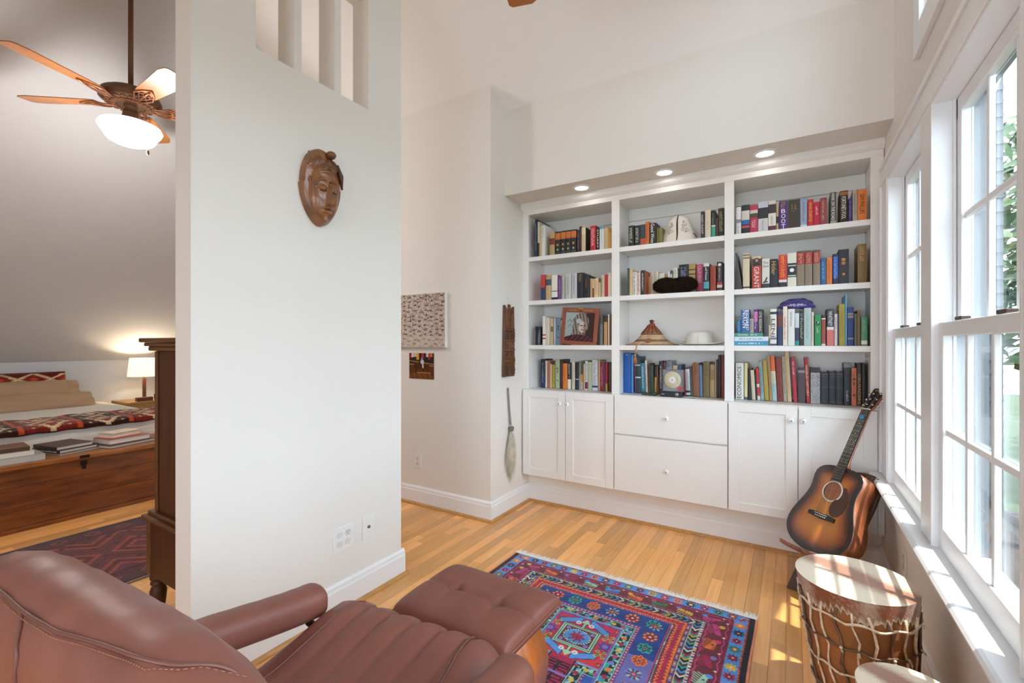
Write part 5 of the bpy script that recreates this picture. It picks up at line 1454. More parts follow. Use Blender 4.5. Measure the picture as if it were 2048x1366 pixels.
o = q.build('hair', mat('horsehair', 'd6cfbe', .6, var=(20, .2)), t, None, 0, False); o['kind'] = 'stuff'

# canvas and photo on the hall wall
YH = 2.64
t = thing('canvas_painting', 'canvas covered in small black and tan marks on hall wall', 'painting', (-2.43, YH, 1.42))
bx('stretcher', -2.680, -2.187, YH - .030, YH - .0005, 1.217, 1.627, mat('canvas_edge', 'dcdad4', .8), t, .002)
cr_ = np.random.default_rng(4)
NXC, NYC = 170, 142
def canvas(U, V):
    C = np.tile(np.array(lin('cbbcb0')), (len(U), 1))
    x, y = U * NXC, V * NYC
    img = np.zeros((NYC + 1, NXC + 1), int)
    for k in range(2300):
        cy = NYC * cr_.random() ** .8 if k % 3 else NYC * cr_.random()
        cx = cr_.uniform(0, NXC)
        c = cr_.choice([1, 1, 2, 2, 3, 4])
        L = cr_.integers(2, 5)
        if cr_.random() < .55: img[int(cy):int(cy) + 1, int(cx):int(cx) + L] = c
        else: img[int(cy):int(cy) + L, int(cx):int(cx) + 1] = c
    for j in range(11):
        for i in range(9):
            cx = (i + .25 + .5 * cr_.random()) * NXC / 9; cy = (j + .2 + .3 * cr_.random() + .35 * (i % 2)) * NYC / 11
            for k in range(46):
                xx = int(cx + cr_.normal(0, 3.6)); yy = int(cy + cr_.normal(0, 1.2))
                if 0 <= xx < NXC and 0 <= yy < NYC: img[yy, xx] = 5
    img[:int(NYC * .22)][cr_.random((int(NYC * .22), NXC + 1)) < .35] = 0
    pal = np.array([lin(c) for c in ('cbbcb0', '4a3a34', '6a5548', '8c6a50', 'a07a5a', '2a2730')])
    return pal[img[np.clip(np.round(y).astype(int), 0, NYC), np.clip(np.round(x).astype(int), 0, NXC)]]
def cvf(u, v):
    return np.stack([-2.679 + u * .491, np.full_like(u, YH - .0308), 1.218 + v * .408], 1)
colour_mesh('painted_front', cvf, NXC, NYC, canvas, attr_mat('canvas_print', .8), t)
t = thing('horse_photo', 'small dark photo print of horse and jockey pinned under the canvas', 'picture', (-2.446, YH, 1.07))
def photo(U, V):
    C = np.tile(np.array(lin('5a3218')), (len(U), 1))
    def put(mk, c): C[mk] = lin(c)
    put(V > .62, '2c2018'); put((V < .22), '6b3c1c'); put((V < .24) & (np.sin(U * 30 + V * 9) > .6), '7e4a22')
    put(np.abs(V - .70 + .12 * U) < .018, '8a7258'); put(np.abs(V - .56 + .05 * U) < .014, 'a8804a')
    put(((U - .42) / .26) ** 2 + ((V - .50) / .11) ** 2 < 1, '4a2412')
    put(np.abs((V - .40) - (U - .70) * -.9) < .03, '4a2412'); put((np.abs(U - .28) < .02) & (V < .45) & (V > .22), '3a1c10'); put((np.abs(U - .58) < .02) & (V < .45) & (V > .28), '3a1c10')
    put((np.abs(V - .48 - (U - .68) * .25) < .05) & (U > .6) & (U < .82), '4a2412')
    put(((U - .54) / .07) ** 2 + ((V - .66) / .09) ** 2 < 1, 'c8c4cc'); put(((U - .53) / .04) ** 2 + ((V - .78) / .05) ** 2 < 1, '8a8494')
    put((np.abs(U - .57) < .03) & (np.abs(V - .50) < .07), 'd8ccc0')
    for cx, c in ((.08, 'a02030'), (.14, 'd0c8c0'), (.36, 'd89a28'), (.56, 'b0243c'), (.82, 'a01c34'), (.9, 'c87828'), (.26, 'c0b8b8'), (.74, 'c8c0c0')):
        put((np.abs(U - cx) < .05) & (V > .80 - .06 * math.sin(cx * 40)), c)
    put((np.abs(V - .24) < .012) & (np.abs(U - .6) < .3), 'b8803c')
    return C
def phf(u, v):
    return np.stack([-2.572 + u * .252, np.full_like(u, YH - .0035), .972 + v * .200], 1)
bx('backing', -2.572, -2.320, YH - .003, YH - .0004, .972, 1.172, mat('photo_edge', '3a2418', .5), t)
colour_mesh('print', phf, 90, 72, photo, MATS['photo_print'], t)

# ================================================================ GUITAR
Ax = Vector((0.3356, 0.3300, 0.8823)).normalized()
Nn = Vector((-0.6764, -0.5675, 0.4695)); Nn = (Nn - Ax * Nn.dot(Ax)).normalized()
Bx = Nn.cross(Ax); Bx = Bx if Bx.x > 0 else -Bx
G0 = Vector((0.127, 2.793, 0.373))
gt = thing('acoustic_guitar', 'sunburst acoustic guitar leaning on the low carved chair', 'guitar', tuple(G0))
MG = Matrix(((Bx.x, Ax.x, Nn.x, G0.x), (Bx.y, Ax.y, Nn.y, G0.y), (Bx.z, Ax.z, Nn.z, G0.z), (0, 0, 0, 1)))   # local x lateral, y up the neck, z out of the top
HWp = [(-.188, 0.0), (-.1855, .045), (-.178, .085), (-.165, .122), (-.145, .152), (-.12, .174), (-.09, .187), (-.06, .189), (-.03, .184), (0, .1745), (.03, .162), (.06, .149), (.09, .1385), (.12, .1315), (.15, .1305), (.175, .1345), (.20, .1375), (.225, .134), (.245, .121), (.258, .100), (.266, .070), (.269, .035), (.2695, 0.0)]
def outline(sc=1.0, cy=.03):
    R = [(x, y) for y, x in HWp]; Lf = [(-x, y) for y, x in HWp[1:-1]][::-1]
    P = R + Lf
    return [(x * sc, cy + (y - cy) * sc) for x, y in P]
OL = outline()
M_SIDE = mat('mahogany', '9a5a38', .25, var=(14, .25), stretch=(3, 3, .7), coat=.4)
M_GBLK = mat('gloss_black', '151214', .2, coat=.3)
D0 = .092
rb = MB()
rb.loft([[Vector((x, y, z)) for x, y in OL] for z in (-D0, -.003)], 0, True, True)
rb.xf(MG).build('body', M_SIDE, gt)
# soundboard: rings carrying the sunburst
def burst(tt):
    ks = [(0, 'c07a2c'), (.35, 'b96d26'), (.55, '9a5320'), (.72, '5e2f1a'), (.86, '2a1714'), (1, '140e10')]
    for (a, ca), (b, cb) in zip(ks, ks[1:]):
        if tt <= b:
            f = (tt - a) / (b - a)
            A, B = np.array(lin(ca)), np.array(lin(cb))
            return A * (1 - f) + B * f
    return np.array(lin('140e10'))
hx, hy, hr = 0.0, .137, .0485
nO = 120
# resample the outline evenly by angle about the burst centre
def resample(P, n):
    P = [Vector((x, y)) for x, y in P]
    L = [0]
    for i in range(len(P)): L.append(L[-1] + (P[(i + 1) % len(P)] - P[i]).length)
    out = []
    for k in range(n):
        d = L[-1] * k / n
        i = max(j for j in range(len(P)) if L[j] <= d)
        f = (d - L[i]) / max(1e-9, L[i + 1] - L[i])
        out.append(P[i].lerp(P[(i + 1) % len(P)], f))
    return out
RS = resample(OL, nO)
me = bpy.data.meshes.new('soundboard')
vs, cs, fs = [], [], []
steps = [0, .03, .07, .12, .18, .25, .33, .42, .52, .64, .78, .9, 1.0]
for f in steps:
    for p in RS:
        # target on the sound hole rim in the same direction
        d = Vector((p.x - hx, p.y - hy)); dn = d.normalized()
        q = Vector((hx, hy)) + dn * hr
        pt = Vector((p.x, p.y)).lerp(q, f)
        vs.append(MG @ Vector((pt.x, pt.y, 0)) - G0)
        dist = min((pt - r2).length for r2 in RS)
        cs.append((*burst(max(0, 1 - dist / .125)), 1))
for i in range(len(steps) - 1):
    for j in range(nO):
        fs.append((i * nO + j, i * nO + (j + 1) % nO, (i + 1) * nO + (j + 1) % nO, (i + 1) * nO + j))
me.from_pydata(vs, [], fs)
ca = me.color_attributes.new('Col', 'FLOAT_COLOR', 'POINT')
ca.data.foreach_set('color', np.array(cs, dtype=np.float32).ravel())
m_sb = attr_mat('sunburst_top', .18, spec=.5); m_sb.node_tree.nodes['Principled BSDF'].inputs['Coat Weight'].default_value = .5
me.materials.append(m_sb)
so = bpy.data.objects.new('soundboard', me); COL.objects.link(so); so.parent = gt; ORG[so.name] = tuple(G0)
# inside seen through the hole
MB().lathe([(hr, -.0005), (hr, -.012), (.075, -.0125), (.075, -.085), (.0001, -.086)], (hx, hy, 0), 32).xf(MG).build('hole_cavity', mat('cavity', '1c120c', .7), gt)
bl = [(x, y) for x, y in [(p.x, p.y) for p in RS]]
MB().tube([(x, y, -.0012) for x, y in bl] + [(bl[0][0], bl[0][1], -.0012)], .0018, 6).xf(MG).build('binding', mat('binding', '2a2420', .3), gt)
q = MB().tube([(x * 1.003, y, -.0032) for x, y in bl] + [(bl[0][0] * 1.003, bl[0][1], -.0032)], .0008, 5)
q.xf(MG).build('purfling', mat('purfling', 'd8ccb4', .3), gt)
MB().lathe([(hr + .0005, .0003), (hr + .0085, .0003)], (hx, hy, 0), 40).xf(MG).build('rosette', mat('rosette', 'e6dccb', .3), gt)
MB().lathe([(hr + .0085, .0002), (hr + .0105, .0002)], (hx, hy, 0), 40).xf(MG).build('rosette_line', M_GBLK, gt)
pg = [(.050, .105), (.058, .125), (.060, .150), (.052, .172), (.070, .170), (.090, .148), (.100, .115), (.102, .075), (.096, .045), (.080, .022), (.058, .014), (.036, .020), (.024, .038), (.020, .060), (.024, .084), (.034, .100)]
q = MB().prism([(x, y) for x, y in pg], 'z', .0002, .0016).xf(MG)
q.build('pickguard', mat('tortoise', '2e1a14', .2, var=(55, .6), col2='5a2c1a', coat=.3), gt)
br_ = [(-.078, -.012), (-.050, -.014), (0, -.017), (.050, -.014), (.078, -.012), (.078, .008), (.045, .012), (-.045, .012), (-.078, .008)]
b_ = MB().prism(br_, 'z', .0004, .009).xf(MG).build('bridge', M_GBLK, gt, bev=.001)
MB().box(-.036, .036, .004, .0065, .009, .0125).xf(MG).build('saddle', mat('bone', 'e8e2d2', .35), b_)
for k in range(6):
    MB().sphere((-.028 + k * .0112, -.006, .0105), .0030, 8, 6).xf(MG).build('bridge_pin', mat('bone', 'e8e2d2'), b_)
# neck, fretboard, headstock
NW = lambda y: .0275 - (.0275 - .0215) * (y - .137) / (.599 - .137)
fb = MB().prism([(-NW(.19) - .000, .192), (NW(.19), .192), (NW(.599), .599), (-NW(.599), .599)], 'z', .0006, .0066).xf(MG)
fbo = fb.build('fretboard', mat('ebony', '2b2826', .4), gt)
nk = MB()
nk.loft([[Vector((math.cos(a) * NW(y) * .98, y, .0005 - (dp * max(0, -math.sin(a)) ** .8 if math.sin(a) < 0 else 0))) for a in np.linspace(PI, 2 * PI, 12)] for y, dp in ((.272, .05), (.285, .035), (.31, .022), (.45, .020), (.585, .019), (.600, .018))], 0, True, True)
nk.xf(MG).build('neck', M_SIDE, gt)
fr_ = MB(); scale = .605
for k in range(1, 19):
    y = .599 - scale * (1 - 2 ** (-k / 12))
    if y < .195: break
    fr_.box(-NW(y), NW(y), y - .0008, y + .0008, .0066, .0078)
fr_.xf(MG).build('fret', mat('fret_wire', 'c8c4b8', .2, 1.0), fbo)
dd = MB()
for k, xs in ((5, (0,)), (7, (-.009, .009)), (9, (0,)), (12, (-.011, .011)), (3, (0,))):
    y = .599 - scale * (1 - 2 ** (-(k - .5) / 12))
    for x in xs: dd.lathe([(.0001, .0070), (.0028, .0070), (.0028, .0066)], (x, y, 0), 10)
dd.xf(MG).build('inlay_dot', mat('pearl', 'c8c4b8', .2), fbo)
MB().prism([(-.0218, .5992), (.0218, .5992), (.0218, .6045), (-.0218, .6045)], 'z', .0006, .0095).xf(MG).build('nut', mat('bone', 'e8e2d2'), gt)
Mh = MG @ Matrix.Translation((0, .605, 0)) @ Matrix.Rotation(math.radians(-13), 4, 'X')
hs = [(-.0225, 0), (.0225, 0), (.027, .012), (.0345, .128), (.030, .136), (-.030, .136), (-.0345, .128), (-.027, .012)]
ho = MB().prism(hs, 'z', -.014, -.0005).xf(Mh).build('headstock', M_SIDE, gt, bev=.001)
MB().prism([(x * .985, y * .995 + .0003) for x, y in hs], 'z', -.0003, .0012).xf(Mh).build('head_veneer', mat('rosewood', '231a18', .3), ho)
q = MB(); hr_ = random.Random(3)
x = -.022
while x < .020:
    L = hr_.uniform(.002, .005); q.box(x, x + L * .75, .118, .118 + hr_.uniform(.005, .009), .0013, .0016); x += L
q.box(-.024, .022, .1145, .1155, .0013, .0016)
q.xf(Mh).build('head_logo', mat('gilt', 'c8a050'), ho)
for s_ in (-1, 1):
    for k in range(3):
        y = .028 + k * .036; x = s_ * (.0165 + .003 * k / 2)
        tu = MB().lathe([(.0055, .0013), (.0055, .0025), (.003, .003), (.003, .012), (.0038, .0125), (.0001, .0135)], (x, y, 0), 10)
        xe = s_ * (.0275 + (y - .012) / .116 * .0075)
        tu.tube([(xe, y, -.007), (xe + s_ * .009, y, -.007)], .002, 6)
        tu.sphere((xe + s_ * .014, y, -.007), .0072, 10, 7, 0, (.9, 1.1, .55))
        tu.xf(Mh).build('tuner', M_CHROME, ho)
for k in range(6):
    f = (k - 2.5) / 5
    xb_, xn = f * .056, f * .036
    side = -1 if k < 3 else 1
    kk = 2 - k if k < 3 else k - 3
    pp = [MG @ Vector((xb_, .005, .0128)), MG @ Vector((xn, .602, .0098)), Mh @ Vector((side * (.0165 + .003 * (2 - kk) / 2), .028 + kk * .036, .008))]
    MB().tube(pp, .0006 if k > 2 else .0008, 4).build('string', mat('string_wire', 'b8b0a0', .3, 1.0), gt)
MB().lathe([(.0001, .0030), (.0105, .0030), (.0115, .0020), (.0115, .0002)], (0.002, .599 - scale * (1 - 2 ** (-1.4 / 12)), .0098), 16).xf(MG).build('blue_pick', mat('pick_blue', '2f8fc4', .3), gt)
MB().lathe([(.006, 0), (.007, .004), (.004, .008), (.007, .013), (.0001, .015)], (0, 0, 0), 12, M=MG @ Matrix.Translation((.0, .268, -.075)) @ Matrix.Rotation(-PI / 2, 4, 'X')).build('strap_button', M_BLACK, gt)
MB().box(.062, .092, -.178, -.150, -.080, -.040).xf(MG).build('jack_plate', M_BLACK, gt, bev=.004)

# ================================================================ LOW CARVED CHAIR under the guitar
ch = thing('carved_chair', 'low two-plank carved wooden chair holding the guitar', 'chair', (0.1, 2.74, 0))
M_CHW = mat('chair_wood', '4d3428', .45, var=(18, .35), bump=(60, .2))
M_CHL = mat('chair_edge', '8a6252', .5, var=(40, .45))
nh = Vector((-.5, -.866, 0)); lat = Vector((.866, -.5, 0))
# seat plank: front edge high, sloping down to the back through the back plank
m = MB(); rings = []
for s_, z in ((.155, .262), (.10, .232), (.04, .200), (-.02, .169), (-.08, .140), (-.15, .112), (-.20, .096)):
    c = Vector((.055 + .077, 2.620 + .134, 0)) + nh * s_ + Vector((0, 0, z - .010))
    hw = .148 - .02 * (1 if s_ > .15 else 0)
    rings.append([c + lat * (hw * x) + Vector((0, 0, y + .012 * x * x)) for x, y in ((-1, 0), (-.5, 0), (0, 0), (.5, 0), (1, 0), (1, -.020), (.5, -.020), (0, -.020), (-.5, -.020), (-1, -.020))])
m.loft(rings, 0, True, True)
m.build('seat', M_CHL, ch, bev=.004)
# back plank (curved, leaning back), wide foot, carved top
topc = Vector((.312, 2.925, .585))
path = [(-.335, .0004, .06), (-.30, .05, .05), (-.25, .115, .04), (-.17, .215, .04), (-.10, .32, .045), (-.045, .44, .070), (-.012, .53, .085), (0, .585, .082)]
m = MB(); rings = []
for i, (s_, z, hw) in enumerate(path):
    c = Vector((topc.x, topc.y, 0)) + nh * (-s_) + Vector((0, 0, z))
    tn = Vector((.5, .866, 0)) * .0 
    j0, j1 = max(0, i - 1), min(len(path) - 1, i + 1)
    tg = (nh * -(path[j1][0] - path[j0][0]) + Vector((0, 0, path[j1][1] - path[j0][1]))).normalized()
    nn = tg.cross(lat).normalized()
    rings.append([c + lat * (hw * x) + nn * y + Vector((0, 0, -.028 * x * x if i == len(path) - 1 else 0)) for x, y in ((-1, -.011), (-.5, -.011), (0, -.011), (.5, -.011), (1, -.011), (1, .011), (.5, .011), (0, .011), (-.5, .011), (-1, .011))])
m.loft(rings, 0, True, True)
m.build('back_plank', M_CHW, ch, bev=.003)
# carved lines on the back
q = MB()
for i, (fx, fz) in enumerate([(x, k) for k in (4, 5, 6) for x in (-.7, -.42, -.14, .14, .42, .7)]):
    s0, z0, h0 = path[fz]; s1, z1, h1 = path[min(fz + 1, 7)]
    c0 = Vector((topc.x, topc.y, 0)) + nh * (-s0) + Vector((0, 0, z0)); c1 = Vector((topc.x, topc.y, 0)) + nh * (-s1) + Vector((0, 0, z1))
    up = nh * .0135
    q.tube([c0.lerp(c1, .1) + lat * h0 * (fx - .1) + up, c0.lerp(c1, .85) + lat * h1 * (fx + .12) + up], .0035, 5)
q.build('carving', mat('carved_line', '6a4a3a', .5), ch)
c = Vector((.02, 2.727, 0))
MB().loft([[Vector(p) for p in r_] for r_ in ([(-.030, 2.715, 0), (.045, 2.70, 0), (.062, 2.735, 0), (-.012, 2.750, 0)], [(.02, 2.735, .13), (.085, 2.72, .13), (.10, 2.75, .13), (.035, 2.765, .13)])], 0, False, True).build('foot', mat('chair_foot', '463026', .5, var=(20, .3)), ch, bev=.004)

# ================================================================ DRUMS
hide_r = np.random.default_rng(12)
def drum(label, ct, R, zt, cb, Rb, seed, dark, lace_rows, nlace):
    t = thing('hide_drum', label, 'drum', (cb[0], cb[1], 0))
    rd = random.Random(seed)
    def shell(a, z, off=0.0):
        f = z / zt
        cx = cb[0] + (ct[0] - cb[0]) * f; cy = cb[1] + (ct[1] - cb[1]) * f
        r = Rb + (R - Rb) * f ** .8 + off
        return Vector((cx + r * math.cos(a), cy + r * math.sin(a), z))
    m = MB(); N = 48
    m.loft([[shell(2 * PI * k / N, z) for k in range(N)] for z in np.linspace(0, zt - .012, 9)], 0, True, True)
    m.build('shell', mat('drum_shell', '9a6236', .55, var=(10, .25), stretch=(2, 2, .5)), t)
    # hide top with fur colouring, skirt with ragged edge
    pal = [np.array(lin(c)) for c in ('d6c4ab', '9a6240', '7c4a30', '8a6c5e')]
    def colf(px_, py_, zr):
        n = np.sin(px_ * 23 + seed) * .5 + np.sin(py_ * 31 + px_ * 11 + 1.3 * seed) * .35 + np.sin(px_ * 70 + py_ * 55) * .12
        fine = hide_r.normal(0, .06, len(px_))
        tt = np.clip((n + dark) * 1.1 + fine, 0, 1)[:, None]
        C = pal[0] * (1 - tt) + pal[1] * tt
        t2 = np.clip((n - .25 + dark * .8) * 1.6 + fine, 0, 1)[:, None]
        return C * (1 - t2) + pal[2] * t2
    zs0 = zt - .003
    def topf(u, v):
        a = u * 2 * PI; r = v * (R + .006)
        return np.stack([ct[0] + r * np.cos(a), ct[1] + r * np.sin(a), zt - .003 * v ** 6 + 0 * u], 1)
    def ctop(u, v):
        a = u * 2 * PI; r = v * R
        x, y = r * np.cos(a), r * np.sin(a)
        band = np.exp(-((x * .55 + y * .83 - .01) / (R * .33)) ** 2)
        n = np.sin(x * 31 + 2) * .2 + hide_r.normal(0, .10, len(x))
        tt = np.clip(band * 1.7 - .35 + n * .9 + dark, 0, 1)[:, None]
        return pal[0] * (1 - tt) + pal[3] * tt * .45 + pal[1] * tt * .55
    M_H = attr_mat('hide_fur', .8, sheen=.3, bump=(260, .35))
    colour_mesh('drum_skin', topf, 96, 40, ctop, M_H, t)
    drop = [0.040 + .030 * (.5 + .5 * math.sin(k * .21 + seed)) + (.030 * rd.random() if k % 3 else .004 * rd.random()) for k in range(193)]
    drop[192] = drop[0]
    dr = np.array(drop)
    def skf(u, v):
        a = u * 2 * PI
        d = np.interp(u * 192, np.arange(193), dr)
        z = zt - .003 - v * d
        f = z / zt
        r = Rb + (R - Rb) * f ** .8 + .006 - .0025 * v
        return np.stack([cb[0] + (ct[0] - cb[0]) * f + r * np.cos(a), cb[1] + (ct[1] - cb[1]) * f + r * np.sin(a), z], 1)
    def csk(u, v):
        n = np.sin(u * 37 + seed) * .5 + np.sin(u * 71) * .3
        tt = np.clip(.78 + .5 * n + hide_r.normal(0, .12, len(u)) - np.clip((u - .30) * -2.2, -.4, .9) * .3, 0, 1)[:, None]
        edge = np.clip((v - .75) * 4 + hide_r.normal(0, .2, len(u)), 0, 1)[:, None]
        C = pal[0] * (1 - tt) + np.array(lin('8a4c26')) * tt
        return C * (1 - edge) + np.array(lin('dccbb0')) * edge
    colour_mesh('hide_skirt', skf, 192, 10, csk, M_H, t)
    # rawhide lacing net
    M_L = mat('rawhide', 'dcc8ac', .6, var=(60, .3))
    M_LD = mat('rawhide_dark', '6e5440', .7, var=(60, .3))
    for k in range(nlace):
        a0 = 2 * PI * k / nlace
        P = []
        for i, z in enumerate(np.linspace(zt - .05, .012, 10)):
            a = a0 + .05 * math.sin(i * 2.1 + k) + .16 * (i / 9)
            P.append(shell(a, z, .0055 + .001 * rd.random()))
        MB().tube(P, [rd.uniform(.0030, .0052) for _ in P], 5).build('lace', M_L if k % 3 else M_LD, t)
    for j in range(lace_rows):
        z0 = zt - .085 - j * (zt - .12) / lace_rows
        P = [shell(2 * PI * i / 72, z0 + .005 * math.sin(i / 72 * 2 * PI * nlace / 2 + j) + rd.uniform(-.0015, .0015), .0085) for i in range(73)]
        MB().tube(P, [rd.uniform(.0030, .0045) for _ in P], 5).build('lace_ring', M_L if j % 2 == 0 else M_LD, t)
    kn = MB()
    for k in range(nlace):
        for j in range(lace_rows):
            if rd.random() < .55:
                z0 = zt - .085 - j * (zt - .12) / lace_rows
                p = shell(2 * PI * k / nlace + .16 * (1 - z0 / zt), z0, .011)
                kn.sphere(p, rd.uniform(.004, .0065), 7, 5, 0, (1, 1, .8))
                q_ = p + Vector((rd.uniform(-.01, .01), rd.uniform(-.01, .01), -rd.uniform(.015, .03)))
                kn.tube([p, p.lerp(q_, .6) + (p - Vector((cb[0], cb[1], p.z))).normalized() * .004, q_], [.0028, .0025, .001], 5)
    o = kn.build('lace_knots', M_L, t); o['kind'] = 'stuff'
    return t
drum('tall hide drum with white and brown fur head and laced sides', (.176, 1.897), .162, .47, (.205, 1.915), .118, 2, .0, 4, 22)
drum('smaller hide drum with pale head in front of the tall drum', (.232, 1.368), .098, .45, (.234, 1.374), .082, 5, -.02, 4, 16)
# ================================================================ KNOTTED RUG
RX0, RX1, RY0, RY1 = -1.404, -0.136, 0.92, 2.318
t = thing('knotted_rug', 'blue and crimson knotted rug with white fringe', 'rug', (-.77, 1.5, 0))
PAL = {k: np.array(lin(v)) for k, v in dict(navy='1f3f86', blue='2a5cae', sky='4a8ed0', crimson='a81e48', red='c8343a', maroon='6e2436', brown='6b2730', orange='e8742a', yellow='d8b040', teal='2f9a92', green='2c7a4e', black='161622', white='dcd6d0', pink='c83a78', purple='5a3a86', lilac='7c78c0', mint='9cc8a8', peach='e08a6a').items()}
def rug(U, V):
    X = RX0 + U * (RX1 - RX0); Y = RY0 + V * (RY1 - RY0)
    n = len(X)
    C = np.zeros((n, 3)); C[:] = PAL['navy']
    dl, dr_ = X - RX0, RX1 - X
    ds = np.minimum(dl, dr_); df = np.minimum(RY1 - Y, Y - RY0)
    dfm = np.interp(df, [0, .007, .055, .062, .14, .145, .185, .19, .231, .237, .325, .345, .385, .396, .8], [.030, .036, .089, .096, .193, .203, .242, .261, .305, .322, .424, .441, .485, .496, .9])
    side = ds < dfm
    b = np.where(side, ds, dfm)
    s = np.where(side, Y - RY1, X - RX0)          # along the border
    s = np.abs(s)
    scl = np.where(side, 1.0, 0.78)               # far bands are squeezed
    def put(mk, c):
        C[mk] = PAL[c] if isinstance(c, str) else c
    def cyc(k, names):
        arr = np.stack([PAL[x] for x in names]); return arr[k.astype(int) % len(names)]
    # selvage
    put(b < .008, 'peach'); put((b >= .008) & (b < .030), 'black'); put((b >= .03) & (b < .036), 'maroon')
    m = (b >= .03) & (b < .036) & (np.mod(s, .012) < .005); put(m, 'orange')
    # blue flower band
    m = (b >= .036) & (b < .089); put(m, 'sky')
    k = np.floor(s / .060); u = (np.mod(s, .060) - .030); c = (b - .0625) 
    rr = np.hypot(u, c); th = np.arctan2(c, u)
    fl = m & (rr < .020 + .005 * np.cos(8 * th)); C[fl] = cyc(k[fl], ['crimson', 'orange', 'black', 'crimson', 'green', 'maroon', 'yellow'])
    fl = m & (rr < .010); C[fl] = cyc(k[fl] + 3, ['maroon', 'black', 'orange', 'crimson', 'yellow'])
    put(m & (rr < .004), 'white')
    # dashes
    m = (b >= .089) & (b < .096); put(m, 'crimson'); put(m & (np.mod(s, .010) < .004), 'black')
    # brown band with beasts and lattice
    m = (b >= .096) & (b < .193); put(m, 'brown')
    P = .115; k = np.floor(s / P); u = np.mod(s, P) - P / 2; c = b - .1445
    put(m & (np.abs(np.abs(u) - (.052 - np.abs(c) * .35)) < .003) , 'maroon')
    put(m & (np.abs(np.abs(c) - .042 + .25 * np.abs(np.abs(u) - .03)) < .0025), 'pink')
    th = np.arctan2(c, u); rr = np.hypot(u * .9, c)
    body = m & (np.abs(c - .35 * u * np.where(k % 2 == 0, 1, -1)) < .011) & (np.abs(u) < .036)
    C[body] = cyc(k[body], ['yellow', 'pink', 'orange', 'crimson', 'mint', 'sky', 'orange', 'green'])
    leg = m & (np.mod(u + .5 * c, .013) < .005) & (np.abs(c - .012) < .026) & (np.abs(u) < .034) & ~body
    C[leg] = cyc(k[leg], ['yellow', 'pink', 'orange', 'crimson', 'mint', 'sky', 'orange', 'green'])
    head = m & (np.hypot(u + .030, c + .018) < .012); C[head] = cyc(k[head] + 2, ['lilac', 'sky', 'teal', 'yellow', 'pink'])
    put(m & (np.hypot(u, c + .002) < .0055), 'purple'); put(m & (np.hypot(u - .048, c - .03) < .006), 'crimson'); put(m & (np.hypot(u - .046, c + .034) < .005), 'white')
    put(m & (np.hypot(u + .018, c - .034) < .005), 'teal')
    m = (b >= .193) & (b < .203); put(m, 'purple'); put(m & (np.mod(s, .018) < .007), 'white'); put(m & (np.mod(s + .009, .036) < .007), 'orange')
    # chevron band
    m = (b >= .203) & (b < .242); c = b - .2225
    q = np.floor((s + np.abs(c) * 1.1) / .0135); C[m] = cyc(q, ['teal', 'black', 'sky', 'maroon', 'white', 'black', 'crimson', 'teal', 'yellow', 'black', 'mint', 'maroon'])[m]
    put(m & (np.mod(s + np.abs(c) * 1.1, .0135) < .003), 'black'); put(m & (np.abs(c) < .0015), 'black'); put(m & (np.abs(c) > .0175), 'mint')
    m = (b >= .242) & (b < .261); put(m, 'maroon'); put(m & (np.hypot(np.mod(s, .022) - .011, b - .2515) < .006), 'lilac'); put(m & (np.hypot(np.mod(s + .011, .044) - .011, b - .2515) < .005), 'yellow')
    # zigzag band
    m = (b >= .261) & (b < .305); put(m, 'crimson')
    z = .267 + .010 * np.abs(np.mod(s, .020) / .010 - 1) ; put(m & (b < z), 'orange'); put(m & (np.abs(b - z - .002) < .0018), 'maroon')
    put(m & (np.hypot(np.mod(s + .01, .020) - .010, b - .294) < .0045), 'orange'); put(m & (np.hypot(np.mod(s, .020) - .010, b - .298) < .0035), 'yellow')
    m = (b >= .305) & (b < .322); put(m, 'black'); put(m & (np.mod(s, .010) < .004) & (np.abs(b - .3135) < .003), 'white'); put(m & (b > .318), 'pink')
    # blue field with rosettes
    m = (b >= .322) & (b < .424); C[m] = (PAL['navy'] * (.9 + .25 * np.sin(Y * 40 + np.sin(X * 30))[:, None] * .5))[m]
    put(m & side & (Y < 1.80) , PAL['lilac'] * .75)
    P = np.where(side, .083, .093); k = np.floor(s / P); u = np.mod(s, P) - P / 2; c = (b - .373) * scl
    rr = np.hypot(u, c); th = np.arctan2(c, u)
    kk = np.mod(k, 4)
    ro = m & (rr < .030 + .003 * np.cos(8 * th))
    sel = ro & (kk == 0); put(sel, 'crimson'); put(sel & (np.mod(th * 8 / (2 * PI), 1) < .45) & (np.abs(rr - .024) < .005), 'yellow'); put(sel & (np.abs(rr - .012) < .003), 'maroon'); put(sel & (rr < .005), 'white')
    sel = ro & (kk == 1); put(sel, 'teal'); put(sel & (np.abs(rr - .016 - .006 * np.cos(6 * th)) < .004), 'black'); put(sel & (rr < .007), 'crimson')
    sel = ro & (kk == 2); put(sel, 'orange'); put(sel & (np.abs(rr - .018 - .005 * np.cos(8 * th)) < .0035), 'maroon'); put(sel & (rr < .006), 'navy')
    pet = m & (kk == 3) & (rr < .032 * np.abs(np.cos(2 * th)) ** .5); C[pet] = PAL['maroon']; put(pet & (np.abs(np.sin(2 * th)) < .35) & (rr > .010), 'sky'); put(pet & (rr < .007), 'orange'); put(m & (kk == 3) & (np.abs(np.cos(2 * th)) < .3) & (np.abs(rr - .022) < .008), 'mint')
    m = (b >= .424) & (b < .441); put(m, 'purple'); put(m & (np.hypot(np.mod(s, .017) - .0085, b - .4325) < .005), 'peach')
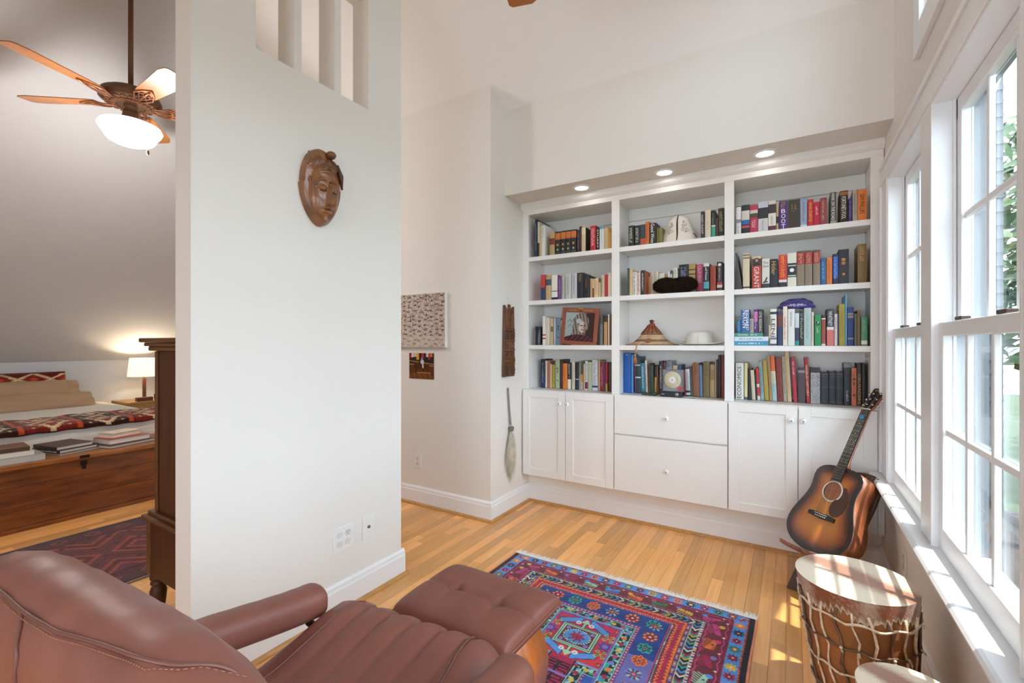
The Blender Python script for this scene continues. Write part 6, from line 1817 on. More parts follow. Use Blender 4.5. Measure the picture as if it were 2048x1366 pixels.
    def dk(m, s, c):
        put(m, 'black'); q = np.floor(s / .011) + 7 * np.floor((c + .5) / .0105)
        h = np.mod(np.sin(q * 12.9898) * 43758.5453, 1)
        put(m & (h < .25), 'teal'); put(m & (h > .85), 'mint'); put(m & (h > .72) & (h < .8), 'sky')
        d = np.hypot(np.mod(s, .042) - .021, c); k2 = np.floor(s / .042)
        f = m & (d < .011); C[f] = cyc(k2[f], ['orange', 'crimson', 'yellow', 'pink', 'lilac'])
        put(m & (np.abs(np.abs(c) - .0205) < .0018), 'mint')
    m = (b >= .441) & (b < .485); dk(m, s, (b - .463))
    m = (b >= .485) & (b < .496); put(m, 'lilac'); put(m & (np.mod(s, .010) < .004), 'purple')
    # inner panels
    inn = b >= .496
    xm, cy = (RX0 + RX1) / 2 - .006, 1.786
    x, y = X - xm, Y - cy
    pan = inn & (np.abs(y) < .135)
    g = np.clip((y + .135) / .27, 0, 1)[:, None]
    C[pan] = (PAL['red'] * (1 - g) + PAL['crimson'] * 1.25 * g)[pan]
    def box_(x, y, a, b2): return (np.abs(x) < a) & (np.abs(y) < b2)
    # carpet-beater motifs in the corners
    for sx in (-1, 1):
        for sy in (-1, 1):
            xx, yy = x * sx - .068, y * sy - .098
            w = np.abs(yy + .55 * (xx)) < .017; w &= np.abs(xx) < .046
            put(pan & (np.abs(yy + .55 * xx) < .021) & (np.abs(xx) < .050), 'black'); put(pan & w, 'sky'); put(pan & w & (np.abs(yy + .55 * xx) < .003) & (np.abs(xx) < .02), 'lilac')
            put(pan & (np.hypot(x * sx - .138, y * sy - .117) < .014), 'maroon'); put(pan & ((np.abs(x * sx - .138) < .002) | (np.abs(y * sy - .117) < .002)) & (np.hypot(x * sx - .138, y * sy - .117) < .011), 'orange')
            d = np.hypot(x * sx - .122, y * sy - .055); a = np.arctan2(y * sy - .055, x * sx - .122)
            put(pan & (np.abs(np.sin(2 * a)) > .75) & (d < .027), 'yellow'); put(pan & (np.abs(np.sin(2 * a)) > .9) & (d < .024) & (d > .006), 'green')
            put(pan & (np.hypot(x * sx - .030, y * sy - .096) < .012), 'white'); put(pan & (np.hypot(x * sx - .030, y * sy - .096) < .004), 'pink')
        d = np.hypot(x * sx - .124, y); a = np.arctan2(y, x * sx - .124)
        put(pan & (d < .027 + .008 * np.cos(6 * a)) , 'purple'); put(pan & (d < .012), 'lilac'); put(pan & (d < .005), 'pink')
    fr = box_(x, y, .084, .070) & ~box_(x, y, .070, .056)
    put(pan & box_(x, y, .087, .073), 'black'); put(pan & fr, 'mint'); put(pan & fr & (np.abs(np.maximum(np.abs(x) - .077, np.abs(y) - .063)) < .0018), 'black')
    ins = box_(x, y, .068, .054); put(ins, 'maroon')
    e = np.hypot(x / .058, y / .046); put(ins & (e < 1.12), 'black'); put(ins & (e < 1.06) & (e > .92) & (np.mod(np.arctan2(y, x), .22) < .11), 'white'); put(ins & (e < .92), 'sky')
    d = np.hypot(x, y); a = np.arctan2(y, x); put(ins & (d < .028 + .010 * np.cos(8 * a)), 'black'); put(ins & (d < .025 + .010 * np.cos(8 * a)), 'crimson'); put(ins & (d < .004), 'black')
    put(ins & (np.hypot(np.abs(x) - .055, np.abs(y) - .042) < .009), 'lilac')
    for sy in (-1, 1):
        yy = y * sy
        put(pan & (np.abs(x) < .009) & (yy > .070) & (yy < .108), 'black'); put(pan & (np.abs(x) < .006) & (yy > .070) & (yy < .110), 'mint')
        put(pan & (np.abs(x) < .024 - (yy - .100) * .75) & (yy > .100) & (yy < .130), 'mint')
    # between medallions: dark bands and meander panel, repeating towards the viewer
    low = inn & (y < -.135)
    yy = np.mod(-y - .135, .46)
    m = low & (np.abs(x) > .055) & (yy < .052); dk(m & (yy > .008), np.abs(x), np.where(m, yy - .030, 0)); put(low & (yy < .008), 'lilac')
    m = low & (np.abs(x) > .055) & (np.abs(x) < .100) & (yy >= .03); dk(m, yy, np.abs(x) - .0775)
    m = low & (np.abs(x) >= .100) & (yy >= .052); put(m, 'purple'); put(m & (np.abs(x) > .112), 'blue'); put(m & (np.hypot(np.mod(yy, .018) - .009, np.abs(x) - .107) < .004), 'peach')
    m = low & (np.abs(x) <= .055); put(m, 'crimson'); put(m & (np.abs(np.abs(x) - .052) < .003), 'black')
    mm = m & (yy > .035); put(mm & (np.mod(yy, .016) < .007) & (np.mod(np.floor(yy / .016) + np.sign(x), 2) >= 0) & (np.abs(np.abs(x) - .026) < .019), 'black')
    put(mm & (np.abs(np.abs(x) - .026 - .018 * np.sign(np.mod(yy, .032) - .016)) < .003), 'black'); put(mm & (np.abs(x) < .004), 'black'); put(m & (np.abs(np.mod(yy, .12) - .10) < .006), 'lilac')
    # hand-knotted shade changes
    ab = 1 + .10 * np.sin(Y * 57 + np.sin(Y * 13) * 2) + rng.normal(0, .05, n)
    return C * ab[:, None]
def rugf(u, v):
    X = RX0 + u * (RX1 - RX0); Y = RY0 + v * (RY1 - RY0)
    z = .0085 + .0006 * np.sin(X * 9) * np.sin(Y * 7)
    Y = Y + .004 * np.sin(X * 11) * (v > .999)
    return np.stack([X + .003 * np.sin(Y * 9), Y, z], 1)
M_RUG = attr_mat('knotted_wool', .95, sheen=.2, spec=.1, bump=(420, .35))
o = colour_mesh('pile', rugf, 396, 430, rug, M_RUG, t)
bx('foundation', RX0 + .004, RX1 - .004, RY0 + .003, RY1 - .004, .0004, .0074, mat('rug_foundation', '6a2c38', .95), t)
q = MB(); fr_ = random.Random(21)
for yb, d in ((RY1 - .003, 1), (RY0 + .003, -1)):
    x = RX0 + .004
    while x < RX1 - .002:
        L = fr_.uniform(.034, .060); dx = fr_.uniform(-.014, .014)
        z1 = fr_.uniform(.002, .007)
        w = fr_.uniform(.0016, .003)
        P = [(x, yb, .0075), (x + dx * .4, yb + d * L * .4, .009 + z1 * .4), (x + dx, yb + d * L, z1)]
        for A, B, w0, w1 in ((P[0], P[1], w, w * 1.2), (P[1], P[2], w * 1.2, w * .5)):
            q.add([(A[0] - w0, A[1], A[2]), (A[0] + w0, A[1], A[2]), (B[0] + w1, B[1], B[2]), (B[0] - w1, B[1], B[2])], [(0, 1, 2, 3)])
        x += fr_.uniform(.0014, .0026)
o = q.build('fringe', mat('fringe_cotton', 'e6e2da', .9), t, None, 0, False); o['kind'] = 'stuff'

# ================================================================ LEATHER ARMCHAIR AND OTTOMAN
M_LTH = mat('brown_leather', '7f4d40', .46, var=(7, .10), bump=(24, .10), spec=.4)
M_LTH2 = mat('brown_leather_seam', '6b4035', .45)
M_STITCH = mat('stitching', '9a6a52', .5)
M_PLY = mat('bent_ply', 'b5652c', .3, var=(10, .2), stretch=(4, 4, .6), coat=.3)
ac = thing('armchair', 'brown leather recliner armchair seen from behind', 'armchair', (-.85, .6, 0))
def smooth_path(P, n):
    """Catmull-Rom through points"""
    P = [Vector(p) for p in P]
    out = []
    k = len(P) - 1
    for i in range(n + 1):
        f = i / n * k; a = min(int(f), k - 1); tt = f - a
        p0, p1, p2, p3 = P[max(a - 1, 0)], P[a], P[a + 1], P[min(a + 2, k)]
        out.append(.5 * ((2 * p1) + (p2 - p0) * tt + (2 * p0 - 5 * p1 + 4 * p2 - p3) * tt ** 2 + (3 * p1 - p0 - 3 * p2 + p3) * tt ** 3))
    return out
# --- backrest: profile (dy, dz from the top), swept along the width, turned a little
prof = [(.115, -.60), (.118, -.38), (.112, -.20), (.104, -.12), (.088, -.058), (.060, -.018), (.022, -.002), (-.018, -.004), (-.048, -.024), (-.066, -.052), (-.074, -.08), (-.077, -.105), (-.078, -.155), (-.080, -.25), (-.066, -.42), (-.05, -.60)]
BKX = np.linspace(-1.33, -.485, 61)
BKZ = np.interp(BKX, [-1.33, -1.26, -1.19, -1.05, -.9, -.83, -.75, -.68, -.62, -.56, -.51, -.485], [.831, .856, .874, .876, .873, .870, .866, .855, .835, .795, .735, .68])
BKZ = np.convolve(np.pad(BKZ, 3, mode='edge'), np.ones(7) / 7, 'valid')
def on_back(i, t, off=0.0, wk=1.0):
    """point of the backrest skin: i along the width (0-60), t along the profile"""
    k = min(int(t), len(prof) - 2); f = t - k
    dy = prof[k][0] * (1 - f) + prof[k + 1][0] * f; dz = prof[k][1] * (1 - f) + prof[k + 1][1] * f
    x = float(np.interp(i, range(61), BKX)); zr = float(np.interp(i, range(61), BKZ))
    d = min(x + 1.33, -.485 - x); e = min(1, max(0, d / .085)); e = math.sqrt(max(0, 1 - (1 - e) ** 2))
    wr = .0022 * math.sin(x * 60 + dz * 45) * math.exp(-((dz + .03) / .045) ** 2) * e * wk
    z = max(zr - .09 * (1 - e) + dz + wr + off * .5, .33 + .05 * (dz + .6))
    yl = .27 + (dy - .02) * (.15 + .85 * e) - .144 * dz - off
    a, b = x + .85, yl - .27
    c, s_ = math.cos(math.radians(5)), math.sin(math.radians(5))
    return Vector((-.85 + a * c - b * s_, .27 + a * s_ + b * c, z))
ts = [k + q for k in range(len(prof) - 1) for q in (0, .5)] + [len(prof) - 1.0]
MB().loft([[on_back(i, t) for t in ts] for i in range(61)], 0, True, True).build('backrest', M_LTH, ac)
SI, ST = [4, 10, 18, 25, 32, 39, 46, 48, 51, 53], [7.7, 7.7, 7.78, 7.93, 7.88, 7.45, 6.95, 6.35, 4.95, 3.7]
def seam(i, d=0.0, off=.0015):
    return on_back(i, float(np.interp(i, SI, ST)) + d, off, .3)
MB().tube(smooth_path([seam(i) for i in np.linspace(4, 53, 18)], 120), .0030, 6).build('welt', M_LTH2, ac)
st = MB()
for i in np.linspace(8, 52, 130):
    st.tube([seam(i, .20, .0022), seam(i + .2, .20, .0022)], .0008, 4)
st.build('stitch_row', M_STITCH, ac)
MB().tube(smooth_path([on_back(i, t, .0012) for i, t in ((25, 7.93), (26.3, 8.4), (27.2, 8.9), (28, 9.5), (28, 10.8), (28, 12), (28, 13), (28, 14.5))], 40), .0028, 6).build('panel_seam', M_LTH2, ac)
# --- seat cushion
sprof = [(.30, .31), (.30, .40), (.42, .425), (.55, .425), (.66, .435), (.76, .466), (.83, .493), (.885, .497), (.925, .476), (.945, .435), (.940, .395), (.915, .362), (.86, .34), (.60, .315)]
SX0, SX1 = -1.168, -.615
rings = []
pleats = [-1.035, -.955, -.875, -.79, -.71]
for i in range(71):
    f = i / 70; x = SX0 + (SX1 - SX0) * f
    d = min(f, 1 - f) * (SX1 - SX0)
    e = math.sqrt(max(0, 1 - (1 - min(1, d / .075)) ** 2))
    ring = []
    for k, (y, z) in enumerate(sprof):
        yc, zc = .62 + .22 * (y > .62), .40
        zz = zc + (z - zc) * (.25 + .75 * e)
        yy = .62 + (y - .62) * (.90 + .10 * e) + .055 * f
        if 4 <= k <= 9:
            for p in pleats:
                zz -= .0065 * math.exp(-((x - p + (.05 if k < 6 else 0) * (6 - k) * .2) / .007) ** 2) * (.4 if k == 4 else 1)
                yy -= (.004 * math.exp(-((x - p) / .008) ** 2)) if k >= 8 else 0
            zz += .0016 * math.cos((x - pleats[0]) / .0805 * 2 * PI + PI) * (e > .9)
        ring.append(Vector((x, yy, zz)))
    rings.append(ring)
MB().loft(rings, 0, True, True).build('seat', M_LTH, ac)
def on_seat(f, y):
    zz = np.interp(y, [p[0] for p in sprof[1:9]], [p[1] for p in sprof[1:9]])
    return Vector((SX0 + (SX1 - SX0) * f, y + .055 * f, zz + .001))
MB().tube([on_seat(.155 - .03 * math.sin((y - .42) * 7), y) for y in np.linspace(.42, .915, 24)], .0030, 6).build('seat_seam', M_LTH2, ac)
MB().tube([on_seat(.845 + .03 * math.sin((y - .42) * 7), y) for y in np.linspace(.42, .915, 24)], .0030, 6).build('seat_seam', M_LTH2, ac)
for p in pleats:
    f = (p - SX0) / (SX1 - SX0)
    MB().tube([on_seat(f + .02 * math.sin((y - .6) * 9), y) - Vector((0, 0, .0068)) for y in np.linspace(.66, .915, 14)], [.0005] + [.0020] * 12 + [.0005], 5).build('pleat', M_LTH2, ac)
# --- arms
def arm(x0, x1, y0, y1, z0, z1):
    P = smooth_path([(x0, y0, z0), (x0 + (x1 - x0) * .4, y0 + (y1 - y0) * .4, z0 + (z1 - z0) * .3), (x0 + (x1 - x0) * .8, y0 + (y1 - y0) * .8, z0 + (z1 - z0) * .85), (x1, y1, z1)], 30)
    rings = []
    n = len(P)
    for i, p in enumerate(P):
        f = i / (n - 1)
        d = min(f * .8, 1 - f)
        e = math.sqrt(max(.0004, 1 - (1 - min(1, d / .12)) ** 2))
        ring = []
        for k in range(24):
            a = 2 * PI * k / 24
            ca, sa = math.cos(a), math.sin(a)
            r = (abs(ca) ** 2.6 + abs(sa) ** 2.6) ** (-1 / 2.6)
            wr = 1 + .012 * math.sin(f * 60 + 2 * math.sin(a)) * max(0, sa)
            ring.append(p + Vector((.050 * r * ca * e * wr, 0, .046 * r * sa * e * wr)))
        rings.append(ring)
    return MB().loft(rings, 0, True, True)
arm(-1.245, -1.205, .30, .870, .545, .488).build('armrest', M_LTH, ac)
arm(-.520, -.540, .34, .915, .545, .490).build('armrest', M_LTH, ac)
for x, ya in ((-1.20, .82), (-.545, .86)):
    MB().tube(smooth_path([(x, ya, .440), (x + .005, ya + .02, .40), (x + .02, ya - .01, .33), (x + .04, ya - .10, .27)], 14), .011, 8).build('arm_bracket', M_BLACK, ac)
# base: bent ply ring, post
MB().tube([(-.86, .60, .05), (-.86, .60, .31)], .030, 12).build('post', M_BLACK, ac)
q = MB()
q.tube([(-.86 + .27 * math.cos(a), .60 + .27 * math.sin(a), .022) for a in np.linspace(0, 2 * PI, 41)], .020, 8)
q.tube([(-1.12, .60, .03), (-.86, .60, .055), (-.60, .60, .03)], .018, 8)
q.build('base_ring', M_PLY, ac)
# --- ottoman
ot = thing('ottoman', 'brown leather tufted ottoman on a bent wood base', 'ottoman', (-.885, 1.21, 0))
OC = Vector((-.888, 1.222, .378)); OW, OD = .222, .150
def otp(u, v, top):
    x, y = (u * 2 - 1), (v * 2 - 1)
    edge = (1 - abs(x) ** 4) ** .34 * (1 - abs(y) ** 4) ** .34 if abs(x) < 1 and abs(y) < 1 else 0
    z = .032 * edge
    if top:
        z = .046 * edge + .014 * abs(x) ** 3 * edge
        for bx_, by_ in ((-.38, .0), (.38, .0)):
            d = math.hypot((x - bx_) * 1.3, y - by_)
            z -= .026 * math.exp(-(d / .11) ** 2)
            an = math.atan2(y - by_, (x - bx_) * 1.3)
            z -= .007 * math.exp(-(d / .40) ** 2) * (.5 + .5 * math.cos(an * 4)) ** 4 * (d > .05)
        z -= .006 * math.exp(-(y / .05) ** 2) * edge
    tilt = .012 * y + .0 * x
    return OC + Vector((x * OW * (1 + .02 * edge) + .015 * y, y * OD, (z if top else -z * 1.1) + tilt))
m = MB().grid(lambda u, v: otp(u, v, True), 64, 48)
m.grid(lambda u, v: otp(u, v, False), 64, 48)
m.build('cushion', M_LTH, ot)
for sx in (-.38, .38):
    p = otp(.5 + sx / 2, .5, True)
    MB().sphere(p + Vector((0, 0, .001)), .009, 12, 7, 0, (1, 1, .45)).build('tuft_button', M_LTH2, ot)
q = MB(); q.tube([otp(u, v, True) * .0 + (otp(u, v, True) + otp(u, v, False)) * .5 for u, v in [(.0012 + .9976 * k / 30, .0012) for k in range(31)] + [(.9988, .0012 + .9976 * k / 20) for k in range(21)] + [(.9988 - .9976 * k / 30, .9988) for k in range(31)] + [(.0012, .9988 - .9976 * k / 20) for k in range(21)]], .004, 6)
q.build('edge_welt', M_LTH, ot)
for sx in (-1, 1):
    P = smooth_path([(OC.x + sx * .190, OC.y - .02, .342), (OC.x + sx * .222, OC.y - .02, .27), (OC.x + sx * .205, OC.y - .02, .15), (OC.x + sx * .14, OC.y - .02, .052), (OC.x, OC.y - .02, .034)], 22)
    rings = []
    for i, p in enumerate(P):
        tg = (P[min(i + 1, len(P) - 1)] - P[max(i - 1, 0)]).normalized(); nn = Vector((tg.z, 0, -tg.x))
        rings.append([p + nn * .009 + Vector((0, -.085, 0)), p + nn * .009 + Vector((0, .085, 0)), p - nn * .009 + Vector((0, .085, 0)), p - nn * .009 + Vector((0, -.085, 0))])
    MB().loft(rings, 0, True, True).build('ply_leg', M_PLY, ot)
MB().tube([(OC.x + .20 * math.cos(a), OC.y - .02 + .15 * math.sin(a), .024) for a in np.linspace(0, 2 * PI, 33)], .013, 8).build('base_ring', M_PLY, ot)

# ================================================================ BEDROOM
M_PINE = mat('aged_pine', '8a4c20', .38, var=(6, .28), stretch=(5, .8, 5), col2='4a2410', coat=.2)
M_PINE2 = mat('aged_pine_lid', 'a5672f', .35, var=(6, .25), stretch=(5, .8, 5), col2='7a4218', coat=.2)
ct = thing('blanket_chest', 'old knotty pine chest at the foot of the bed', 'chest', (-4.585, 1.15, 0))
CY0, CY1 = .45, 1.78
zz = [0.03, .165, .300, .405]
for a, b in zip(zz, zz[1:]):
    bx('front_plank', -4.372, -4.352, CY0, CY1, a + .0008, b - .0008, M_PINE, ct, .0025)
bx('plinth_board', -4.366, -4.345, CY0 - .008, CY1 + .008, 0.0004, .0295, M_PINE, ct, .003)
bx('side_board', -4.81, -4.3725, CY1 - .02, CY1 - .0005, .03, .405, M_PINE, ct, .002); bx('side_board', -4.81, -4.3725, CY0 + .0005, CY0 + .02, .03, .405, M_PINE, ct, .002)
bx('back_board', -4.83, -4.8105, CY0, CY1, .03, .405, M_PINE, ct)
bx('lid', -4.835, -4.335, CY0 - .012, CY1 + .012, .4155, .448, M_PINE2, ct, .006)
bx('lid_rail', -4.358, -4.342, CY0 - .01, CY1 + .01, .4055, .415, M_PINE, ct, .002)
q = MB().box(-4.3515, -4.347, 1.165, 1.20, .375, .404).box(-4.3515, -4.344, 1.172, 1.193, .345, .378).box(-4.336, -4.332, 1.155, 1.21, .424, .445)
q.build('latch', mat('dark_iron', '2a2420', .45, .7), ct)
# books on the chest
ZC = .4483
def chest_book(cx, cy, lx, ly, rot, z0, th, col, label, spine=None, lett=None, pages='d8d2c6'):
    t = thing('book', label, 'book', (cx, cy, z0), 'books lying on the pine chest')
    Mb = Matrix.Translation((cx, cy, z0)) @ Matrix.Rotation(math.radians(rot), 4, 'Z')
    tk = .0025
    m = MB().box(-lx / 2, lx / 2, -ly / 2, ly / 2, 0, tk).box(-lx / 2, lx / 2, -ly / 2, ly / 2, th - tk, th).box(-lx / 2, lx / 2, -ly / 2, -ly / 2 + .003, tk, th - tk, 1)
    m.xf(Mb).build('cover', [flat(col, .35), flat(spine or col, .4)], t, None, 0, False)
    MB().box(-lx / 2 + .004, lx / 2 - .004, -ly / 2 + .003, ly / 2 - .005, tk, th - tk).xf(Mb).build('page_block', flat(pages, .85), t, None, 0, False)
    if lett:
        q = MB(); r = random.Random(len(label)); x = -lx / 2 + .02
        while x < lx / 2 - .03:
            L = r.uniform(.004, .010)
            q.box(x, x + L * .7, -ly / 2 - .0005, -ly / 2 + .001, th * .3, th * r.uniform(.55, .75)); x += L + .002
        q.xf(Mb).build('spine_lettering', flat(lett, .5), t, None, 0, False)
    return t
chest_book(-4.50, .84, .30, .24, 90, ZC, .042, '8f908c', 'large white paged book at the bottom of the near pile on the chest', 'b8b6b0', None, 'dcdad4')
chest_book(-4.52, .80, .29, .23, 88, ZC + .0425, .030, 'c9c0b0', 'cream book in the middle of the near pile on the chest', 'd6d0c4', None, 'd8d2c8')
chest_book(-4.53, .79, .28, .22, 86, ZC + .073, .028, '6a4a30', 'brown photo covered book topping the near pile on the chest', '4a3424', None, 'd8d2c8')
chest_book(-4.60, 1.14, .30, .26, 20, ZC, .014, '7a746c', 'thin grey book at the bottom of the centre pile on the chest', '8a847a', None, 'd0cac0')
chest_book(-4.60, 1.145, .29, .24, 17, ZC + .0145, .022, '1f2022', 'black book with white lettered edge in the centre pile', '26262a', 'd8d4cc', 'cac4ba')
chest_book(-4.61, 1.14, .27, .22, 13, ZC + .037, .024, '4a3530', 'dark plum photo book topping the centre pile on the chest', '3a2c28', None, 'cfcac2')
chest_book(-4.55, 1.47, .33, .25, -75, ZC, .022, '1e1e20', 'thick black book under the red book, pile beside the dresser', '242326', 'b89a50', 'd6d0c6')
chest_book(-4.565, 1.475, .28, .21, -80, ZC + .0225, .040, '9c2a22', 'tan book with red spine, pile beside the dresser', 'b08a68', 'd8c8b0', 'dcd6ca')
chest_book(-4.60, 1.47, .21, .15, -72, ZC + .063, .034, 'd8cbb4', 'small cream paperback topping the pile beside the dresser', 'd2c4b2', 'b04a40', 'd8ceba')
# bed
bd = thing('bed', 'bed with white ribbed quilt in the bedroom', 'bed', (-5.8, 1.0, 0))
BY0, BY1 = -.1, 1.985
bx('bed_base', -6.70, -4.90, BY0 + .03, BY1 - .03, .0005, .30, mat('bed_base', '8a6a4a', .6), bd, .01)
bx('mattress', -6.72, -4.885, BY0 + .02, BY1 - .02, .3005, .585, mat('mattress', 'dcd8d0', .9), bd, .03)
M_QLT = mat('white_quilt', 'd9d5cc', .9, bump=(90, .35), stretch=(1, .15, 1))
def qt(u, v):
    X = -6.60 + u * 1.74; yv = v * 2 - 1
    z = .598 + .0025 * math.sin(X * 160)
    y = BY0 + .02 + (BY1 - BY0 - .04) * v
    return Vector((X, y, z))
P = [(-6.60, .5965), (-4.905, .5965), (-4.880, .588), (-4.868, .57), (-4.866, .50), (-4.868, .42), (-4.872, .24)]
m = MB()
L = [0]
for a, b in zip(P, P[1:]): L.append(L[-1] + math.dist(a, b))
def quilt(u, v):
    d = u * L[-1]
    i = max(j for j in range(len(P) - 1) if L[j] <= d + 1e-9)
    f = (d - L[i]) / (L[i + 1] - L[i])
    x, z = P[i][0] + (P[i + 1][0] - P[i][0]) * f, P[i][1] + (P[i + 1][1] - P[i][1]) * f
    rib = .0028 * abs(math.sin(d * PI / .030))
    if i >= 2: x += rib
    else: z += rib
    e = abs(v * 2 - 1)
    y = BY0 + (BY1 - BY0) * v
    if e > .97 and i < 2: z -= .02 * ((e - .97) / .03) ** 2
    return Vector((x, y, z))
o = m.grid(quilt, 170, 24).build('quilt', M_QLT, bd)
def quilt_side(u, v):
    x = -6.60 + u * 1.735
    return Vector((x, BY1 + .001 + .0028 * abs(math.sin(v * .34 * PI / .03)), .578 - v * .34))
MB().grid(quilt_side, 30, 40).build('quilt_side', M_QLT, bd)
# kilim blanket folded across the foot
def kilim(U, V):
    n = len(U); C = np.zeros((n, 3)); C[:] = lin('6e1f14')
    def put(mk, c): C[mk] = lin(c)
    s = V * 2.1; w = U * .62
    k = np.floor(s / .42); q = np.mod(s, .42)
    put(np.mod(k, 2) == 1, '2e120c')
    put(q < .035, 'a8421e'); put((q > .035) & (q < .05), '2e120c')
    st = np.floor(np.abs(q - .235) / .022) * .022 + np.floor(np.abs(np.mod(w, .30) - .15) / .022) * .022
    put((st > .10) & (st < .145) & (q > .06), 'c9b088'); put((st > .055) & (st < .085) & (q > .06), '8f2c18'); put((st < .03) & (q > .06), 'd0b890')
    put((np.floor(q / .022) % 4 == 0) & (np.floor(w / .022) % 5 == 0) & (q > .06), 'c0a070')
    put((w < .02) | (w > .60), '3a160e')
    return C * (1 + rng.normal(0, .08, n))[:, None]
def kbf(u, v):
    d = u * .62
    x = -5.42 + d
    y = .30 + v * 1.64
    over = np.clip((y - 1.925) / .05, 0, 1)
    z = .612 + .012 * np.abs(np.sin(y * 5.2 + u * 2)) * (u > .04) * (u < .96) + .006 * np.sin(y * 17 + u * 9) ** 2 - .02 * over ** 2 + .010 * np.exp(-((u - .93) / .05) ** 2)
    z = np.where(x > -4.895, z - (x + 4.895) * .55, z)
    return np.stack([np.minimum(x, -4.838) + .006 * np.sin(y * 9), y, z], 1)
kb = colour_mesh('folded_blanket', kbf, 60, 200, kilim, attr_mat('kilim_wool', .95, sheen=.2, spec=.1, bump=(200, .4)), None, (-5.1, 1.2, .6), .012)
tag(kb, 'red and dark brown patterned blanket folded over the foot of the bed', 'blanket')
# pillows
def pillow(name, label, c, hx_, hy_, th, tilt, m, rotz=0, colfn=None, flange=None):
    t = thing(name, label, 'pillow', c)
    R = Matrix.Translation(c) @ Matrix.Rotation(math.radians(rotz), 4, 'Z') @ Matrix.Rotation(math.radians(tilt), 4, 'Y')
    def pt(u, v, s_):
        x, y = u * 2 - 1, v * 2 - 1
        e = max(0, (1 - abs(x) ** 3)) ** .55 * max(0, (1 - abs(y) ** 4)) ** .5
        sag = 1 - .06 * (1 - abs(y) ** 2)
        wr = .006 * math.sin(y * 9 + x * 5 + s_) * e
        return R @ Vector((x * hx_ * (1 - .05 * abs(y) ** 2 * 0 + 0), y * hy_ * (1 - .04 * (1 - x * x) * 0), s_ * (th * e * sag + wr)))
    if colfn:
        Rn = np.array(R)
        for s_ in (1, -1):
            def f(u, v, s_=s_):
                return np.array([tuple(pt(a, b, s_)) for a, b in zip(u, v)])
            colour_mesh('cover', f, 40, 110, colfn, attr_mat('kilim_wool'), t)
    else:
        mm = MB().grid(lambda u, v: pt(u, v, 1), 30, 40).grid(lambda u, v: pt(u, v, -1), 30, 40)
        mm.build('cover', m, t)
        if flange:
            fl = MB()
            def ff_(u, v):
                x = u * 2 - 1
                wv = .012 * math.sin(x * 8)
                return R @ Vector((x * hx_ * .96, hy_ * (.985) + v * flange, wv * v + .002))
            o = fl.grid(ff_, 24, 4).build('flange', m, t)
            MB().tube([R @ Vector((x * hx_ * .97, hy_ * .99, .002)) for x in np.linspace(-1, 1, 16)], .003, 5).build('flange_seam', mat('seam_brown', '6a4c38', .8), t)
    return t
M_PIL = mat('tan_cotton', 'a98b6e', .85, var=(5, .12), bump=(9, .9), stretch=(1, .35, 2.5))
def kp(U, V):
    C = np.zeros((len(U), 3)); C[:] = lin('5a1a12')
    def put(mk, c): C[mk] = lin(c)
    a = np.abs(np.mod(V * 7.5, 1) - .5) * 2
    b = np.abs(np.mod(U * 2, 1) - .5) / .40
    put((U > .47) & (U < .53), 'a03a22')
    st = np.floor((a + b) * 6) / 6
    put((st > .8) & (st < 1.05) & (b < 1), 'd0b48c'); put((st > .4) & (st < .65) & (b < 1), '9a3420'); put((st < .25) & (b < 1), 'b8482a')
    put((U < .05), '3a120c')
    return C * (1 + rng.normal(0, .08, len(U)))[:, None]
pillow('kilim_pillow', 'dark red patterned long pillow against the knee wall', (-6.63, .74, .782), .17, .92, .065, -106, None, 0, kp)
pillow('bed_pillow', 'tan pillow leaning in front of the patterned pillow', (-6.475, .86, .742), .145, .78, .058, -124, M_PIL, 0, None, .10)
pillow('bed_pillow', 'lower tan pillow in front of the leaning one, its frilled edge showing', (-6.335, .90, .672), .125, .80, .048, -146, M_PIL, 0, None, .11)
# nightstand and lamp
ns = thing('nightstand', 'small oak open bedside table under the lamp', 'table', (-6.40, 2.29, 0))
M_NS = mat('oak_table', '9a7444', .4, var=(10, .2), stretch=(1, 6, 6))
NX0, NX1, NY0, NY1 = -6.64, -6.22, 2.04, 2.56
bx('tabletop', NX0, NX1, NY0, NY1, .565, .592, M_NS, ns, .003)
for x in (NX0 + .005, NX1 - .055):
    for y in (NY0 + .003, NY1 - .053):
        bx('leg', x, x + .05, y, y + .05, .0004, .5645, M_NS, ns, .003)
bx('apron', NX1 - .03, NX1 - .010, NY0 + .055, NY1 - .055, .515, .5645, M_NS, ns); bx('apron', NX0 + .06, NX1 - .06, NY0 + .008, NY0 + .024, .515, .5645, M_NS, ns)
lp = thing('table_lamp', 'lit bedside lamp with cream drum shade and wooden post', 'lamp', (-6.42, 2.275, .5925))
MB().lathe([(.0001, .5925), (.06, .5925), (.06, .605), (.03, .612), (.0001, .612)], (-6.42, 2.275, 0), 24).build('base', mat('lamp_wood', '5a3820', .4), lp)
bx('post', -6.435, -6.405, 2.26, 2.29, .612, .845, mat('lamp_wood', '5a3820', .4), lp, .003)
MB().tube([(-6.42, 2.275, .845), (-6.42, 2.275, .92)], .010, 10).build('socket', mat('brass', 'b08a4a', .3, 1.0), lp)
M_SHADE = mat('lit_shade', 'ead7ae', .9, emit=((1.0, .82, .55), .55))
o = MB().lathe([(.155, .865), (.135, 1.075)], (-6.42, 2.275, 0), 32).build('shade', M_SHADE, lp)
o.modifiers.new('solid', 'SOLIDIFY').thickness = .0015
MB().sphere((-6.42, 2.275, .96), .03, 12, 8).build('bulb', mat('bulb', 'ffffff', .5, emit=((1, .8, .5), 5)), lp)
bl_ = bpy.data.lights.new('bulb_light', 'POINT'); bl_.energy = 4.5; bl_.color = (1.0, .82, .58); bl_.shadow_soft_size = .03
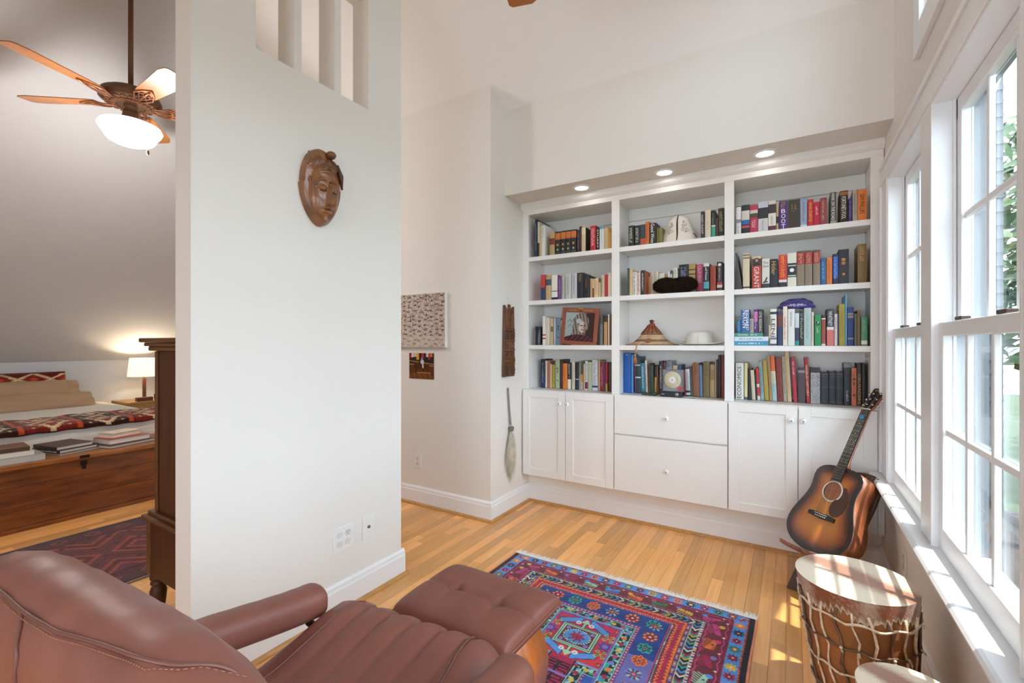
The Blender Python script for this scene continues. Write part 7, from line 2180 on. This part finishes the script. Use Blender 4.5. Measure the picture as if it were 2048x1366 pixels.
blo = bpy.data.objects.new('bulb_light', bl_); COL.objects.link(blo); blo.location = tuple(Vector((-6.42, 2.275, 1.0)) - Vector(ORG[lp.name])); blo.parent = lp
tag(bx('trinket_box', -6.31, -6.25, 2.15, 2.30, .5923, .635, mat('box_wood', '5e3020', .4), None, .003, (-6.28, 2.22, .5925)), 'small dark wooden box on the bedside table', 'box')
tg_ = thing('drinking_glass', 'small clear glass beside the lamp post', 'glass', (-6.27, 2.345, .5925))
MB().lathe([(.0001, .5926), (.026, .5926), (.030, .66), (.028, .66), (.025, .597), (.0001, .597)], (-6.27, 2.345, 0), 18).build('body', mat('clear_glass', 'dfe8e4', .03, trans=1.0), tg_)
# tall dresser beside the divider wall
dr = thing('tall_dresser', 'dark walnut tall dresser on turned legs behind divider wall', 'dresser', (-2.19, 1.3, 0))
M_WAL = mat('walnut', '573218', .5, var=(5, .25), stretch=(6, 6, .5), col2='3a1f0e', spec=.3)
M_WAL2 = mat('walnut_mould', '5f3c1e', .45, var=(5, .2), spec=.35)
dX0, dX1, dY0, dY1 = -2.422, -1.945, .882, 1.74
bx('upper_case', dX0 + .015, dX1, dY0 + .015, dY1 - .015, .508, 1.215, M_WAL, dr, .003)
bx('lower_case', dX0 - .02, dX1, dY0 - .005, dY1 + .005, .225, .462, M_WAL, dr, .004)
for a, b, e in ((.4625, .475, .018), (.4752, .490, .028), (.4902, .5075, .010)):
    bx('waist_moulding', dX0 - .01 - e, dX1, dY0 - e + .005, dY1 + e - .005, a, b, M_WAL2, dr, .004)
for a, b, e in ((1.2152, 1.235, .008), (1.2352, 1.252, .020), (1.2522, 1.272, .034)):
    bx('cornice', dX0 - e, dX1, dY0 - e, dY1 + e, a, b, M_WAL2, dr, .005)
bx('corner_stile', dX0 - .024, dX0 + .014, dY0 - .009, dY0 + .028, .228, .4615, M_WAL2, dr, .006)
bx('upper_stile', dX0 + .0105, dX0 + .040, dY0 + .0105, dY0 + .0145, .51, 1.213, M_WAL2, dr, .002)
for k, (a, b) in enumerate(((.24, .345), (.35, .455), (.52, .74), (.75, .97), (.98, 1.20))):
    d = bx('drawer', dX0 - (.028 if k < 2 else -.008), dX0 - (.0205 if k < 2 else -.0145), dY0 + .05, dY1 - .05, a, b, M_WAL2, dr, .003)
    for yy in (1.13, 1.49):
        MB().sphere((dX0 - (.038 if k < 2 else .002), yy, (a + b) / 2), .012, 10, 7).build('pull', mat('brass', 'b08a4a'), d)
for x, y in ((dX0 + .010, dY0 + .025), (dX1 - .035, dY0 + .025), (dX0 + .010, dY1 - .025), (dX1 - .035, dY1 - .025)):
    MB().lathe([(rr * 1.35, zz_) for rr, zz_ in [(.0001, .0004), (.011, .0004), (.013, .02), (.021, .10), (.024, .145), (.020, .165), (.013, .172), (.022, .180), (.022, .188), (.014, .193), (.022, .200), (.024, .212), (.020, .2245), (.0001, .2245)]], (x, y, 0), 20).build('turned_leg', M_WAL, dr)
# runner rug
def runner(U, V):
    n = len(U); C = np.zeros((n, 3)); C[:] = lin('70281f')
    def put(mk, c): C[mk] = lin(c)
    x = U * 1.05; y = V * 2.6
    e = np.minimum(x, 1.05 - x)
    put(e < .012, '8a7a70'); put((e > .012) & (e < .03), '2a1a1c')
    put((e > .03) & (e < .17), '5a2a2e'); m = (e > .03) & (e < .17); q = np.mod(y, .16) - .08; st = np.floor((np.abs(q) + np.abs(e - .10)) / .015)
    put(m & (st % 3 == 0), '3a2430'); put(m & (st == 2), '8a4a34')
    put((e > .17) & (e < .185), '2a1418')
    m = e > .185
    q = np.mod(y + .1, .34) - .17; st = np.floor((np.abs(q) * 1.2 + np.abs(x - .525)) / .022)
    put(m & (st % 4 == 1), '4a3038'); put(m & (st % 4 == 3), '96483a'); put(m & (st % 6 == 5), '3a2226')
    put(m & (np.hypot(np.mod(y, .11) - .055, np.mod(x, .16) - .08) < .014), '241014')
    return C * (1 + .08 * np.sin(y * 60) + rng.normal(0, .08, n))[:, None]
def rnf(u, v):
    x = -3.985 + u * 1.05; y = -.9 + v * 2.6
    return np.stack([x + .10 * (v - .70) * 0, y, .0065 + .001 * np.sin(y * 8)], 1)
rn = colour_mesh('runner_rug', rnf, 150, 330, runner, attr_mat('kilim_wool'), None, (-3.46, .4, 0), .0055)
tag(rn, 'worn dark red runner rug on the bedroom floor', 'rug')

# ================================================================ CEILING FANS
M_FBR = mat('fan_bronze', '6a4a32', .4, .3)
M_COP = mat('fan_copper', 'b07a5a', .35, .5)
M_FBL = mat('fan_blade', 'a5672f', .35, var=(8, .15), coat=.2)
def fan(label, hub, R, ang0, ztop):
    x, y, z = hub
    t = thing('ceiling_fan', label, 'ceiling fan', (x, y, ztop))
    MB().tube([(x, y, z + .07), (x, y, ztop - .05)], .014, 12).build('downrod', M_FBR, t)
    MB().lathe([(.0001, ztop - .0005), (.07, ztop - .0005), (.07, ztop - .02), (.045, ztop - .055), (.016, ztop - .07), (.0001, ztop - .07)], (x, y, 0), 24).build('canopy', M_FBR, t)
    MB().lathe([(.0001, z + .10), (.022, z + .10), (.026, z + .075), (.06, z + .070), (.115, z + .058), (.150, z + .036), (.162, z + .010), (.160, z - .005), (.135, z - .022), (.10, z - .032), (.0001, z - .036)], (x, y, 0), 40).build('motor_housing', M_FBR, t)
    q = MB()
    for k in range(20):
        a = 2 * PI * k / 20
        for rr, s_ in ((.118, .016), (.090, .013)):
            c = Vector((x + rr * math.cos(a + (.15 if rr < .1 else 0)), y + rr * math.sin(a + (.15 if rr < .1 else 0)), z - .027 - (.118 - rr) * .25))
            q.tube([c + Vector((s_ * math.cos(b) * .9, s_ * math.sin(b) * .9, 0)) for b in np.linspace(0, 2 * PI, 9)], .0035, 5)
    q.build('filigree_ring', M_COP, t)
    for k in range(5):
        a = ang0 + 2 * PI * k / 5
        Mr = Matrix.Translation((x, y, z - .018)) @ Matrix.Rotation(a, 4, 'Z') @ Matrix.Rotation(math.radians(-11), 4, 'X')
        P = [(.185, -.048), (.22, -.056), (R - .07, -.074), (R - .015, -.062), (R, -.045), (R, .045), (R - .015, .062), (R - .07, .074), (.22, .056), (.185, .048)]
        b_ = MB().prism(P, 'z', -.003, .003).xf(Mr).build('blade', M_FBL, t, bev=.0015)
        q = MB()
        for s_ in (-1, 1):
            q.tube([(.095, s_ * .012, -.010), (.14, s_ * .030, -.014), (.19, s_ * .050, -.008), (.25, s_ * .030, -.0065), (.30, 0, -.0065)], .0055, 6)
            q.tube([(.11, 0, -.012), (.16, s_ * .012, -.012), (.20, s_ * .030, -.008), (.225, s_ * .016, -.007), (.205, s_ * .006, -.007)], .0042, 6)
            q.tube([(.15, s_ * .034, -.013), (.18, s_ * .014, -.010), (.21, 0, -.008)], .0038, 6)
        q.tube([(.09, 0, -.010), (.15, 0, -.014), (.21, 0, -.008), (.27, 0, -.0065)], .006, 6)
        for s_ in ((.215, .034), (.215, -.034), (.265, 0)):
            q.sphere((s_[0], s_[1], -.0065), .006, 8, 5, 0, (1, 1, .5))
        q.xf(Mr).build('blade_iron', M_COP, t)
    MB().lathe([(.036, z - .034), (.036, z - .048), (.030, z - .052), (.040, z - .075), (.044, z - .10), (.044, z - .115), (.058, z - .125), (.060, z - .140), (.0001, z - .140)], (x, y, 0), 28).build('light_fitter', M_FBR, t)
    zg = z - .128
    MB().lathe([(.052, zg + .002), (.062, zg - .010), (.125, zg - .020), (.158, zg - .034), (.166, zg - .052), (.155, zg - .074), (.138, zg - .096), (.132, zg - .112), (.118, zg - .130), (.080, zg - .147), (.035, zg - .154), (.0001, zg - .155)], (x, y, 0), 40).build('glass_globe', mat('lit_globe', 'f4f2ec', .4, emit=((1.0, .97, .92), .75)), t)
    MB().tube([(x + .09, y + .05, zg - .02), (x + .10, y + .055, zg - .20)], .0015, 5).sphere((x + .10, y + .055, zg - .205), .009, 8, 6, 0, (1, 1, 1.8)).build('pull_chain', M_FBR, t)
    return t
# facing basis: forward (-.524,.852), right (.852,.524)
fan('bronze ceiling fan with lit white globe in the bedroom', (-3.61, 1.208, 2.80), .625, math.atan2(-.600, -.800), 3.62)
fan('ceiling fan above the sitting room, one wooden blade tip showing', (-.70, 1.228, 2.80), .655, math.atan2(.852, -.524), czr(1.228))
for nm, en in (('fan_light', 24.0),):
    fl = bpy.data.lights.new(nm, 'POINT'); fl.energy = en; fl.color = (1.0, .96, .92); fl.shadow_soft_size = .16
    fo = bpy.data.objects.new(nm, fl); COL.objects.link(fo); fo.location = (-3.61, 1.208, 2.42)
